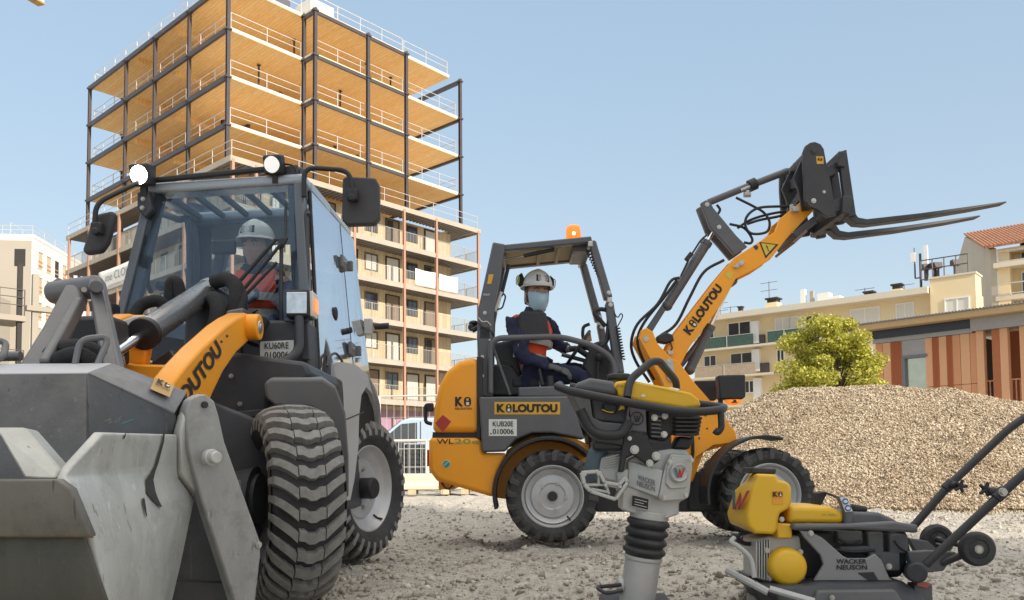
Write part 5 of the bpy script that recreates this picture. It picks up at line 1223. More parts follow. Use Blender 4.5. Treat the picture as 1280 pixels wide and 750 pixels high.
# plate under the glass
pz = 4.095
q = [P(325, 450, pz), P(367, 448.5, pz), P(367, 425, pz), P(325, 427, pz)]; mb = MB(); mb.prism(q, V((0, .01, 0))); pt_ = mb.build('number_sign', STKW, wl)
for s_, y0, y1 in (('KU60RE', 428.5, 436.5), ('010006', 440, 448)):
    a_ = P(331, y1, pz); text(s_, a_, P(361, y1-.8, pz)-a_, P(331, y0, pz)-a_, INK, pt_, bold=.012, proud=.004)
# ---- cab
FLt = P(190, 243, 4.52); FRt = P(375, 231, 4.36); FLb = P(149, 412, 4.40); FRb = P(386, 452, 4.22)
sd_ = V((.05, 1, 0)).normalized(); DC = 1.0
RRt = FRt+sd_*DC; RRb = V((FRb.x, 0, 0))+V((0, FRb.y, FRb.z))+sd_*(DC+.12); RLt = FLt+sd_*DC; RLb = V((FLt.x-.03, FLb.y+DC, FLb.z))
CABM = mat('cab frame grey', (.11, .12, .135), .35, var=.08, coat=.3); CABD = mat('cab inner trim', (.05, .06, .075), .6, var=.2)
FLASH = mat('pale cab roof paint', (.36, .40, .45), .3, var=.05, coat=.4)
def pillar(name, a, b, w_, d_, m=CABM, up=(0, 1, 0)):
    mb = MB(); mb.bar(a, b, w_, d_, up=up); return mb.build(name, m, wl, bev=.008)
pillar('front_pillar', FLt, FLb, .045, .07); pillar('front_pillar', FRt, FRb, .05, .08)
pillar('pillar_trim', FLt+V((.04, .02, 0)), FLb+V((.045, .02, 0)), .05, .05, CABD); pillar('pillar_trim', FRt+V((-.04, .02, 0)), FRb+V((-.045, .02, 0)), .05, .05, CABD)
pillar('rear_pillar', RLt, RLb, .07, .07, CABD); pillar('rear_pillar', RRt, RRb, .05, .06, CABD)
ml = FLt.lerp(RLt, .55); pillar('centre_pillar', ml, V((ml.x-.02, ml.y, FLb.z)), .05, .06, CABD)
# roof shell with light front lip
rA, rB, rC, rD = FLt+V((-.03, -.03, 0)), FRt+V((.03, -.03, 0)), RRt+V((.02, .05, 0)), RLt+V((-.02, .05, 0))
def rq(u, v): return rA.lerp(rB, u).lerp(rD.lerp(rC, u), v)
def roofpiece(name, u0, u1, v0, v1, m, parent, th=.055, bev=.02, dz=0.0):
    mb = MB(); mb.prism([rq(u0, v0)+V((0, 0, dz)), rq(u1, v0)+V((0, 0, dz)), rq(u1, v1)+V((0, 0, dz)), rq(u0, v1)+V((0, 0, dz))], V((0, 0, th))); return mb.build(name, m, parent, bev=bev, seg=4)
rf = roofpiece('roof', 0, 1, 0, .13, FLASH, wl)
roofpiece('roof_panel', 0, 1, .50, 1, FLASH, rf); roofpiece('roof_side', 0, .07, .131, .499, FLASH, rf, bev=.01); roofpiece('roof_side', .93, 1, .131, .499, FLASH, rf, bev=.01)
roofpiece('roof_lining', .02, .98, .5, .98, CABD, rf, .028, .004, -.03)
for k in range(6): roofpiece('roof_bar', .075+k*.165, .103+k*.165, .131, .499, CABD, rf, .03, .004, .005)
GL = glass('cab glass', (.88, .92, .94), .05); GLD = glass('door glass', (.60, .68, .74), .6, .03)
def pane(name, pts, m, th=.006):
    pts = [V(p) for p in pts]; n = (pts[1]-pts[0]).cross(pts[-1]-pts[0]).normalized(); mb = MB(); mb.prism(pts, n*th); return mb.build(name, m, wl, smooth=0)
mb = MB(); mb.prism([rq(.07, .13)+V((0, 0, .04)), rq(.93, .13)+V((0, 0, .04)), rq(.93, .5)+V((0, 0, .04)), rq(.07, .5)+V((0, 0, .04))], V((0, 0, .006))); mb.build('roof_glass', GL, rf, smooth=0)
pane('windscreen', [FLb+V((.02, -.02, 0)), FRb+V((-.02, -.02, 0)), FRt+V((-.02, -.02, -.01)), FLt+V((.02, -.02, -.01))], GL)
pane('side_glass', [FLb+V((-.01, .08, .03)), FLt+V((-.01, .06, -.02)), RLt+V((-.01, -.03, -.03)), RLb+V((-.01, -.03, .03))], GL)
pane('rear_glass', [RLb+V((.03, 0, .2)), RRb+V((-.03, 0, .2)), RRt+V((-.03, 0, -.03)), RLt+V((.03, 0, -.03))], GL)
# door: two panes with dark seals, following the falling roof edge
dA = FRt+V((.035, .06, -.02)); dB = RRt+V((.035, -.02, -.03)); dC_ = RRb+V((.06, -.02, -.02)); dD = FRb+V((.035, .07, -.06))
mA = dA.lerp(dB, .62); mD = dD.lerp(dC_, .62)
pane('door', [dD, mD, mA, dA], GLD, .012); pane('quarter_glass', [mD+V((0, .03, 0)), dC_, dB, mA+V((0, .03, 0))], GLD, .012)
for pts in ([dA, dB, dC_, dD], [mA, mD]):
    mb = MB(); mb.tube(fillet(pts, .12, 6)+([pts[0]] if len(pts) > 2 else []), .009, 8); mb.build('door_seal', BLACK, wl)
mb = MB(); mb.prism([dD+V((.01, -.02, 0)), dC_+V((.01, 0, 0)), dC_+V((.015, .1, -.25)), dD+V((.01, -.02, -.25))], V((-.1, 0, 0))); mb.build('door_sill', BODY, wl, bev=.01)
# handrail, lock, hinges and rear catch
tb3('door_handrail', SLATE, [P(386, 268, 4.28), P(384, 262, 4.30), P(384, 400, 4.24)], .011, wl, sm=False)
mb = MB(); lk = dA.lerp(dD, .62).lerp(mA.lerp(mD, .62), .55)+V((.012, 0, 0)); mb.ball(lk, (.012, .03, .04)); mb.build('door_lock', BLACK, wl)
for t in (.26, .80):
    h_ = mA.lerp(mD, t)+V((.02, .0, 0)); mb = MB(); mb.box(h_+V((.0, -.03, 0)), (.02, .13, .075)); mb.box(h_+V((.015, .05, 0)), (.05, .035, .06)); hg = mb.build('door_hinge', LGREY, wl, bev=.006); bolt(hg, h_+V((.012, -.05, 0)), (1, -.2, 0), .008)
rc = dB.lerp(dC_, .60)+V((.02, 0, 0)); mb = MB(); mb.box(rc+V((.02, 0, 0)), (.05, .05, .10)); mb.build('door_catch', ALU, wl, bev=.006)
mb = MB(); mb.cyl(rc+V((-.10, 0, -.01)), rc+V((.02, 0, -.01)), .012); mb.cyl(rc+V((.06, 0, .0)), rc+V((.15, 0, .005)), .02); mb.build('catch_buffer', BLACK, wl)
# curved pale body behind the door
sheet3('rear_body', BODY, [[(424, 372, 5.25), (432, 392, 5.28), (442, 420, 5.3), (449, 452, 5.3), (420, 456, 5.1), (416, 420, 5.15)]], wl, .03, .008)
tb3('body_seam', BLACK, [P(432, 424, 5.2), P(440, 438, 5.2), P(446, 452, 5.2)], .008, wl)
tb3('fuel_hose', SLATE, [P(409, 458, 4.35), P(412, 446, 4.4), P(420, 442, 4.5), P(428, 452, 4.55)], .007, wl)
# interior
pp('cab_floor_box', CABD, [(160, 400), (385, 410), (386, 470), (240, 470), (160, 440)], 4.62, 5.3, wl, .02)
mb = MB(); mb.prism(p3([(292, 350, 5.02), (300, 330, 5.02), (348, 330, 5.02), (356, 350, 5.02), (360, 420, 5.0), (285, 420, 5.0)]), V((0, .12, 0))); mb.build('seat', SEAT, wl, bev=.03, seg=3)
mb = MB(); sc_ = P(282, 372, 4.62); x, y, _ = frame((-.05, -.55, .82)); mb.tube([sc_+(x*math.cos(t)+y*math.sin(t))*.17 for t in [2*math.pi*i/28 for i in range(28)]], .013, 8, True)
for k in range(3): t = 2.1*k+.3; mb.cyl(sc_, sc_+(x*math.cos(t)+y*math.sin(t))*.17, .011, n=8)
mb.cyl(sc_, sc_+V((0, -.12, -.25)), .03); mb.build('steering_wheel', CABD, wl)
mb = MB(); mb.box(P(280, 309, 4.75), (.14, .03, .085)); mb.build('cab_mirror', BLACK, wl, bev=.02, seg=3)
tb3('inner_frame', CABD, [P(228, 262, 5.0), P(241, 285, 4.98), P(245, 330, 4.96), P(240, 395, 4.9)], .022, wl); tb3('inner_frame', CABD, [P(186, 262, 4.9), P(222, 274, 4.9), P(236, 284, 4.9), P(237, 395, 4.9)], .02, wl)
mb = MB(); mb.prism(p3([(232, 250, 5.1), (262, 258, 5.1), (262, 400, 5.1), (246, 400, 5.1)]), V((0, .05, 0))); mb.build('rear_frame', CABD, wl, bev=.01)
tb3('lever', BLACK, [P(189, 366, 4.55), P(184, 352, 4.52), P(186, 330, 4.5)], .014, wl); mb = MB(); mb.ball(P(186, 324, 4.5), (.022, .022, .03)); mb.ball(P(202, 357, 4.52), (.035, .03, .03)); mb.build('lever_knob', BLACK, wl)
# wiper
mb = MB(); mb.lathe([(0, .02), (.035, .018), (.042, 0), (0, 0)], P(353, 421, 4.15), (0, -1, 0), 20); mb.build('wiper_motor', BLACK, wl)
tb3('wiper_arm', BLACK, [P(352, 418, 4.13), P(351, 360, 4.18), P(352, 302, 4.22)], .010, wl, sm=False); tb3('wiper_arm', BLACK, [P(357, 300, 4.22), P(357, 255, 4.26)], .007, wl, sm=False)
mb = MB(); mb.prism(p3([(344, 298, 4.2), (360, 296, 4.2), (353, 310, 4.2)]), V((0, .02, 0))); mb.build('wiper_link', BLACK, wl, bev=.004)
for a_, b_, r in (((345, 299), (292, 360), .010), ((352, 304), (288, 382), .009), ((346, 328), (296, 380), .008)):
    tb3('wiper_blade', BLACK, [P(*a_, 4.2), P(*b_, 4.17)], r, wl, sm=False)
# roof lights, bar, mirrors
def worklight(cx, cy, Y, s, lit, tilt=.25):
    c = P(cx, cy, Y); R = Matrix.Rotation(-.15, 3, 'Z') @ Matrix.Rotation(tilt, 3, 'X')
    mb = MB(); mb.box(c, (s, .07, s), R); o = mb.build('work_light', BLACK, wl, bev=.014, seg=3)
    mb = MB(); n = R @ V((0, -1, 0)); mb.lathe([(0, .004), (s*.40, .002), (s*.44, -.006), (0, -.006)], c+n*.036, n, 24); mb.build('lens', lit, o)
    mb = MB(); mb.bar(c+V((0, .02, -s*.4)), c+V((0, .03, -s*.9)), .03); mb.build('foot', BLACK, o); return o
worklight(178, 219, 4.42, .115, emit('lit lamp', (1, .93, .78), 9)); worklight(343, 206, 4.34, .10, emit('lit lamp soft', (1, .97, .92), .30, (.6, .6, .6)), .3)
mb = MB(); mb.prism(p3([(331, 215, 4.38), (356, 208, 4.38), (372, 205, 4.36), (374, 218, 4.36), (340, 220, 4.38)]), V((0, .06, 0))); mb.build('light_bracket', SLATE, wl, bev=.006)
tb3('light_cable', HOSE, [P(355, 205, 4.36), P(366, 207, 4.33), P(370, 216, 4.34)], .005, wl)
mb = MB(); mb.bar(P(186, 226, 4.47), P(334, 211.5, 4.36), .03, .028); mb.build('light_bar', BLACK, wl, bev=.008)
mb = MB(); mb.prism(p3([(171, 240, 4.44), (186, 238, 4.44), (190, 262, 4.44), (182, 272, 4.44), (171, 262, 4.44)]), V((0, .05, 0))); lb_ = mb.build('mirror_bracket', SLATE, wl, bev=.008); bolt(lb_, P(179, 249, 4.44), (0, -1, 0), .009); bolt(lb_, P(178, 260, 4.44), (0, -1, 0), .009)
mb = MB(); mb.prism(p3([(374, 208, 4.36), (381, 210, 4.36), (382, 248, 4.34), (374, 248, 4.34)]), V((0, .06, 0))); mb.build('mirror_bracket', SLATE, wl, bev=.008)
def mirror(pts, Y, arm, clamp, ry):
    tb3('mirror_arm', BLACK, fillet(arm, .06, 6), .013, wl, sm=False, n=12)
    q = [P(x, y, Y) for x, y in pts]; mb = MB(); mb.prism(q, V((0, .055, 0))); o = mb.build('wing_mirror', mat('mirror housing', (.045, .043, .047), .6, var=.15, dust=.3, dcol=(.10, .09, .085)) if 'mirror housing' not in bpy.data.materials else bpy.data.materials['mirror housing'], wl, bev=.022, seg=4)
    mb = MB(); mb.box(clamp, (.055, .05, .06)); mb.cyl(clamp+V((0, -.035, -.02)), clamp+V((0, -.0, -.02)), .02); mb.build('mirror_clamp', BLACK, o, bev=.008)
mirror([(428, 223), (432, 220), (469, 222), (474, 231), (474, 272), (468, 280), (433, 281), (427, 274)], 4.35, [P(380, 246, 4.30), P(380, 209, 4.30), P(437, 213, 4.31), P(441, 243, 4.31)], P(441, 244, 4.32), 0)
mirror([(115, 268), (141, 262), (143, 270), (134, 303), (126, 315), (104, 318), (102, 311)], 4.32, [P(181, 224, 4.42), P(120, 254, 4.28), P(118, 284, 4.28)], P(122, 286, 4.28), 0)
# head lamp on its bracket
hc = P(372, 379, 4.05); mb = MB(); mb.box(hc+V((0, .06, 0)), (.115, .13, .135), Matrix.Rotation(-.04, 3, 'Y')); hl = mb.build('headlight', BLACK, wl, bev=.012, seg=3)
LENS = mat('lamp reflector', (.62, .63, .64), .18, .85, var=.5, scale=22); mb = MB(); mb.box(hc+V((-.003, -.008, 0)), (.098, .006, .105)); mb.build('lamp_glass', LENS, hl, bev=.004)
mb = MB(); mb.box(hc+V((.062, .06, .0)), (.02, .10, .12)); ind = mb.build('indicator', STKW, hl, bev=.004); mb = MB(); mb.box(hc+V((.074, .06, -.005)), (.01, .085, .07)); mb.build('amber_lens', AMBER, ind, bev=.004)
tb3('lamp_tube', SLATE, fillet([P(374, 396, 4.05), P(374, 440, 4.02), P(352, 455, 3.98), P(298, 452, 3.95)], .1, 7), .022, wl, sm=False, n=14)
mb = MB(); mb.bar(P(381, 396, 4.1), P(383, 450, 4.1), .035); mb.bar(P(356, 401, 4.08), P(386, 401, 4.08), .02, .012); mb.build('lamp_post', SLATE, wl, bev=.004)
# ---- lift arms, cross member, tilt cylinder, linkage
XA = -1.16
arm = [(308, 391), (296, 397), (282, 407), (252, 435), (234, 455), (216, 478), (200, 520), (196, 560), (245, 560), (256, 520), (266, 493), (279, 466), (296, 441), (312, 426), (320, 416), (321, 404), (316, 394)]
for k, x_ in enumerate((XA, XA-.5)):
    q = [PX(a_, b_, XA) for a_, b_ in arm]; mb = MB(); mb.prism([V((x_, p.y, p.z)) for p in q], V((-.085, 0, 0))); la = mb.build('lift_arm', YEL, wl, bev=.012, seg=3)
    pc = PX(311, 409, XA); mb = MB(); mb.cyl(V((x_-.10, pc.y, pc.z)), V((x_+.05, pc.y, pc.z)), .058, n=28); mb.build('pivot_boss', YEL, la, bev=.006); disc_pin(la, V((x_+.05, pc.y, pc.z)), (1, 0, 0), .03)
    if k == 0:
        a_ = PX(240, 497, XA+.001); b_ = PX(278, 440.5, XA+.001); c_ = PX(229, 480, XA+.001)
        text('KILOUTOU', a_-(b_-a_)*.62, (b_-a_)*1.62, c_-a_, INK, la, bold=.035, proud=.003)
        for q_ in ((276, 427), (283, 420)): disc_pin(la, PX(*q_, XA), (1, 0, 0), .006, 'bolt', STEEL)
mb = MB(); mb.prism(p3([(152, 452, 3.3), (170, 455, 3.3), (217, 456, 3.3), (222, 490, 3.3), (150, 480, 3.3)]), V((0, .14, 0))); mb.build('cross_member', YEL, wl, bev=.01)
mb = MB(); mb.prism(p3([(150, 440, 3.4), (168, 425, 3.4), (185, 428, 3.4), (180, 456, 3.4), (152, 456, 3.4)]), V((0, .06, 0))); mb.build('tilt_bracket', YEL, wl, bev=.01)
mb = MB(); mb.prism(p3([(214, 456, 3.2), (221, 449, 3.28), (236, 450, 3.28), (230, 464, 3.2)]), V((0, .06, -.06))); mb.build('stop_block', ALU, wl, bev=.006)
mb = MB(); mb.bar(P(206, 446, 3.6), P(222, 470, 3.6), .1); mb.build('valve_body', SLATE, wl, bev=.01)
def ram2(p, q, s0, r, rod): return ram(p, q, s0, r, wl, rod, 'tilt_cylinder', mat('worn cylinder metal', (.36, .36, .37), .22, .75, var=.05, scale=2, dust=.12, dcol=(.25, .24, .22)), 28)
ram2(P(262, 362, 4.25), P(128, 452, 3.0), .70, .056, .36)
f0 = P(262, 362, 4.25).lerp(P(128, 452, 3.0), .70); f1 = P(262, 362, 4.25).lerp(P(128, 452, 3.0), .675); mb = MB(); mb.cyl(f1, f0+(f0-f1)*.1, .066, n=28); mb.build('cylinder_cap', BLACK, wl, bev=.004)
mb = MB(); mb.box(P(163, 407, 3.5), (.10, .06, .05), Matrix.Rotation(-.35, 3, 'Y')); mb.cyl(P(140, 415, 3.42), P(176, 404, 3.55), .02); mb.build('hydraulic_coupler', ALU, wl, bev=.008)
for x0, y0, Y0 in ((237, 381, 4.02), (246, 376, 4.06)):
    mb = MB(); mb.cyl(P(x0-5, y0+4, Y0-.03), P(x0+6, y0-4, Y0), .017, n=8); mb.build('hose_fitting', ZINC, wl, bev=.003)
TH = mat('sleeved thick hose', (.016, .016, .018), .85, bump=.4, bscale=90)
for r, pts in ((.036, [(268, 352, 4.15), (286, 350, 4.1), (296, 368, 4.05), (284, 420, 4.0), (280, 470, 3.95)]), (.036, [(262, 380, 4.05), (268, 374, 4.0), (272, 392, 3.95), (262, 430, 3.9), (258, 470, 3.85)]),
               (.030, [(212, 380, 4.1), (214, 355, 4.1), (222, 354, 4.1), (226, 376, 4.1)]), (.030, [(165, 400, 3.95), (176, 382, 3.98), (196, 376, 4.0), (207, 384, 4.02)]), (.024, [(160, 405, 3.85), (190, 397, 3.95), (215, 383, 4.05), (244, 368, 4.15)]),
               (.022, [(296, 352, 4.12), (304, 372, 4.05), (300, 395, 4.0), (318, 405, 4.0)]), (.03, [(316, 430, 4.0), (322, 415, 4.02), (330, 400, 4.05)])):
    tb3('thick_hose', TH, [P(*q_) for q_ in pts], r, wl, n=12)
mb = MB(); mb.prism(p3([(230, 400, 4.1), (262, 355, 4.15), (300, 372, 4.15), (300, 470, 4.05), (225, 470, 4.05)]), V((0, .15, 0))); mb.build('valve_cover', SLATE, wl, bev=.02)
mb = MB(); mb.prism(p3([(282, 388, 3.95), (304, 384, 3.95), (300, 410, 3.95), (278, 410, 3.95)]), V((0, .1, 0))); mb.build('pivot_cover', LGREY, wl, bev=.01)
# linkage at the bucket
top = P(108, 361, 2.95)
mb = MB(); mb.cyl(P(66, 366, 3.0), P(122, 358, 2.93), .040, n=24); mb.build('linkage_tube', LGREY, wl, bev=.004)
mb = MB(); mb.prism(p3([(66, 350, 3.0), (74, 346, 3.0), (82, 352, 3.0), (84, 368, 3.0), (78, 382, 3.0), (70, 384, 3.0), (65, 370, 3.0)]), V((-.02, .04, 0))); mb.build('linkage_plate', LGREY, wl, bev=.008)
mb = MB(); mb.prism(p3([(80, 356, 2.92), (98, 353, 2.92), (103, 374, 2.88), (92, 398, 2.8), (50, 462, 2.6), (16, 466, 2.6), (52, 408, 2.75)]), V((.0, .05, 0))); mb.build('linkage_leg', LGREY, wl, bev=.012, seg=3)
mb = MB(); mb.bar(P(100, 378, 2.86), P(56, 458, 2.58), .03, .05); mb.build('linkage_rib', LGREY, wl, bev=.008)
mb = MB(); mb.prism(p3([(109, 350, 2.9), (114, 344, 2.9), (121, 344, 2.9), (126, 352, 2.9), (131, 378, 2.85), (150, 462, 2.6), (127, 464, 2.6), (116, 400, 2.78)]), V((0, .045, 0))); lp = mb.build('linkage_plate', LGREY, wl, bev=.01, seg=3)
mb = MB(); mb.cyl(P(119, 358, 2.88), P(120.5, 358, 2.83), .022, n=20); mb.build('pin', LGREY, lp, bev=.004); mb = MB(); mb.cyl(P(105, 362, 2.88), P(105, 362, 2.86), .009, n=12); mb.build('grease_nipple', ZINC, lp)
mb = MB(); mb.prism(p3([(93, 394, 3.12), (140, 393, 3.12), (142, 452, 3.12), (72, 452, 3.12)]), V((0, .15, 0))); mb.build('left_lamp_back', BLACK, wl, bev=.02)
mb = MB(); mb.prism(p3([(128, 377, 3.9), (139, 376, 3.9), (140, 405, 3.9), (132, 408, 3.9)]), V((0, .1, 0))); mb.build('lamp_housing', BLACK, wl, bev=.012)
tb3('thick_hose', TH, [P(58, 456, 2.7), P(70, 442, 2.68), P(92, 437, 2.66), P(112, 440, 2.66), P(128, 450, 2.68), P(138, 462, 2.7)], .034, wl, n=14); tb3('thick_hose', TH, [P(64, 460, 2.62), P(84, 447, 2.6), P(104, 447, 2.6), P(120, 460, 2.62)], .03, wl, n=14)
tb3('bucket_handle', LGREY, fillet([P(93, 460, 2.55), P(100, 424, 2.58), P(132, 421, 2.6), P(134, 428, 2.6), P(120, 460, 2.55)], .05), .010, wl, sm=False)
tb3('bucket_handle', LGREY, fillet([P(-20, 452, 2.55), P(-10, 424, 2.58), P(8, 428, 2.6), P(4, 447, 2.55), P(-10, 452, 2.55)], .05), .010, wl, sm=False)
mb = MB(); mb.cyl(P(-60, 447, 2.7), P(26, 445, 2.7), .016, n=12); mb.build('bucket_tube', LGREY, wl)
# ---- bucket
LX = -420                                      # left end, off the picture
bk = sheet3('bucket', BK2, [[(LX, 474, 2.36), (109, 469, 2.36), (111, 560, 2.25), (111, 640, 2.12), (LX, 640, 2.12), (LX, 560, 2.25)],
                            [(109, 469, 2.36), (217, 519, 2.52), (220, 546, 2.57), (200, 600, 2.52), (111, 640, 2.16), (111, 560, 2.25)]], wl, .02)
def bsheet(name, m, polys, th=.014, bev=.003, smooth=30):
    return sheet3(name, m, polys, bk, th, bev, smooth)
bsheet('bucket_top', mat('dusty lit top edge', (.5, .5, .52), .45, var=.1, dust=.3, dcol=(.34, .33, .32)), [[(LX, 474, 2.355), (109, 469, 2.355), (140, 457, 2.56), (LX, 461, 2.56)]], .016)  # lit look of the flat top edge is put into its pale colour
bsheet('top_corner', buckmat('grey corner paint', (.17, .172, .178), .15), [[(109, 469, 2.355), (217, 519, 2.515), (233, 492, 2.60), (140, 457, 2.56)]], .018)
bsheet('bucket_back', BK2, [[(LX, 461, 2.57), (140, 457, 2.57), (233, 492, 2.61), (240, 620, 2.75), (240, 760, 2.8), (LX, 760, 2.8)]], .02)
# sticker on the corner and scrawled number
fA, fB, fC, fD = P(109, 469, 2.355), P(217, 519, 2.515), P(233, 492, 2.60), P(140, 457, 2.56)
def fq(u, v): return fA.lerp(fB, u).lerp(fD.lerp(fC, u), v)
cP = [fq(.615, .25), fq(.85, .27), fq(.815, .82), fq(.56, .81)]
st_ = decal(cP, mat('faded orange sticker', (.52, .33, .13), .6, spots=.4), bk, proud=.027)
e1 = (cP[1]-cP[0]); e2 = (cP[3]-cP[0]); o_ = cP[0]+e1.cross(e2).normalized()*.030; kilogo(o_+e1*.15+e2*.5, e1*.7, e2*.4, st_, True, bold=.05); text('KILOUTOU', o_+e1*.12+e2*.32, e1*.75, e2*.12, INK, st_, bold=.02)
a_ = P(130, 530, 2.36); CHALK = mat('chalk scrawl', (.20, .20, .20), .9)
tb3('scrawl', CHALK, [P(131, 527, 2.25), P(138, 524, 2.25), P(136, 529, 2.25), P(140, 527, 2.25)], .0016, bk); text('65', P(142, 529, 2.24), P(150, 526, 2.25)-P(142, 529, 2.24), V((.004, 0, .014)), CHALK, bk, shear=.3); tb3('scrawl', mat('teal scrawl', (.03, .16, .18), .7), [P(153, 530, 2.25), P(160, 527, 2.26), P(167, 525, 2.27)], .002, bk)
# clam jaw: cheek with rolled flange
fl = [[(130, 542, 2.02), (172, 542, 2.25), (222, 543, 2.5)], [(122, 551, 2.0), (168, 552, 2.23), (222, 553, 2.505)], [(90, 584, 1.915), (140, 585, 2.12), (222, 578, 2.525)], [(80, 596, 1.89), (136, 594, 2.09), (222, 588, 2.53)], [(88, 604, 1.885), (136, 606, 2.06), (224, 598, 2.55)], [(100, 634, 1.90), (140, 640, 2.04), (236, 614, 2.59)], [(118, 672, 1.91), (150, 690, 2.02), (243, 625, 2.62)], [(126, 710, 1.92), (165, 725, 2.06), (226, 706, 2.56)], [(139, 762, 1.93), (175, 765, 2.1), (212, 765, 2.5)]]
mb = MB(); rows = [p3(r) for r in fl]; vs = [p for r in rows for p in r]; mb.add(vs, [(r*3+c, r*3+c+1, (r+1)*3+c+1, (r+1)*3+c) for r in range(len(rows)-1) for c in range(2)])
jw = mb.build('bucket_cheek', BK1, bk, smooth=55); mm = jw.modifiers.new('solid', 'SOLIDIFY'); mm.thickness = .025; mm.offset = -1
mm = jw.modifiers.new('bevel', 'BEVEL'); mm.width = .006; mm.segments = 2
bsheet('cheek_gusset', BK1, [[(221, 541, 2.51), (226, 520, 2.53), (236, 503, 2.56), (250, 492, 2.6), (262, 600, 2.66), (246, 622, 2.62), (222, 592, 2.535)]], .03, .006)
bsheet('cutting_edge', BK3, [[(LX, 598, 1.87), (76, 599, 1.87), (93, 611, 1.875), (118, 671, 1.88), (LX, 668, 1.88)]], .03, .005)
bsheet('jaw_front', buckmat('mud stained jaw steel', (.08, .077, .064), .6), [[(LX, 668, 1.90), (106, 671, 1.90), (140, 765, 1.92), (LX, 765, 1.92)]], .012)
bsheet('rust_edge', mat('rust streak', (.17, .085, .045), .85, var=.4, scale=25), [[(LX, 665, 1.868), (112, 667, 1.868), (117, 672, 1.868), (LX, 671, 1.868)]], .004, 0)
for x0 in (0, -190, -380):
    mb = MB(); q0 = p3([(x0-32, 534, 1.93), (x0+30, 534, 1.95), (x0+75, 586, 1.93), (x0+70, 598, 1.90), (x0+30, 598, 1.88), (x0, 545, 1.9)]); mb.prism([q0[0], q0[1], q0[2], q0[3], q0[4], q0[5]], V((-.0, .06, -.005))); mb.build('bucket_tooth', BK1, bk, bev=.006)
PAINTB = mat('black paint run', (.03, .03, .028), .5, var=.4, scale=30)
def cq(r, c):                                   # point on the cheek, r along its rows, c across
    r0_ = min(int(r), len(rows)-2); c0_ = min(int(c), 1); t = r-r0_; u = c-c0_
    return rows[r0_][c0_].lerp(rows[r0_][c0_+1], u).lerp(rows[r0_+1][c0_].lerp(rows[r0_+1][c0_+1], u), t)
for k, run in enumerate(([(.1, 1.62, .05), (1, 1.63, .045), (2, 1.64, .045), (3, 1.60, .06), (4, 1.52, .11), (4.6, 1.48, .12), (5.0, 1.50, .07), (5.4, 1.54, .02)], [(4.8, 1.36, .03), (5.1, 1.35, .03), (5.5, 1.34, .012)], [(.1, .62, .03), (.5, .64, .05), (.9, .66, .02)])):
    mb = MB(); vs = []; fs = []
    for r, c, w_ in run:
        for s_ in (-1, 1): vs.append(cq(r, c+s_*w_*.5)+V((.004, -.006, .003)))
    for q_ in range(len(run)-1): fs.append((2*q_, 2*q_+1, 2*q_+3, 2*q_+2))
    mb.add(vs, fs); mb.build('paint_run', PAINTB, jw, smooth=0)
# arm plate on the outside with its pin
plt = [(232, 512, 2.52), (238, 499, 2.52), (248, 493, 2.54), (258, 493, 2.55), (268, 501, 2.57), (274, 520, 2.58), (281, 552, 2.6), (326, 678, 2.72), (326, 694, 2.72), (318, 765, 2.72), (297, 765, 2.70), (252, 625, 2.58), (236, 560, 2.52)]
mb = MB(); mb.prism(p3(plt), V((-.035, .035, 0))); ap_ = mb.build('bucket_arm_plate', BK4, bk, bev=.006)
n_ = V((.80, -.60, 0)); pc = P(263, 572, 2.545); mb = MB(); mb.cyl(pc-n_*.01, pc+n_*.014, .026, n=24); mb.cyl(pc, pc+n_*.034, .019, n=24); mb.build('pin', BK1, ap_, bev=.004); pc2 = P(323, 681, 2.71); disc_pin(ap_, pc2, n_, .012)
mb = MB(); pc3 = P(256, 506, 2.545); mb.cyl(pc3-n_*.005, pc3+n_*.003, .010, n=16); mb.build('plate_hole', BLACK, ap_)
bsheet('jaw_inside', BK2, [[(236, 600, 2.75), (300, 600, 2.85), (305, 765, 2.85), (200, 765, 2.7)]], .02)
mb = MB(); mb.bar(P(215, 725, 2.66), P(286, 728, 2.78), .008); mb.build('weld_seam', BLACK, bk)
# ================================================================== rammer in the foreground
rm = thing('rammer', 'upright battery rammer with yellow hood, silver gearbox and black bellows', 'rammer', P(795, 765, 3.18).xy.to_3d())
YR = 3.12
YELL = mat('bright yellow plastic', (.74, .43, .016), .40, var=.06, scale=4, dust=.12, dcol=(.5, .38, .16), dscale=8, spots=.4, scol=(.2, .13, .04), sscale=110)
PLG = mat('grey moulded plastic', (.10, .10, .108), .55, var=.12, dust=.3, dcol=(.19, .185, .17), dscale=8, bump=.08, bscale=220)
def ax_at(t): return P(795, 760, 3.18).lerp(P(812, 640, 3.16), t)       # leaning axis of the rammer
A_ = (ax_at(1)-ax_at(0)).normalized()
mb = MB(); mb.cyl(ax_at(-.05), ax_at(.53), .066, n=32); mb.build('guide_tube', ALU, rm, bev=.004)
mb = MB(); mb.cyl(ax_at(.50), ax_at(.545), .070, n=32); mb.build('tube_collar', ALU, rm, bev=.004)
mb = MB(); prof = []; L_ = (ax_at(1)-ax_at(0)).length
z0, z1 = .55*L_, .94*L_
for k in range(4):
    for t, r in ((.0, .068), (.12, .070), (.35, .079), (.6, .080), (.85, .072), (.97, .067)): prof.append((r, z0+(z1-z0)*(k+t)/4))
prof.append((.066, z1)); mb.lathe(prof, ax_at(0), A_, 36); mb.build('bellows', mat('black bellows rubber', (.022, .022, .024), .5, var=.2, dust=.4, dcol=(.08, .078, .07), dscale=10), rm, smooth=60)
mb = MB(); mb.cyl(ax_at(.93), ax_at(1.02), .072, n=32); mb.build('bellows_clamp', ALU, rm, bev=.004)
mb = MB(); mb.ball(ax_at(.25)+V((-.07, -.01, 0)), (.02, .03, .035)); mb.build('oil_cap', ALU, rm)
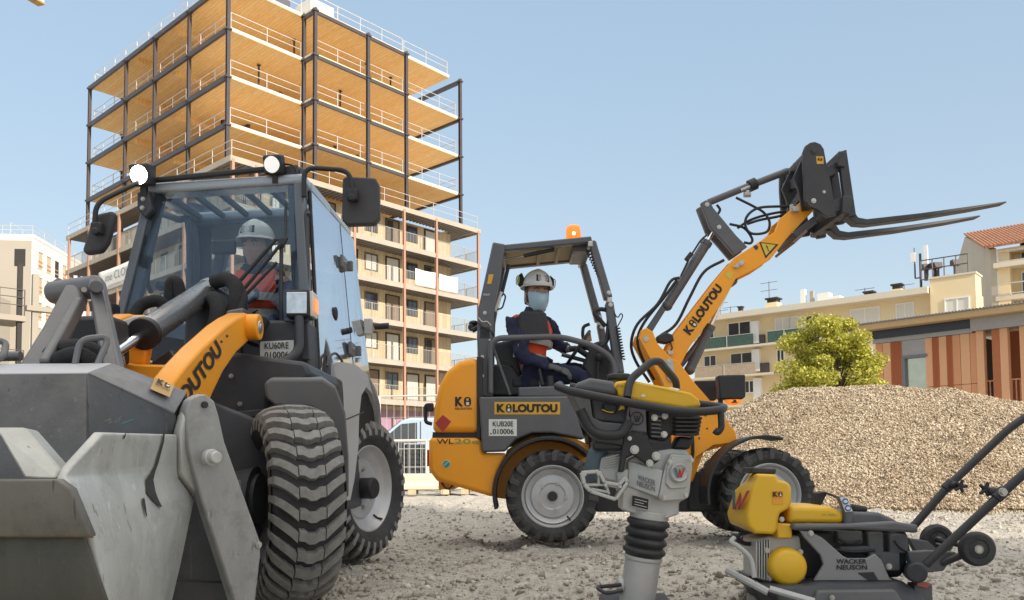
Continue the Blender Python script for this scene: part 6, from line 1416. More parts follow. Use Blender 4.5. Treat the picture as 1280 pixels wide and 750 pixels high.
base = ax_at(-.05); mb = MB(); mb.prism([V((base.x+x, base.y+y, 0)) for x, y in ((-.13, -.15), (.12, -.15), (.14, .15), (-.12, .15))], (0, 0, .035)); mb.build('foot_plate', SLATE, rm, bev=.01)
mb = MB(); mb.cyl(base+V((-.0, 0, -.06)), ax_at(.07), .082, .07, n=28); mb.build('foot_collar', mat('blue black steel', (.03, .045, .06), .4, .3), rm, bev=.006)
tb3('foot_handle', BLACK, fillet([P(776, 731, 3.1), P(745, 734, 3.05), P(757, 742, 3.0), P(778, 738, 3.02)], .02), .007, rm, sm=False)
# gear housing
mb = MB(); mb.prism(p3([(785, 574, 3.12), (783, 607, 3.12), (777, 613, 3.12), (776, 637, 3.12), (787, 641, 3.12), (834, 648, 3.10), (849, 643, 3.14), (849, 628, 3.14), (861, 622, 3.14), (866, 578, 3.14), (858, 562, 3.14), (838, 561, 3.1), (800, 566, 3.12)]), V((.01, .17, 0))); gh = mb.build('gear_housing', ALU, rm, bev=.008, seg=3)
mb = MB(); mb.prism(p3([(785, 575, 3.115), (829, 588, 3.085), (823, 622, 3.085), (784, 608, 3.115)]), V((0, .03, 0))); mb.build('housing_side', ALU, gh, bev=.005)
cov = p3([(832, 581, 3.085), (839, 567, 3.085), (865, 569, 3.105), (866, 576, 3.105), (862, 617, 3.105), (855, 625, 3.105), (827, 627, 3.085), (823, 622, 3.085), (828, 596, 3.085)])
mb = MB(); mb.prism(cov, V((.004, .05, 0))); cv = mb.build('gear_cover', ALU, gh, bev=.005, seg=3)
mb = MB(); mb.prism(p3([(834, 583, 3.078), (840, 571, 3.078), (862, 573, 3.098), (861, 590, 3.098), (858, 610, 3.098), (838, 611, 3.08), (832, 604, 3.08)]), V((.0, .01, 0))); mb.build('cover_relief', ALU, cv, bev=.003)
for q_ in ((837, 577), (864, 575), (830, 622), (857, 619)): bolt(cv, P(*q_, 3.08), (.1, -1, 0), .007)
c_ = P(849, 591, 3.076); n_ = V((.12, -1, 0)).normalized(); x_, y_, _ = frame(n_)
mb = MB(); mb.lathe([(.0, .004), (.026, .004), (.030, .007), (.034, .004), (.036, 0), (.036, -.01)], c_, n_, 32); em = mb.build('emblem', ALU, cv)
def wlogo(o, xv, yv, parent, m1, m2):
    o = V(o); xv = V(xv); yv = V(yv); n = xv.cross(yv).normalized()*.006
    q = lambda u, v: o+xv*u+yv*v+n
    mb = MB(); mb.add([q(0, 1), q(.20, 1), q(.42, .0), q(.24, 0)], [(0, 1, 2, 3)]); mb.build('logo_mark', m1, parent, smooth=0)
    mb = MB(); mb.add([q(.30, 0), q(.44, 0), q(.62, .75), q(.50, .98)], [(0, 1, 2, 3)]); mb.add([q(.56, 0), q(.70, 0), q(1.05, 1), q(.86, 1)], [(0, 1, 2, 3)]); mb.add([q(.46, .72), q(.62, .72), q(.70, 0), q(.56, 0)], [(0, 1, 2, 3)]); mb.build('logo_mark', m2, parent, smooth=0)
TEALP = mat('slate blue print', (.06, .13, .15), .5)
wlogo(c_+V((-.020, -.006, -.017)), V((.038, .004, 0)), V((0, 0, .034)), em, TEALP, REDP)
EMB = mat('dark embossed letters', (.13, .13, .125), .6)
for s_, a_, b_, h_ in (('WACKER', (798, 599.5, 3.112), (820, 607.5, 3.09), .020), ('NEUSON', (797, 607, 3.112), (819.5, 615, 3.09), .020)):
    a_ = P(*a_); text(s_, a_, P(*b_)-a_, V((0, 0, h_)), EMB, gh, bold=.025, proud=.012)
q_ = p3([(790, 632, 3.105), (810, 637, 3.09), (811, 624, 3.09), (791, 619, 3.105)]); np_ = decal(q_, INK, gh, 'name_plate', proud=.008)
for k in range(3):
    a_ = q_[0].lerp(q_[3], .2+.25*k); b_ = q_[1].lerp(q_[2], .2+.25*k); mb = MB(); mb.bar(a_.lerp(b_, .12)+V((0, -.010, 0)), a_.lerp(b_, .88-.2*(k == 1))+V((0, -.010, 0)), .002, .002); mb.build('print', PALEB, np_, smooth=0)
# brackets and motor
mb = MB(); mb.prism(p3([(781, 537, 3.07), (810, 544, 3.07), (812, 555, 3.07), (822, 562, 3.07), (827, 570, 3.07), (823, 577, 3.07), (812, 584, 3.07), (805, 578, 3.07), (791, 568, 3.07), (783, 572, 3.07), (780, 590, 3.07), (773, 590, 3.07)]), V((0, .025, 0))); br = mb.build('mount_bracket', BLACK, rm, bev=.005)
for x, y, r in ((793, 562, .012), (820, 570, .012), (812, 579, .010), (787, 548, .006)): bolt(br, P(x, y, 3.068), (0, -1, 0), r)
mb = MB(); mb.prism(p3([(786, 506, 3.07), (807, 509, 3.07), (809, 541, 3.07), (780, 538, 3.07)]), V((0, .10, 0))); gp = mb.build('emblem_plate', PLG, rm, bev=.006)
mb = MB(); mb.lathe([(.021, .001), (.023, .003), (.025, .001)], P(796, 523, 3.07), (0, -1, 0), 28); mb.build('emblem_ring', BLACK, gp)
wlogo(P(791.5, 527.5, 3.07), V((.028, 0, 0)), V((0, 0, .026)), gp, BLACK, BLACK)
mb = MB(); mb.prism(p3([(809, 512, 3.10), (842, 514, 3.10), (878, 520, 3.12), (874, 545, 3.12), (842, 542, 3.1), (832, 552, 3.1), (810, 548, 3.1)]), V((0, .14, 0))); mo = mb.build('motor_block', BLACK, rm, bev=.01)
for k in range(5):
    mb = MB(); mb.bar(P(843, 523+k*5, 3.08), P(876-k, 523+k*5, 3.10), .03, .008); mb.build('cooling_fin', BLACK, mo, bev=.002)
for k in range(6):
    mb = MB(); mb.bar(P(814, 520+k*5, 3.09), P(826, 521+k*5, 3.09), .012, .006); mb.build('vent_bar', PLG, mo, smooth=0)
for x, y in ((831, 520), (830, 543), (818, 522)): bolt(mo, P(x, y, 3.085), (0, -1, 0), .009)
mb = MB(); mb.prism(p3([(848, 545, 3.15), (868, 547, 3.15), (862, 562, 3.15), (840, 562, 3.15)]), V((0, .08, 0))); mb.build('air_neck', BLACK, rm, bev=.01)
# moulded body, battery bay
mb = MB(); mb.prism(p3([(712, 488, 3.07), (736, 489, 3.07), (738, 500, 3.07), (741, 522, 3.07), (752, 527, 3.07), (782, 530, 3.07), (786, 505, 3.07), (790, 505, 3.07), (790, 540, 3.07), (745, 545, 3.07), (732, 530, 3.07), (722, 508, 3.07)]), V((0, .20, 0))); mb.build('body_shell', PLG, rm, bev=.01, seg=3)
mb = MB(); mb.prism(p3([(738, 496, 3.13), (786, 502, 3.13), (784, 530, 3.13), (742, 526, 3.13)]), V((0, .12, 0))); bt_ = mb.build('battery', PLG, rm, bev=.01, seg=3)
mb = MB(); mb.prism(p3([(754, 504, 3.10), (772, 506, 3.10), (770, 517, 3.10), (754, 514, 3.10)]), V((0, .04, 0))); mb.build('battery_grip', BLACK, bt_, bev=.005)
tb3('yellow_mark', YELL, [P(752.5, 512, 3.095), P(760, 515, 3.095), P(767, 515.5, 3.095)], .0022, bt_); mb = MB(); mb.prism(p3([(773, 513, 3.10), (778, 503, 3.10), (781, 511, 3.10)]), V((0, .02, 0))); mb.build('yellow_flag', YELL, bt_)
mb = MB(); mb.prism(p3([(722, 478, 3.06), (738, 472, 3.06), (770, 477, 3.06), (772, 494, 3.06), (740, 489, 3.06), (716, 486, 3.06)]), V((0, .24, 0))); mb.build('hood_rear', PLG, rm, bev=.014, seg=3)
hd_ = p3([(766, 484, 3.055), (770, 477, 3.055), (787, 475, 3.055), (830, 483, 3.055), (864, 491, 3.06), (874, 499, 3.065), (877, 508, 3.07), (856, 510, 3.065), (810, 503, 3.055), (773, 495, 3.055), (772, 487, 3.055)])
mb = MB(); mb.prism(hd_, V((0, .26, 0))); hy = mb.build('hood', YELL, rm, bev=.022, seg=4)
decal(p3([(831, 487, 3.12), (843, 490, 3.12), (850, 487.6, 3.22), (838, 485, 3.22)]), STKW, hy, proud=.004); decal(p3([(841, 489.6, 3.13), (846, 490.6, 3.13), (848, 489.6, 3.18), (843, 488.6, 3.18)]), REDP, hy, proud=.006)
mb = MB(); mb.add([P(804, 494.5, 3.052)+V((.008*math.cos(t), 0, .005*math.sin(t))) for t in [2*math.pi*i/16 for i in range(16)]], [list(range(16))]); mb.build('sticker', STKW, hy, smooth=0)
tx('AB 60e', 770, 481, 779, 484, 3.05, hy, INK)
mb = MB(); mb.cyl(P(774, 475.5, 3.18), P(774, 467.5, 3.18), .047, .045, n=28); mb.build('tank_cap', BLACK, rm, bev=.008, seg=3)
# guide frame
tb3('guide_handle', BLACK, fillet([P(700, 481, 3.36), P(697, 483, 3.02), P(712, 489, 2.99), P(784, 503, 2.99), P(846, 514, 3.0), P(876, 515, 3.02), P(903, 512, 3.05), P(905, 509, 3.38), P(874, 505, 3.40), P(786, 494, 3.40), P(712, 483, 3.40)], .05, 7), .0155, rm, sm=False, n=14)
tb3('lifting_hoop', BLACK, fillet([P(784, 497, 3.02), P(787, 475, 3.05), P(814, 452, 3.10), P(824, 451.5, 3.12), P(845, 476, 3.30), P(846, 488, 3.36)], .05, 6), .0145, rm, sm=False, n=14)
tb3('lower_hoop', BLACK, fillet([P(725, 512, 3.03), P(740, 543, 3.03), P(776, 545, 3.03), P(786, 528, 3.05)], .08, 7), .018, rm, sm=False, n=14)
tb3('front_hook', BLACK, fillet([P(901, 514, 3.05), P(902, 535, 3.05), P(897, 541, 3.05), P(893, 538, 3.05)], .04), .012, rm, sm=False)
mb = MB(); mb.prism(p3([(741, 551, 3.08), (779, 556, 3.08), (778, 563, 3.08), (742, 562, 3.08)]), V((0, .12, 0))); mb.build('lower_cover', BLACK, rm, bev=.008)
# electric motor with fins, guard
tb3('motor_duct', mat('blue grey plastic', (.075, .11, .125), .5), [P(752, 562, 3.16), P(745, 570, 3.15), P(741, 590, 3.15), P(744, 600, 3.15)], .034, rm, n=14)
mb = MB(); mb.prism(p3([(750, 572, 3.12), (768, 566, 3.12), (778, 570, 3.12), (776, 606, 3.12), (754, 600, 3.12), (748, 588, 3.12)]), V((0, .15, 0))); em_ = mb.build('electric_motor', ALU, rm, bev=.01, seg=3)
for k in range(5):
    mb = MB(); mb.bar(P(752+k*.5, 574+k*2.5, 3.113), P(774, 568+k*3.2, 3.113), .012, .004); mb.build('cooling_fin', ALU, em_, smooth=0)
def guardbar(pts, r): return tb3('guard_bar', ALU, [P(x, y, Y) for x, y, Y in pts], r, gd, sm=False)
mb = MB(); outer = [(727, 591), (748, 589), (755, 603), (773, 606), (781, 597), (783, 603), (769, 624), (738, 614), (730, 605)]
segs = list(zip(outer, outer[1:]+outer[:1]))
for (x0, y0), (x1, y1) in segs: mb.bar(P(x0, y0, 3.05), P(x1, y1, 3.05), .013, .05, up=(0, 1, 0))
for (x0, y0), (x1, y1) in (((731, 606), (757, 606)), ((757, 606), (773, 609)), ((757, 606), (761, 618)), ((738, 611), (760, 615)), ((748, 590), (748, 606))): mb.bar(P(x0, y0, 3.055), P(x1, y1, 3.055), .010, .035, up=(0, 1, 0))
gd = mb.build('motor_guard', ALU, rm, bev=.003)
for q_ in ((731, 593), (748, 592), (757, 606), (775, 608)): bolt(gd, P(*q_, 3.03), (0, -1, 0), .005)
mb = MB(); mb.prism(p3([(770, 590, 3.1), (786, 585, 3.1), (784, 612, 3.1), (774, 616, 3.1)]), V((0, .1, 0))); mb.build('motor_flange', ALU, rm, bev=.008)
# ================================================================== vibratory plate
vp = thing('vibratory_plate', 'yellow and grey vibratory plate with water tank, folding handle and small wheels', 'plate compactor', P(1040, 760, 3.2).xy.to_3d())
VY = 3.08
tank = [(939, 591), (970, 593), (973, 600), (984, 602), (989, 609), (989, 630), (985, 636), (974, 642), (971, 664), (966, 668), (938, 668), (911, 656), (909, 644), (919, 614), (932, 603), (936, 600)]
tank0 = [(946, 592), (970, 593), (973, 600), (984, 602), (989, 609), (989, 630), (985, 636), (974, 642), (971, 664), (966, 668), (944, 667), (936, 658), (934, 644), (938, 618), (943, 604), (945, 600)]
tank1 = [(939, 592), (966, 593), (970, 600), (980, 603), (984, 610), (984, 630), (981, 636), (971, 642), (968, 660), (963, 663), (936, 663), (912, 654), (910, 643), (920, 614), (933, 603), (936, 600)]
r0 = p3([(x, y, VY) for x, y in tank0]); r1 = p3([(x, y, VY+.17) for x, y in tank1]); r2 = [p+V((.03, .13, 0)) for p in r1]
mb = MB(); mb.loft([r0, r1, r2]); tk = mb.build('water_tank', YELL, vp, bev=.02, seg=4, smooth=50)
mb = MB(); mb.prism(p3([(940, 584, VY+.08), (971, 586, VY+.08), (970, 593, VY+.08), (939, 592, VY+.08)]), V((0, .13, 0))); mb.build('tank_cap', BLACK, tk, bev=.006)
wa = P(912.5, 637, VY+.155); wb_ = P(935, 637, VY-.012); wlogo(wa, (wb_-wa)*.95, V((.012, -.012, .068)), tk, TEALP, REDP)
kq = P(966, 622, VY); decal(pl([(965.5, 630), (978.5, 630), (978.5, 614), (965.5, 614)], VY), mat('orange sticker', (.78, .33, .02), .5), tk); kilogo(P(966, 621, VY-.003), P(978, 621, VY)-P(966, 621, VY), V((0, 0, .019)), tk, True, bold=.06)
mb = MB(); mb.prism(p3([(970, 654, VY+.02), (990, 655, VY+.02), (991, 673, VY+.02), (972, 673, VY+.02)]), V((0, .2, 0))); mb.build('tank_bracket', YELL, tk, bev=.006); bolt(tk, P(977, 649, VY), (0, -1, 0), .007)
mb = MB(); mb.prism(p3([(986, 634, VY+.03), (1000, 632, VY+.03), (1038, 633, VY+.03), (1056, 641, VY+.03), (1055, 655, VY+.03), (986, 654, VY+.03)]), V((0, .28, 0))); hv = mb.build('battery_hood', YELL, vp, bev=.018, seg=4)
tx('AP 1850e', 1027, 642, 1045, 644.5, VY+.03, hv, GREENP)
mb = MB(); mb.prism(p3([(1068, 640, VY+.05), (1100, 641, VY+.05), (1118, 649, VY+.05), (1128, 656, VY+.05), (1060, 656, VY+.05)]), V((0, .24, 0))); mb.build('grey_hood', PLG, vp, bev=.014, seg=3)
mb = MB(); mb.prism(p3([(1047, 620, VY+.02), (1058, 621, VY+.02), (1068, 641, VY+.02), (1066, 656, VY+.02), (1056, 656, VY+.02), (1056, 641, VY+.02)]), V((0, .03, 0))); sp_ = mb.build('hood_strap', PLG, vp, bev=.006)
q_ = pl([(1056.5, 640), (1065.5, 639), (1059, 622), (1049.5, 621.5)], VY+.02); decal(q_, STKW, sp_)
mb = MB()
for t in (.25, .72):
    c_ = q_[0].lerp(q_[3], t).lerp(q_[1].lerp(q_[2], t), .5)+V((0, -.005, 0)); mb.add([c_+V((.0115*math.cos(s), 0, .0115*math.sin(s))) for s in [2*math.pi*i/18 for i in range(18)]], [list(range(18))])
mb.build('print', mat('blue print', (.02, .10, .38), .5), sp_, smooth=0)
mb = MB()
for t in (.25, .72):
    c_ = q_[0].lerp(q_[3], t).lerp(q_[1].lerp(q_[2], t), .5)+V((0, -.0065, 0)); mb.add([c_+V((.008*math.cos(s), 0, .006*math.sin(s))) for s in [2*math.pi*i/14 for i in range(14)]], [list(range(14))])
mb.build('print', STKW, sp_, smooth=0)
mb = MB(); mb.prism(p3([(1020, 616, VY+.25), (1030, 614, VY+.25), (1034, 618, VY+.25), (1026, 634, VY+.25), (1019, 634, VY+.25)]), V((0, .05, 0))); mb.build('strap_buckle', BLACK, vp, bev=.005); tb3('strap_rod', BLACK, [P(1032, 616, VY+.27), P(1046, 621, VY+.1)], .005, vp)
mb = MB(); mb.prism(p3([(1066, 630, VY+.1), (1085, 633, VY+.1), (1086, 640, VY+.1), (1066, 641, VY+.1)]), V((0, .12, 0))); mb.build('handle_grip', BLACK, vp, bev=.01, seg=3)
# frame rails, body
rail = [(992, 655), (1060, 655), (1120, 652), (1142, 656), (1147, 661), (1142, 666), (1060, 662), (992, 663)]
for yy in (VY-.02, VY+.34): mb = MB(); mb.prism(p3([(x, y, VY-.02) for x, y in rail]), V((0, 0, 0))+V((0, .05, 0))); o_ = None; mb.v = [p+V((0, yy-VY+.02, 0)) for p in mb.v]; mb.build('top_rail', PLG, vp, bev=.01, seg=3)
mb = MB(); mb.bar(P(1143, 661, VY+.0), P(1143, 661, VY+.0)+V((0, .36, 0)), .03); mb.build('rail_end', PLG, vp, bev=.008)
pp('drive_body', BLACK, [(995, 664), (1135, 664), (1140, 690), (1128, 722), (1000, 726), (990, 690)], VY+.08, VY+.34, vp, .015)
for x0, y0, x1, y1 in ((1047, 664, 1072, 678), (1085, 665, 1098, 694), (1050, 683, 1082, 690), (1098, 690, 1118, 712), (1112, 668, 1128, 690)):
    mb = MB(); mb.span(P(x0, y0, VY+.05), P(x1, y1, VY+.1)); mb.build('body_fitting', PLG, vp, bev=.006)
for q in ([(1046, 672), (1060, 679), (1076, 676)], [(1040, 686), (1066, 690), (1094, 688)], [(1118, 676), (1124, 684), (1134, 690)]): tb3('cable', HOSE, [P(x, y, VY+.03) for x, y in q], .005, vp)
plate_ = [(1000, 663), (1012, 664), (1028, 672), (1054, 695), (1060, 698), (1084, 698), (1094, 692), (1102, 700), (1112, 722), (1116, 726), (1018, 726), (1030, 706), (1026, 694), (1006, 672)]
for yy in (VY-.01, VY+.33):
    q_ = p3([(x, y, VY-.01) for x, y in plate_]); mb = MB(); mb.prism([p+V((0, yy-VY+.01, 0)) for p in q_], (0, .018, 0)); so_ = mb.build('side_plate', mat('grey side plate', (.23, .23, .235), .5, .1, dust=.3, dcol=(.25, .24, .22)) if yy < VY else bpy.data.materials['grey side plate'], vp, bev=.004)
    if yy < VY:
        tx('WACKER', 1045, 698.5, 1083, 704.6, VY-.01, so_, INK, .025); tx('NEUSON', 1045.5, 706, 1083.5, 712, VY-.01, so_, INK, .025)
        for b_ in ((1013, 666.5), (1111, 708)): bolt(so_, P(*b_, VY-.01), (0, -1, 0), .008)
        mb = MB(); mb.prism(p3([(1072, 716, VY-.012), (1092, 715, VY-.012), (1098, 725, VY-.012), (1086, 726, VY-.012)]), (0, .003, 0)); mb.build('plate_slot', BLACK, so_, smooth=0)
# exciter, motor cover, base
mb = MB(); mb.prism(p3([(944, 674, VY+.06), (962, 670, VY+.06), (1000, 670, VY+.06), (1008, 726, VY+.06), (962, 730, VY+.06), (944, 722, VY+.06)]), V((0, .17, 0))); ex = mb.build('exciter_housing', ALU, vp, bev=.01, seg=3)
for k in range(6): mb = MB(); mb.bar(P(945+k*3.2, 677-k*.5, VY+.05), P(945+k*3.2, 721+k, VY+.05), .02, .004); mb.build('cooling_fin', ALU, ex, smooth=0)
mb = MB(); mb.lathe([(0, .045), (.05, .044), (.062, .036), (.068, .02), (.070, -.05), (.074, -.052), (.074, -.07), (0, -.07)], P(983, 708, VY+.03), (-.05, -1, .02), 40); mb.build('belt_cover', YELL, vp, bev=.003)
for a_, b_ in (((1000, 690), (1006, 690)), ((958, 688), (964, 686)), ((962, 722), (968, 726))): bolt(ex, P(*a_, VY+.04), (0, -1, 0), .008)
mb = MB(); mb.prism(p3([(958, 733, 3.02), (1010, 731, 3.04), (1022, 727, 3.06), (1130, 727, 3.06), (1152, 742, 3.05), (1160, 752, 3.02), (1140, 772, 3.0), (985, 772, 3.0)]), V((0, .46, 0))); bs = mb.build('base_plate', SLATE, vp, bev=.012, seg=3)
mb = MB(); mb.prism(p3([(1022, 738, 3.0), (1120, 737, 3.0), (1134, 760, 2.99), (1016, 760, 2.99)]), V((0, .03, 0))); mb.build('base_flange', PLG, bs, bev=.008); bolt(bs, P(1040, 747, 2.985), (0, -1, 0), .007)
tb3('front_bar', ALU, [P(909, 713, 3.15), P(962, 741, 3.0)], .014, vp, sm=False); tb3('front_bar', ALU, [P(962, 736, 3.0), P(1018, 752, 2.95)], .012, vp, sm=False)
for t in (.25, .62, .95): a_ = P(909, 713, 3.15).lerp(P(962, 741, 3.0), t); mb = MB(); mb.cyl(a_, a_+V((.03, -.003, -.014)), .0165, n=12); mb.build('bar_sleeve', BLACK, vp)
tb3('water_hose', mat('clear hose', (.42, .42, .40), .3), [P(918, 672, 3.12), P(914, 677, 3.11), P(924, 684, 3.1), P(938, 698, 3.09), P(943, 722, 3.08)], .009, vp)
tb3('cable', HOSE, [P(926, 666, 3.2), P(922, 674, 3.2), P(936, 680, 3.2), P(952, 672, 3.2)], .008, vp)
# rear: roller buffer, transport wheels, handle
mb = MB(); mb.cyl(P(1146, 716, 3.0), P(1140, 713, 3.22), .036, n=28); mb.build('rubber_buffer', BLACK, vp, bev=.008, seg=3)
mb = MB(); mb.span(P(1143, 730, 3.1), P(1157, 768, 3.16)); mb.build('rear_leg', PLG, vp, bev=.004)
mb = MB(); mb.prism(p3([(1148, 726, 3.09), (1166, 730, 3.09), (1158, 735, 3.09), (1146, 732, 3.09)]), (0, .04, 0)); mb.build('red_tag', mat('dull red plastic', (.35, .10, .08), .6), vp)
mb = MB(); mb.prism(p3([(1135, 690, 3.12), (1160, 688, 3.12), (1196, 690, 3.12), (1180, 714, 3.12), (1160, 716, 3.12), (1138, 705, 3.12)]), V((0, .03, 0))); mb.build('wheel_bracket', PLG, vp, bev=.005)
mb = MB(); mb.prism(p3([(1135, 672, 3.3), (1160, 676, 3.3), (1176, 690, 3.3), (1150, 700, 3.3)]), V((0, .03, 0))); mb.build('wheel_bracket', PLG, vp, bev=.005)
for c_ in (P(1221, 686, 3.04), P(1171, 675, 3.32)):
    n_ = V((-.1, -1, 0)).normalized(); mb = MB(); mb.lathe([(.016, .016), (.034, .012), (.036, .018), (.052, .022), (.060, .014), (.062, 0), (.060, -.014), (.05, -.022), (0, -.022)], c_, n_, 36); wv = mb.build('wheel', RUBB, vp)
    mb = MB(); mb.lathe([(0, .02), (.010, .02), (.0105, .016), (.013, .016), (.016, .02), (.017, .012)], c_, n_, 24); mb.build('hub', ZINC, wv)
mb = MB(); mb.cyl(P(1221, 686, 3.06), P(1171, 675, 3.30), .01, n=12); mb.cyl(P(1221, 686, 3.07), P(1178, 704, 3.12), .013, n=12); mb.build('wheel_axle', BLACK, vp)
n1 = [P(1157, 706, 3.04), P(1258, 612, 2.98), P(1340, 538, 2.94)]; n2 = [P(1140, 660, 3.36), P(1187, 606, 3.36), P(1262, 535, 3.36), P(1340, 482, 3.36)]
tb3('handle_tube', BLACK, n1, .0155, vp, sm=False, n=14); tb3('handle_tube', BLACK, fillet(n2, .04), .0155, vp, sm=False, n=14); tb3('handle_bar', BLACK, [n1[-1], n2[-1]], .0155, vp, sm=False, n=14)
for c_, d_ in ((P(1190, 606, 3.33), V((.016, -.02, -.004))), (P(1246, 616, 2.99), V((-.022, .02, .010)))):
    mb = MB(); mb.ball(c_+d_*.4, .016, 12, 8)
    for k in range(5): t = 2*math.pi*k/5; mb.cyl(c_+d_*1.2, c_+d_*1.2+V((.0*math.cos(t)+.026*math.cos(t), -.005, .026*math.sin(t))), .008, .006, n=8)
    mb.build('star_knob', BLACK, vp)
for c_ in (P(1250, 618, 2.985), P(1186, 607, 3.36)):
    dv = (n1[1]-n1[0]).normalized(); mb = MB(); mb.cyl(c_-dv*.022, c_+dv*.022, .021, n=16); mb.build('handle_clamp', BLACK, vp, bev=.004)
bolt(vp, P(1253, 615, 2.955), (0, -1, 0), .011)
# ================================================================== people
def skin_mesh(verts, edges, radii, sub=2, root=0):
    me = bpy.data.meshes.new('s'); me.from_pydata([tuple(v) for v in verts], edges, [])
    o = bpy.data.objects.new('s', me); sc.collection.objects.link(o)
    o.modifiers.new('k', 'SKIN')
    if not me.skin_vertices: me.attributes  # layer is made by the modifier below
    bm = bmesh.new(); bm.from_mesh(me); ly = bm.verts.layers.skin.verify()
    for v, r in zip(bm.verts, radii):
        r = r if isinstance(r, (tuple, list)) else (r, r); v[ly].radius = r; v[ly].use_root = (v.index == root)
    bm.to_mesh(me); bm.free()
    m = o.modifiers.new('u', 'SUBSURF'); m.levels = sub
    bpy.context.view_layer.update()
    r = bpy.data.meshes.new_from_object(o.evaluated_get(bpy.context.evaluated_depsgraph_get()))
    vs = [v.co.copy() for v in r.vertices]; fs = [list(p.vertices) for p in r.polygons]
    bpy.data.objects.remove(o); bpy.data.meshes.remove(me); bpy.data.meshes.remove(r)
    return vs, fs
def skin_build(name, m, verts, edges, radii, parent, sub=2, extra=None):
    vs, fs = skin_mesh(verts, edges, radii, sub); mb = MB(); mb.add(vs, fs)
    if extra: mb.add(*extra)
    return mb.build(name, m, parent, smooth=180)
def head_geo(c, R, s):
    """c: centre of the skull, R: x right of the wearer's left, -y face, z up"""
    mb = MB(); rings = []; n, mm_ = 40, 30
    for j in range(mm_+1):
        t = math.pi*j/mm_; ring = []
        for i in range(n):
            q = 2*math.pi*i/n; d = V((math.sin(t)*math.cos(q), math.sin(t)*math.sin(q), math.cos(t)))
            x, y, z = d.x*.074, d.y*.094, d.z*.115
            if z < 0: k = 1-.34*(-z/.115)**1.5; x *= k; y *= 1-.12*(-z/.115)**2
            f = max(0, -d.y)
            y -= .020*math.exp(-((x/.011)**2)-((z+.018)/.022)**2)*f          # nose
            y += .010*(math.exp(-(((x-.032)/.016)**2)-((z-.012)/.012)**2)+math.exp(-(((x+.032)/.016)**2)-((z-.012)/.012)**2))*f
            y -= .006*math.exp(-((x/.022)**2)-((z+.058)/.010)**2)*f          # lips
            y -= .006*math.exp(-((x/.05)**2)-((z-.034)/.010)**2)*f           # brow
            y -= .009*math.exp(-((x/.02)**2)-((z+.098)/.014)**2)*f           # chin
            ring.append(c+R @ (V((x, y, z))*s))
        rings.append(ring)
    mb.loft(rings, cap=False)
    for sx in (-1, 1): mb.ball(c+R @ (V((sx*.075, .008, -.006))*s), (.010*s, .020*s, .032*s), 10, 8, R)
    return mb.v, mb.f
def cap_shell(c, R, s, z0, m, name, parent, off=(.014, .014, .022), cut=None, th=.003):
    pass
SKIN = mat('skin', (.52, .30, .21), .5, var=.1); NAVY = mat('navy work cloth', (.018, .022, .058), .85, var=.3, scale=9, bump=.35, bscale=28)
HIVIS = mat('orange vest cloth', (.85, .10, .022), .7, var=.12, scale=8, bump=.3, bscale=30); BAND = mat('reflective tape', (.45, .45, .44), .35, .3); HELM = mat('white helmet plastic', (.74, .73, .69), .35, var=.05, coat=.3)
MASKM = mat('pale blue mask', (.42, .58, .68), .8, bump=.2, bscale=60); GLOVE = mat('grey knit glove', (.15, .155, .16), .9, var=.35, scale=40, bump=.4, bscale=220); EYEW = mat('eye', (.6, .58, .55), .2); HAIR = mat('short grey hair', (.13, .11, .095), .8); LIMEP = mat('lime plastic', (.55, .62, .12), .4)
def helmet(c, R, s, parent, muffs=True):
    mb = MB(); prof = []
    n = 40; rings = []
    for j in range(15):
        t = (math.pi/2)*(j/14); ring = []
        for i in range(n):
            q = 2*math.pi*i/n; r = math.sin(t)
            p = V((r*math.cos(q)*.099, r*math.sin(q)*.124+.004, math.cos(t)*.112))
            p.z += .006*math.exp(-(p.x/.016)**2)*(1-r*.6)
            ring.append(c+R @ ((p+V((0, 0, .034)))*s))
        rings.append(ring)
    for e_, dz in ((.008, -.004), (.012, -.010), (.008, -.014)):
        ring = []
        for i in range(n):
            q = 2*math.pi*i/n; fr = max(0, -math.sin(q))**2; p = V((math.cos(q)*(.099+e_), math.sin(q)*(.124+e_+.034*fr)+.004, dz-.008*fr)); ring.append(c+R @ ((p+V((0, 0, .034)))*s))
        rings.append(ring)
    mb.loft(rings, cap=False); h = mb.build('helmet', HELM, parent, smooth=60, solid=.003)
    mb = MB(); q = lambda x, y, z: c+R @ (V((x, y, z))*s)
    pts = [q(x, -.124-.004*(1-abs(x)/.05)+.62*(z-.055)**1 if z > .055 else -.128+abs(x)*.25, z) for x, z in ((-.045, .05), (.045, .05), (.040, .095), (-.040, .095))]
    mb.prism(pts, R @ V((0, .012*s, 0))); lp_ = mb.build('lamp_plate', INK, h, bev=.003); pts = [p.lerp((pts[0]+pts[2])/2, .2)+R @ V((0, -.004*s, 0)) for p in pts]; mb = MB(); mb.prism(pts, R @ V((0, .003, 0))); mb.build('clear_insert', BAND, lp_)
    if muffs:
        for sx in (-1, 1):
            mb = MB(); mb.ball(q(sx*.108, .03, .07), (.022*s, .036*s, .045*s), 14, 10, R); mf = mb.build('ear_muff', INK, h); mb = MB(); mb.tube([q(sx*.122, .035, .08), q(sx*.112, .032, .105), q(sx*.100, .028, .118)], .008*s, 8); mb.build('muff_band', LIMEP, mf)
            mb = MB(); mb.lathe([(.030*s, 0), (.034*s, .004), (.030*s, .008)], q(sx*.126, .03, .07), R @ V((sx, 0, 0)), 20); mb.build('muff_ring', LIMEP, mf)
    return h
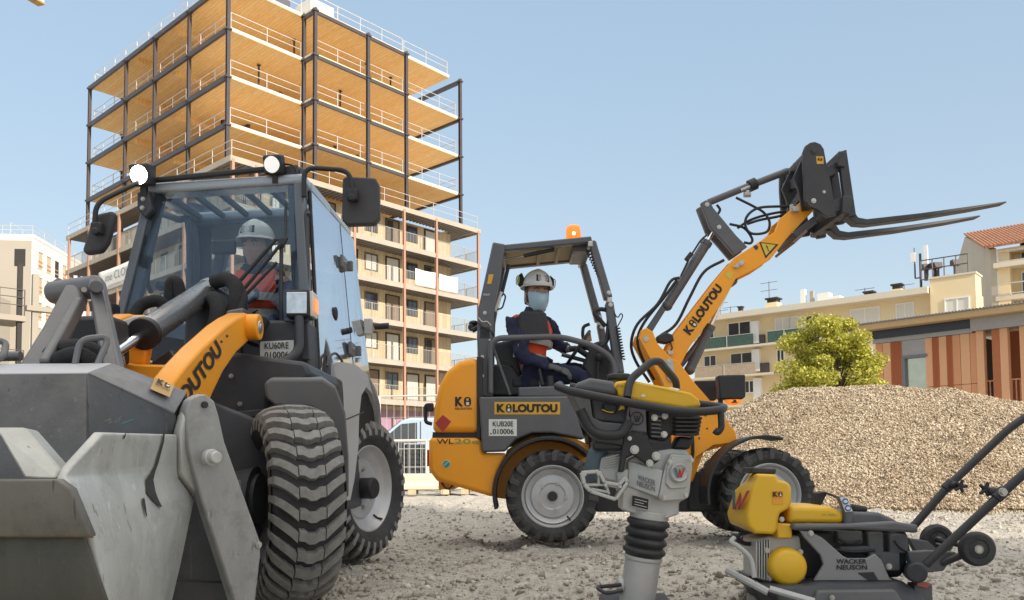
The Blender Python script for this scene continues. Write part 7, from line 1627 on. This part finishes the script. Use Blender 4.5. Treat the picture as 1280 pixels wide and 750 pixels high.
def glove(wr, fw, up, side, parent, s=1.0, curl=.5, m=None):
    """hand with four fingers and a thumb: wr wrist, fw along the palm, up back of the hand, side towards the thumb"""
    wr = V(wr); fw = V(fw).normalized(); up = V(up); up = (up-fw*up.dot(fw)).normalized(); sd = fw.cross(up); sd = sd if sd.dot(V(side)) > 0 else -sd
    vs = [wr-fw*.05*s, wr, wr+fw*.045*s]; ed = [(0, 1), (1, 2)]; rd = [(.030*s, .024*s), (.028*s, .022*s), (.038*s, .017*s)]
    for k, (o, L) in enumerate(((.030, .062), (.010, .072), (-.010, .068), (-.029, .052))):
        b = len(vs); a = 0; p = wr+fw*.085*s+sd*o*s; vs.append(p); ed.append((2, b)); rd.append(.0105*s)
        for j, f in enumerate((.42, .32, .26)):
            a += curl*(.55+.25*j); d = fw*math.cos(a)-up*math.sin(a); p = p+d*L*f*1.25*s; vs.append(p); ed.append((b+j, b+j+1)); rd.append((.0098-.0008*j)*s)
    b = len(vs); vs.append(wr+fw*.02*s+sd*.036*s-up*.006*s); ed.append((1, b)); rd.append(.014*s)
    vs.append(vs[b]+(fw*.7+sd*.6-up*.25).normalized()*.032*s); ed.append((b, b+1)); rd.append(.0115*s); vs.append(vs[b+1]+(fw*.9+sd*.1-up*.35).normalized()*.030*s); ed.append((b+1, b+2)); rd.append(.0095*s)
    return skin_build('glove', m or GLOVE, vs, ed, rd, parent, 1)
def person(label, J, Rh, s, mask, seat_z, hs=1.0):
    """J: dict of joints in world metres"""
    o = thing('person', label, 'person', J['pelvis'])
    names = ['pelvis', 'belly', 'chest', 'upchest', 'neck', 'skull', 'shL', 'elL', 'wrL', 'shR', 'elR', 'wrR', 'hipL', 'knL', 'anL', 'toL', 'hipR', 'knR', 'anR', 'toR']
    ed = [('pelvis', 'belly'), ('belly', 'chest'), ('chest', 'upchest'), ('upchest', 'neck'), ('neck', 'skull'), ('upchest', 'shL'), ('shL', 'elL'), ('elL', 'wrL'), ('upchest', 'shR'), ('shR', 'elR'), ('elR', 'wrR'), ('pelvis', 'hipL'), ('hipL', 'knL'), ('knL', 'anL'), ('anL', 'toL'), ('pelvis', 'hipR'), ('hipR', 'knR'), ('knR', 'anR'), ('anR', 'toR')]
    rad = dict(pelvis=.135, belly=.125, chest=.14, upchest=.11, neck=.052, skull=.05, shL=.062, elL=.042, wrL=.027, shR=.062, elR=.042, wrR=.027, hipL=.085, knL=.058, anL=.038, toL=.03, hipR=.085, knR=.058, anR=.038, toR=.03)
    ix = {n: i for i, n in enumerate(names)}
    body = skin_build('body', SKIN, [J[n] for n in names], [(ix[a], ix[b]) for a, b in ed], [rad[n]*s for n in names], o, 2, head_geo(J['skull'], Rh, s*hs))
    def sub(name, m, keep, grow, sb=2):
        k = [n for n in names if n in keep]; im = {n: i for i, n in enumerate(k)}
        return skin_build(name, m, [J[n] for n in k], [(im[a], im[b]) for a, b in ed if a in im and b in im], [rad[n]*s+grow for n in k], o, sb)
    jk = sub('jacket', NAVY, ('pelvis', 'belly', 'chest', 'upchest', 'shL', 'elL', 'wrL', 'shR', 'elR', 'wrR'), .016)
    sub('trousers', NAVY, ('pelvis', 'hipL', 'knL', 'anL', 'hipR', 'knR', 'anR'), .018)
    vv = [J['pelvis'], J['belly'], J['chest'], J['upchest'], J['upchest'].lerp(J['shL'], .72)+V((0, 0, .005)), J['upchest'].lerp(J['shR'], .72)+V((0, 0, .005))]
    vs_ = skin_build('vest', HIVIS, vv, [(0, 1), (1, 2), (2, 3), (3, 4), (3, 5)], [rad['pelvis']*s+.035, rad['belly']*s+.04, rad['chest']*s+.036, rad['upchest']*s+.03, .088*s, .088*s], o, 2)
    for ob in (jk, vs_)+tuple(c_ for c_ in o.children if c_.name.startswith('trousers')):
        tex = bpy.data.textures.get('cloth folds') or bpy.data.textures.new('cloth folds', 'CLOUDS'); tex.noise_scale = .07; tex.noise_depth = 3
        su = ob.modifiers.new('fine', 'SUBSURF'); su.levels = su.render_levels = 1
        dm = ob.modifiers.new('folds', 'DISPLACE'); dm.texture = tex; dm.strength = .05; dm.mid_level = .5
    ch_, be_ = J['chest'], J['belly']
    for t_, r_ in ((.15, rad['chest']*s+.050), (.95, rad['belly']*s+.055)):
        p_ = ch_.lerp(be_, t_); ax_ = (ch_-be_).normalized(); mb = MB(); mb.lathe([(r_-.004, -.022), (r_, -.022), (r_, .022), (r_-.004, .022)], p_, ax_, 36); mb.build('reflective_strip', BAND, vs_, smooth=60)
    mb = MB(); u = (J['neck']-J['upchest']).normalized(); mb.tube([J['neck']-u*.05, J['neck']-u*.0, J['neck']+u*.035], [.100*s, .085*s, .080*s], 18); mb.build('collar', NAVY, jk, smooth=60)
    for sd in ('L', 'R'):
        w_ = J['wr'+sd]; d = (w_-J['el'+sd]).normalized(); glove(w_+d*.02, J.get('hd'+sd, d), J.get('up'+sd, V((0, 0, 1))), J.get('th'+sd, V((0, 0, 1))), o, s*1.12, .55)
        mb = MB(); mb.tube([J['an'+sd]+V((0, 0, .03)), J['an'+sd]+V((0, 0, -.03)), J['an'+sd].lerp(J['to'+sd], .5)+V((0, 0, -.02)), J['to'+sd]], [.055, .06, .055, .045], 12); mb.build('boot', INK, o, smooth=60)
    s = s*hs; c = J['skull']; q = lambda x, y, z: c+Rh @ (V((x, y, z))*s)
    for sx in (-1, 1):
        mb = MB(); mb.ball(q(sx*.031, -.076, .012), .0125*s, 12, 8); e_ = mb.build('eye', EYEW, body); mb = MB(); mb.ball(q(sx*.031, -.0835, .012), .0065*s, 10, 8); mb.build('iris', INK, e_)
        mb = MB(); mb.tube([q(sx*.016, -.094, .034), q(sx*.034, -.093, .038), q(sx*.05, -.082, .033)], .0045*s, 6); mb.build('eyebrow', HAIR, body)
    mb = MB(); rings = []
    for z in (.055, .02, -.02, -.05):
        rings.append([q(math.cos(t)*.0785*(1 if z > -.03 else .94), max(math.sin(t), -.25)*.100+.004, z) for t in [math.pi*(-.08+1.16*i/20) for i in range(21)]])
    mb.loft(rings, cap=False, closed=False); mb.build('hair', HAIR, body, solid=.006)
    helmet(c+Rh @ V((0, 0, .03*s)), Rh, s, o, mask)
    mb = MB(); mb.tube([q(.082, .01, .06), q(.074, -.01, -.03), q(.045, -.05, -.10), q(0, -.075, -.122), q(-.045, -.05, -.10), q(-.074, -.01, -.03), q(-.082, .01, .06)], .004*s, 6); mb.build('chin_strap', INK, o)
    if mask:
        mb = MB(); rings = []
        for j in range(8):
            z = .006-.115*j/7; ring = []
            for i in range(15):
                t = -1+2*i/14; a = t*1.25; br_ = .092*(1-.16*((j/7)**2)); bulge = .024*math.exp(-(t/.45)**2)*math.sin(math.pi*min(1, (j+.6)/7))+.006*(1 if j % 2 else 0)*(1-abs(t))*.5
                ring.append(q(math.sin(a)*.0785*(1-.40*(j/7)**1.8), -math.cos(a)*br_-bulge-.006, z+abs(t)*.012*(1 if j < 4 else -.2)))
            rings.append(ring)
        mb.loft(rings, cap=False, closed=False); mk_ = mb.build('face_mask', MASKM, o, solid=.003, smooth=80)
        for sx in (-1, 1):
            mb = MB(); mb.tube([q(sx*.072, -.035, .0), q(sx*.083, .0, .012), q(sx*.082, .02, -.01), q(sx*.078, .0, -.045), q(sx*.066, -.035, -.07)], .0016, 6); mb.build('ear_loop', STKW, mk_)
    return o, jk
def band(parent, pts, w_, m=BAND, name='reflective_strip'):
    mb = MB(); pts = [V(p) for p in pts]; rings = []
    return None
def Rhead(yaw, pitch=0.0, roll=0.0):        # yaw 0: looks at the viewer; positive: to the picture's right
    return Matrix.Rotation(R_(yaw), 3, 'Z') @ Matrix.Rotation(R_(pitch), 3, 'X') @ Matrix.Rotation(R_(roll), 3, 'Y')
# driver of the small loader
J2 = dict(pelvis=P(656, 468, 6.27), belly=P(657, 449, 6.27), chest=P(660, 425, 6.27), upchest=P(663, 407, 6.27), neck=P(668, 393, 6.26), skull=P(671, 370, 6.25),
          shR=P(645, 408, 6.10), elR=P(653, 446, 6.00), wrR=P(686, 458, 6.02), shL=P(686, 408, 6.42), elL=P(697, 433, 6.46), wrL=P(712, 436, 6.36),
          hipR=P(668, 470, 6.18), knR=P(727, 467, 6.12), anR=P(734, 520, 6.14), toR=P(748, 528, 6.14), hipL=P(668, 470, 6.36), knL=P(730, 463, 6.38), anL=P(742, 515, 6.38), toL=P(756, 524, 6.38),
          hdR=V((1, .12, -.25)), upR=V((.1, -.55, .8)), thR=V((.3, .9, .3)), hdL=V((.9, -.3, .1)), upL=V((.2, .2, 1)), thL=V((0, -1, .2)))
d2, jk2 = person('driver in white helmet, blue mask and orange vest seated in the small loader', J2, Rhead(18, 2, 2), .98, True, 0, 1.13)
def tapes(o, quads):
    for q in quads:
        mb = MB(); mb.prism(p3(q), V((0, .006, 0))); mb.build('reflective_strip', BAND, o, smooth=0)
vest2 = [c for c in d2.children if c.name.startswith('vest')][0]
# driver of the big loader, behind the windscreen
J1 = dict(pelvis=P(322, 415, 4.85), belly=P(322, 395, 4.84), chest=P(322, 370, 4.83), upchest=P(322, 352, 4.82), neck=P(321, 338, 4.80), skull=P(321, 312, 4.78),
          shR=P(290, 356, 4.82), elR=P(280, 392, 4.7), wrR=P(270, 374, 4.55), shL=P(354, 356, 4.80), elL=P(364, 400, 4.68), wrL=P(330, 408, 4.5),
          hipR=P(310, 418, 4.78), knR=P(296, 420, 4.5), anR=P(296, 465, 4.45), toR=P(296, 470, 4.36), hipL=P(334, 418, 4.78), knL=P(345, 420, 4.5), anL=P(345, 465, 4.45), toL=P(345, 470, 4.36),
          hdR=V((.3, -.5, .5)), thR=V((1, 0, .3)), hdL=V((-.5, -.6, -.1)), thL=V((-.5, 0, .8)))
d1, jk1 = person('driver in white helmet and orange vest behind the big loader windscreen', J1, Rhead(-12, 4), .95, False, 0)
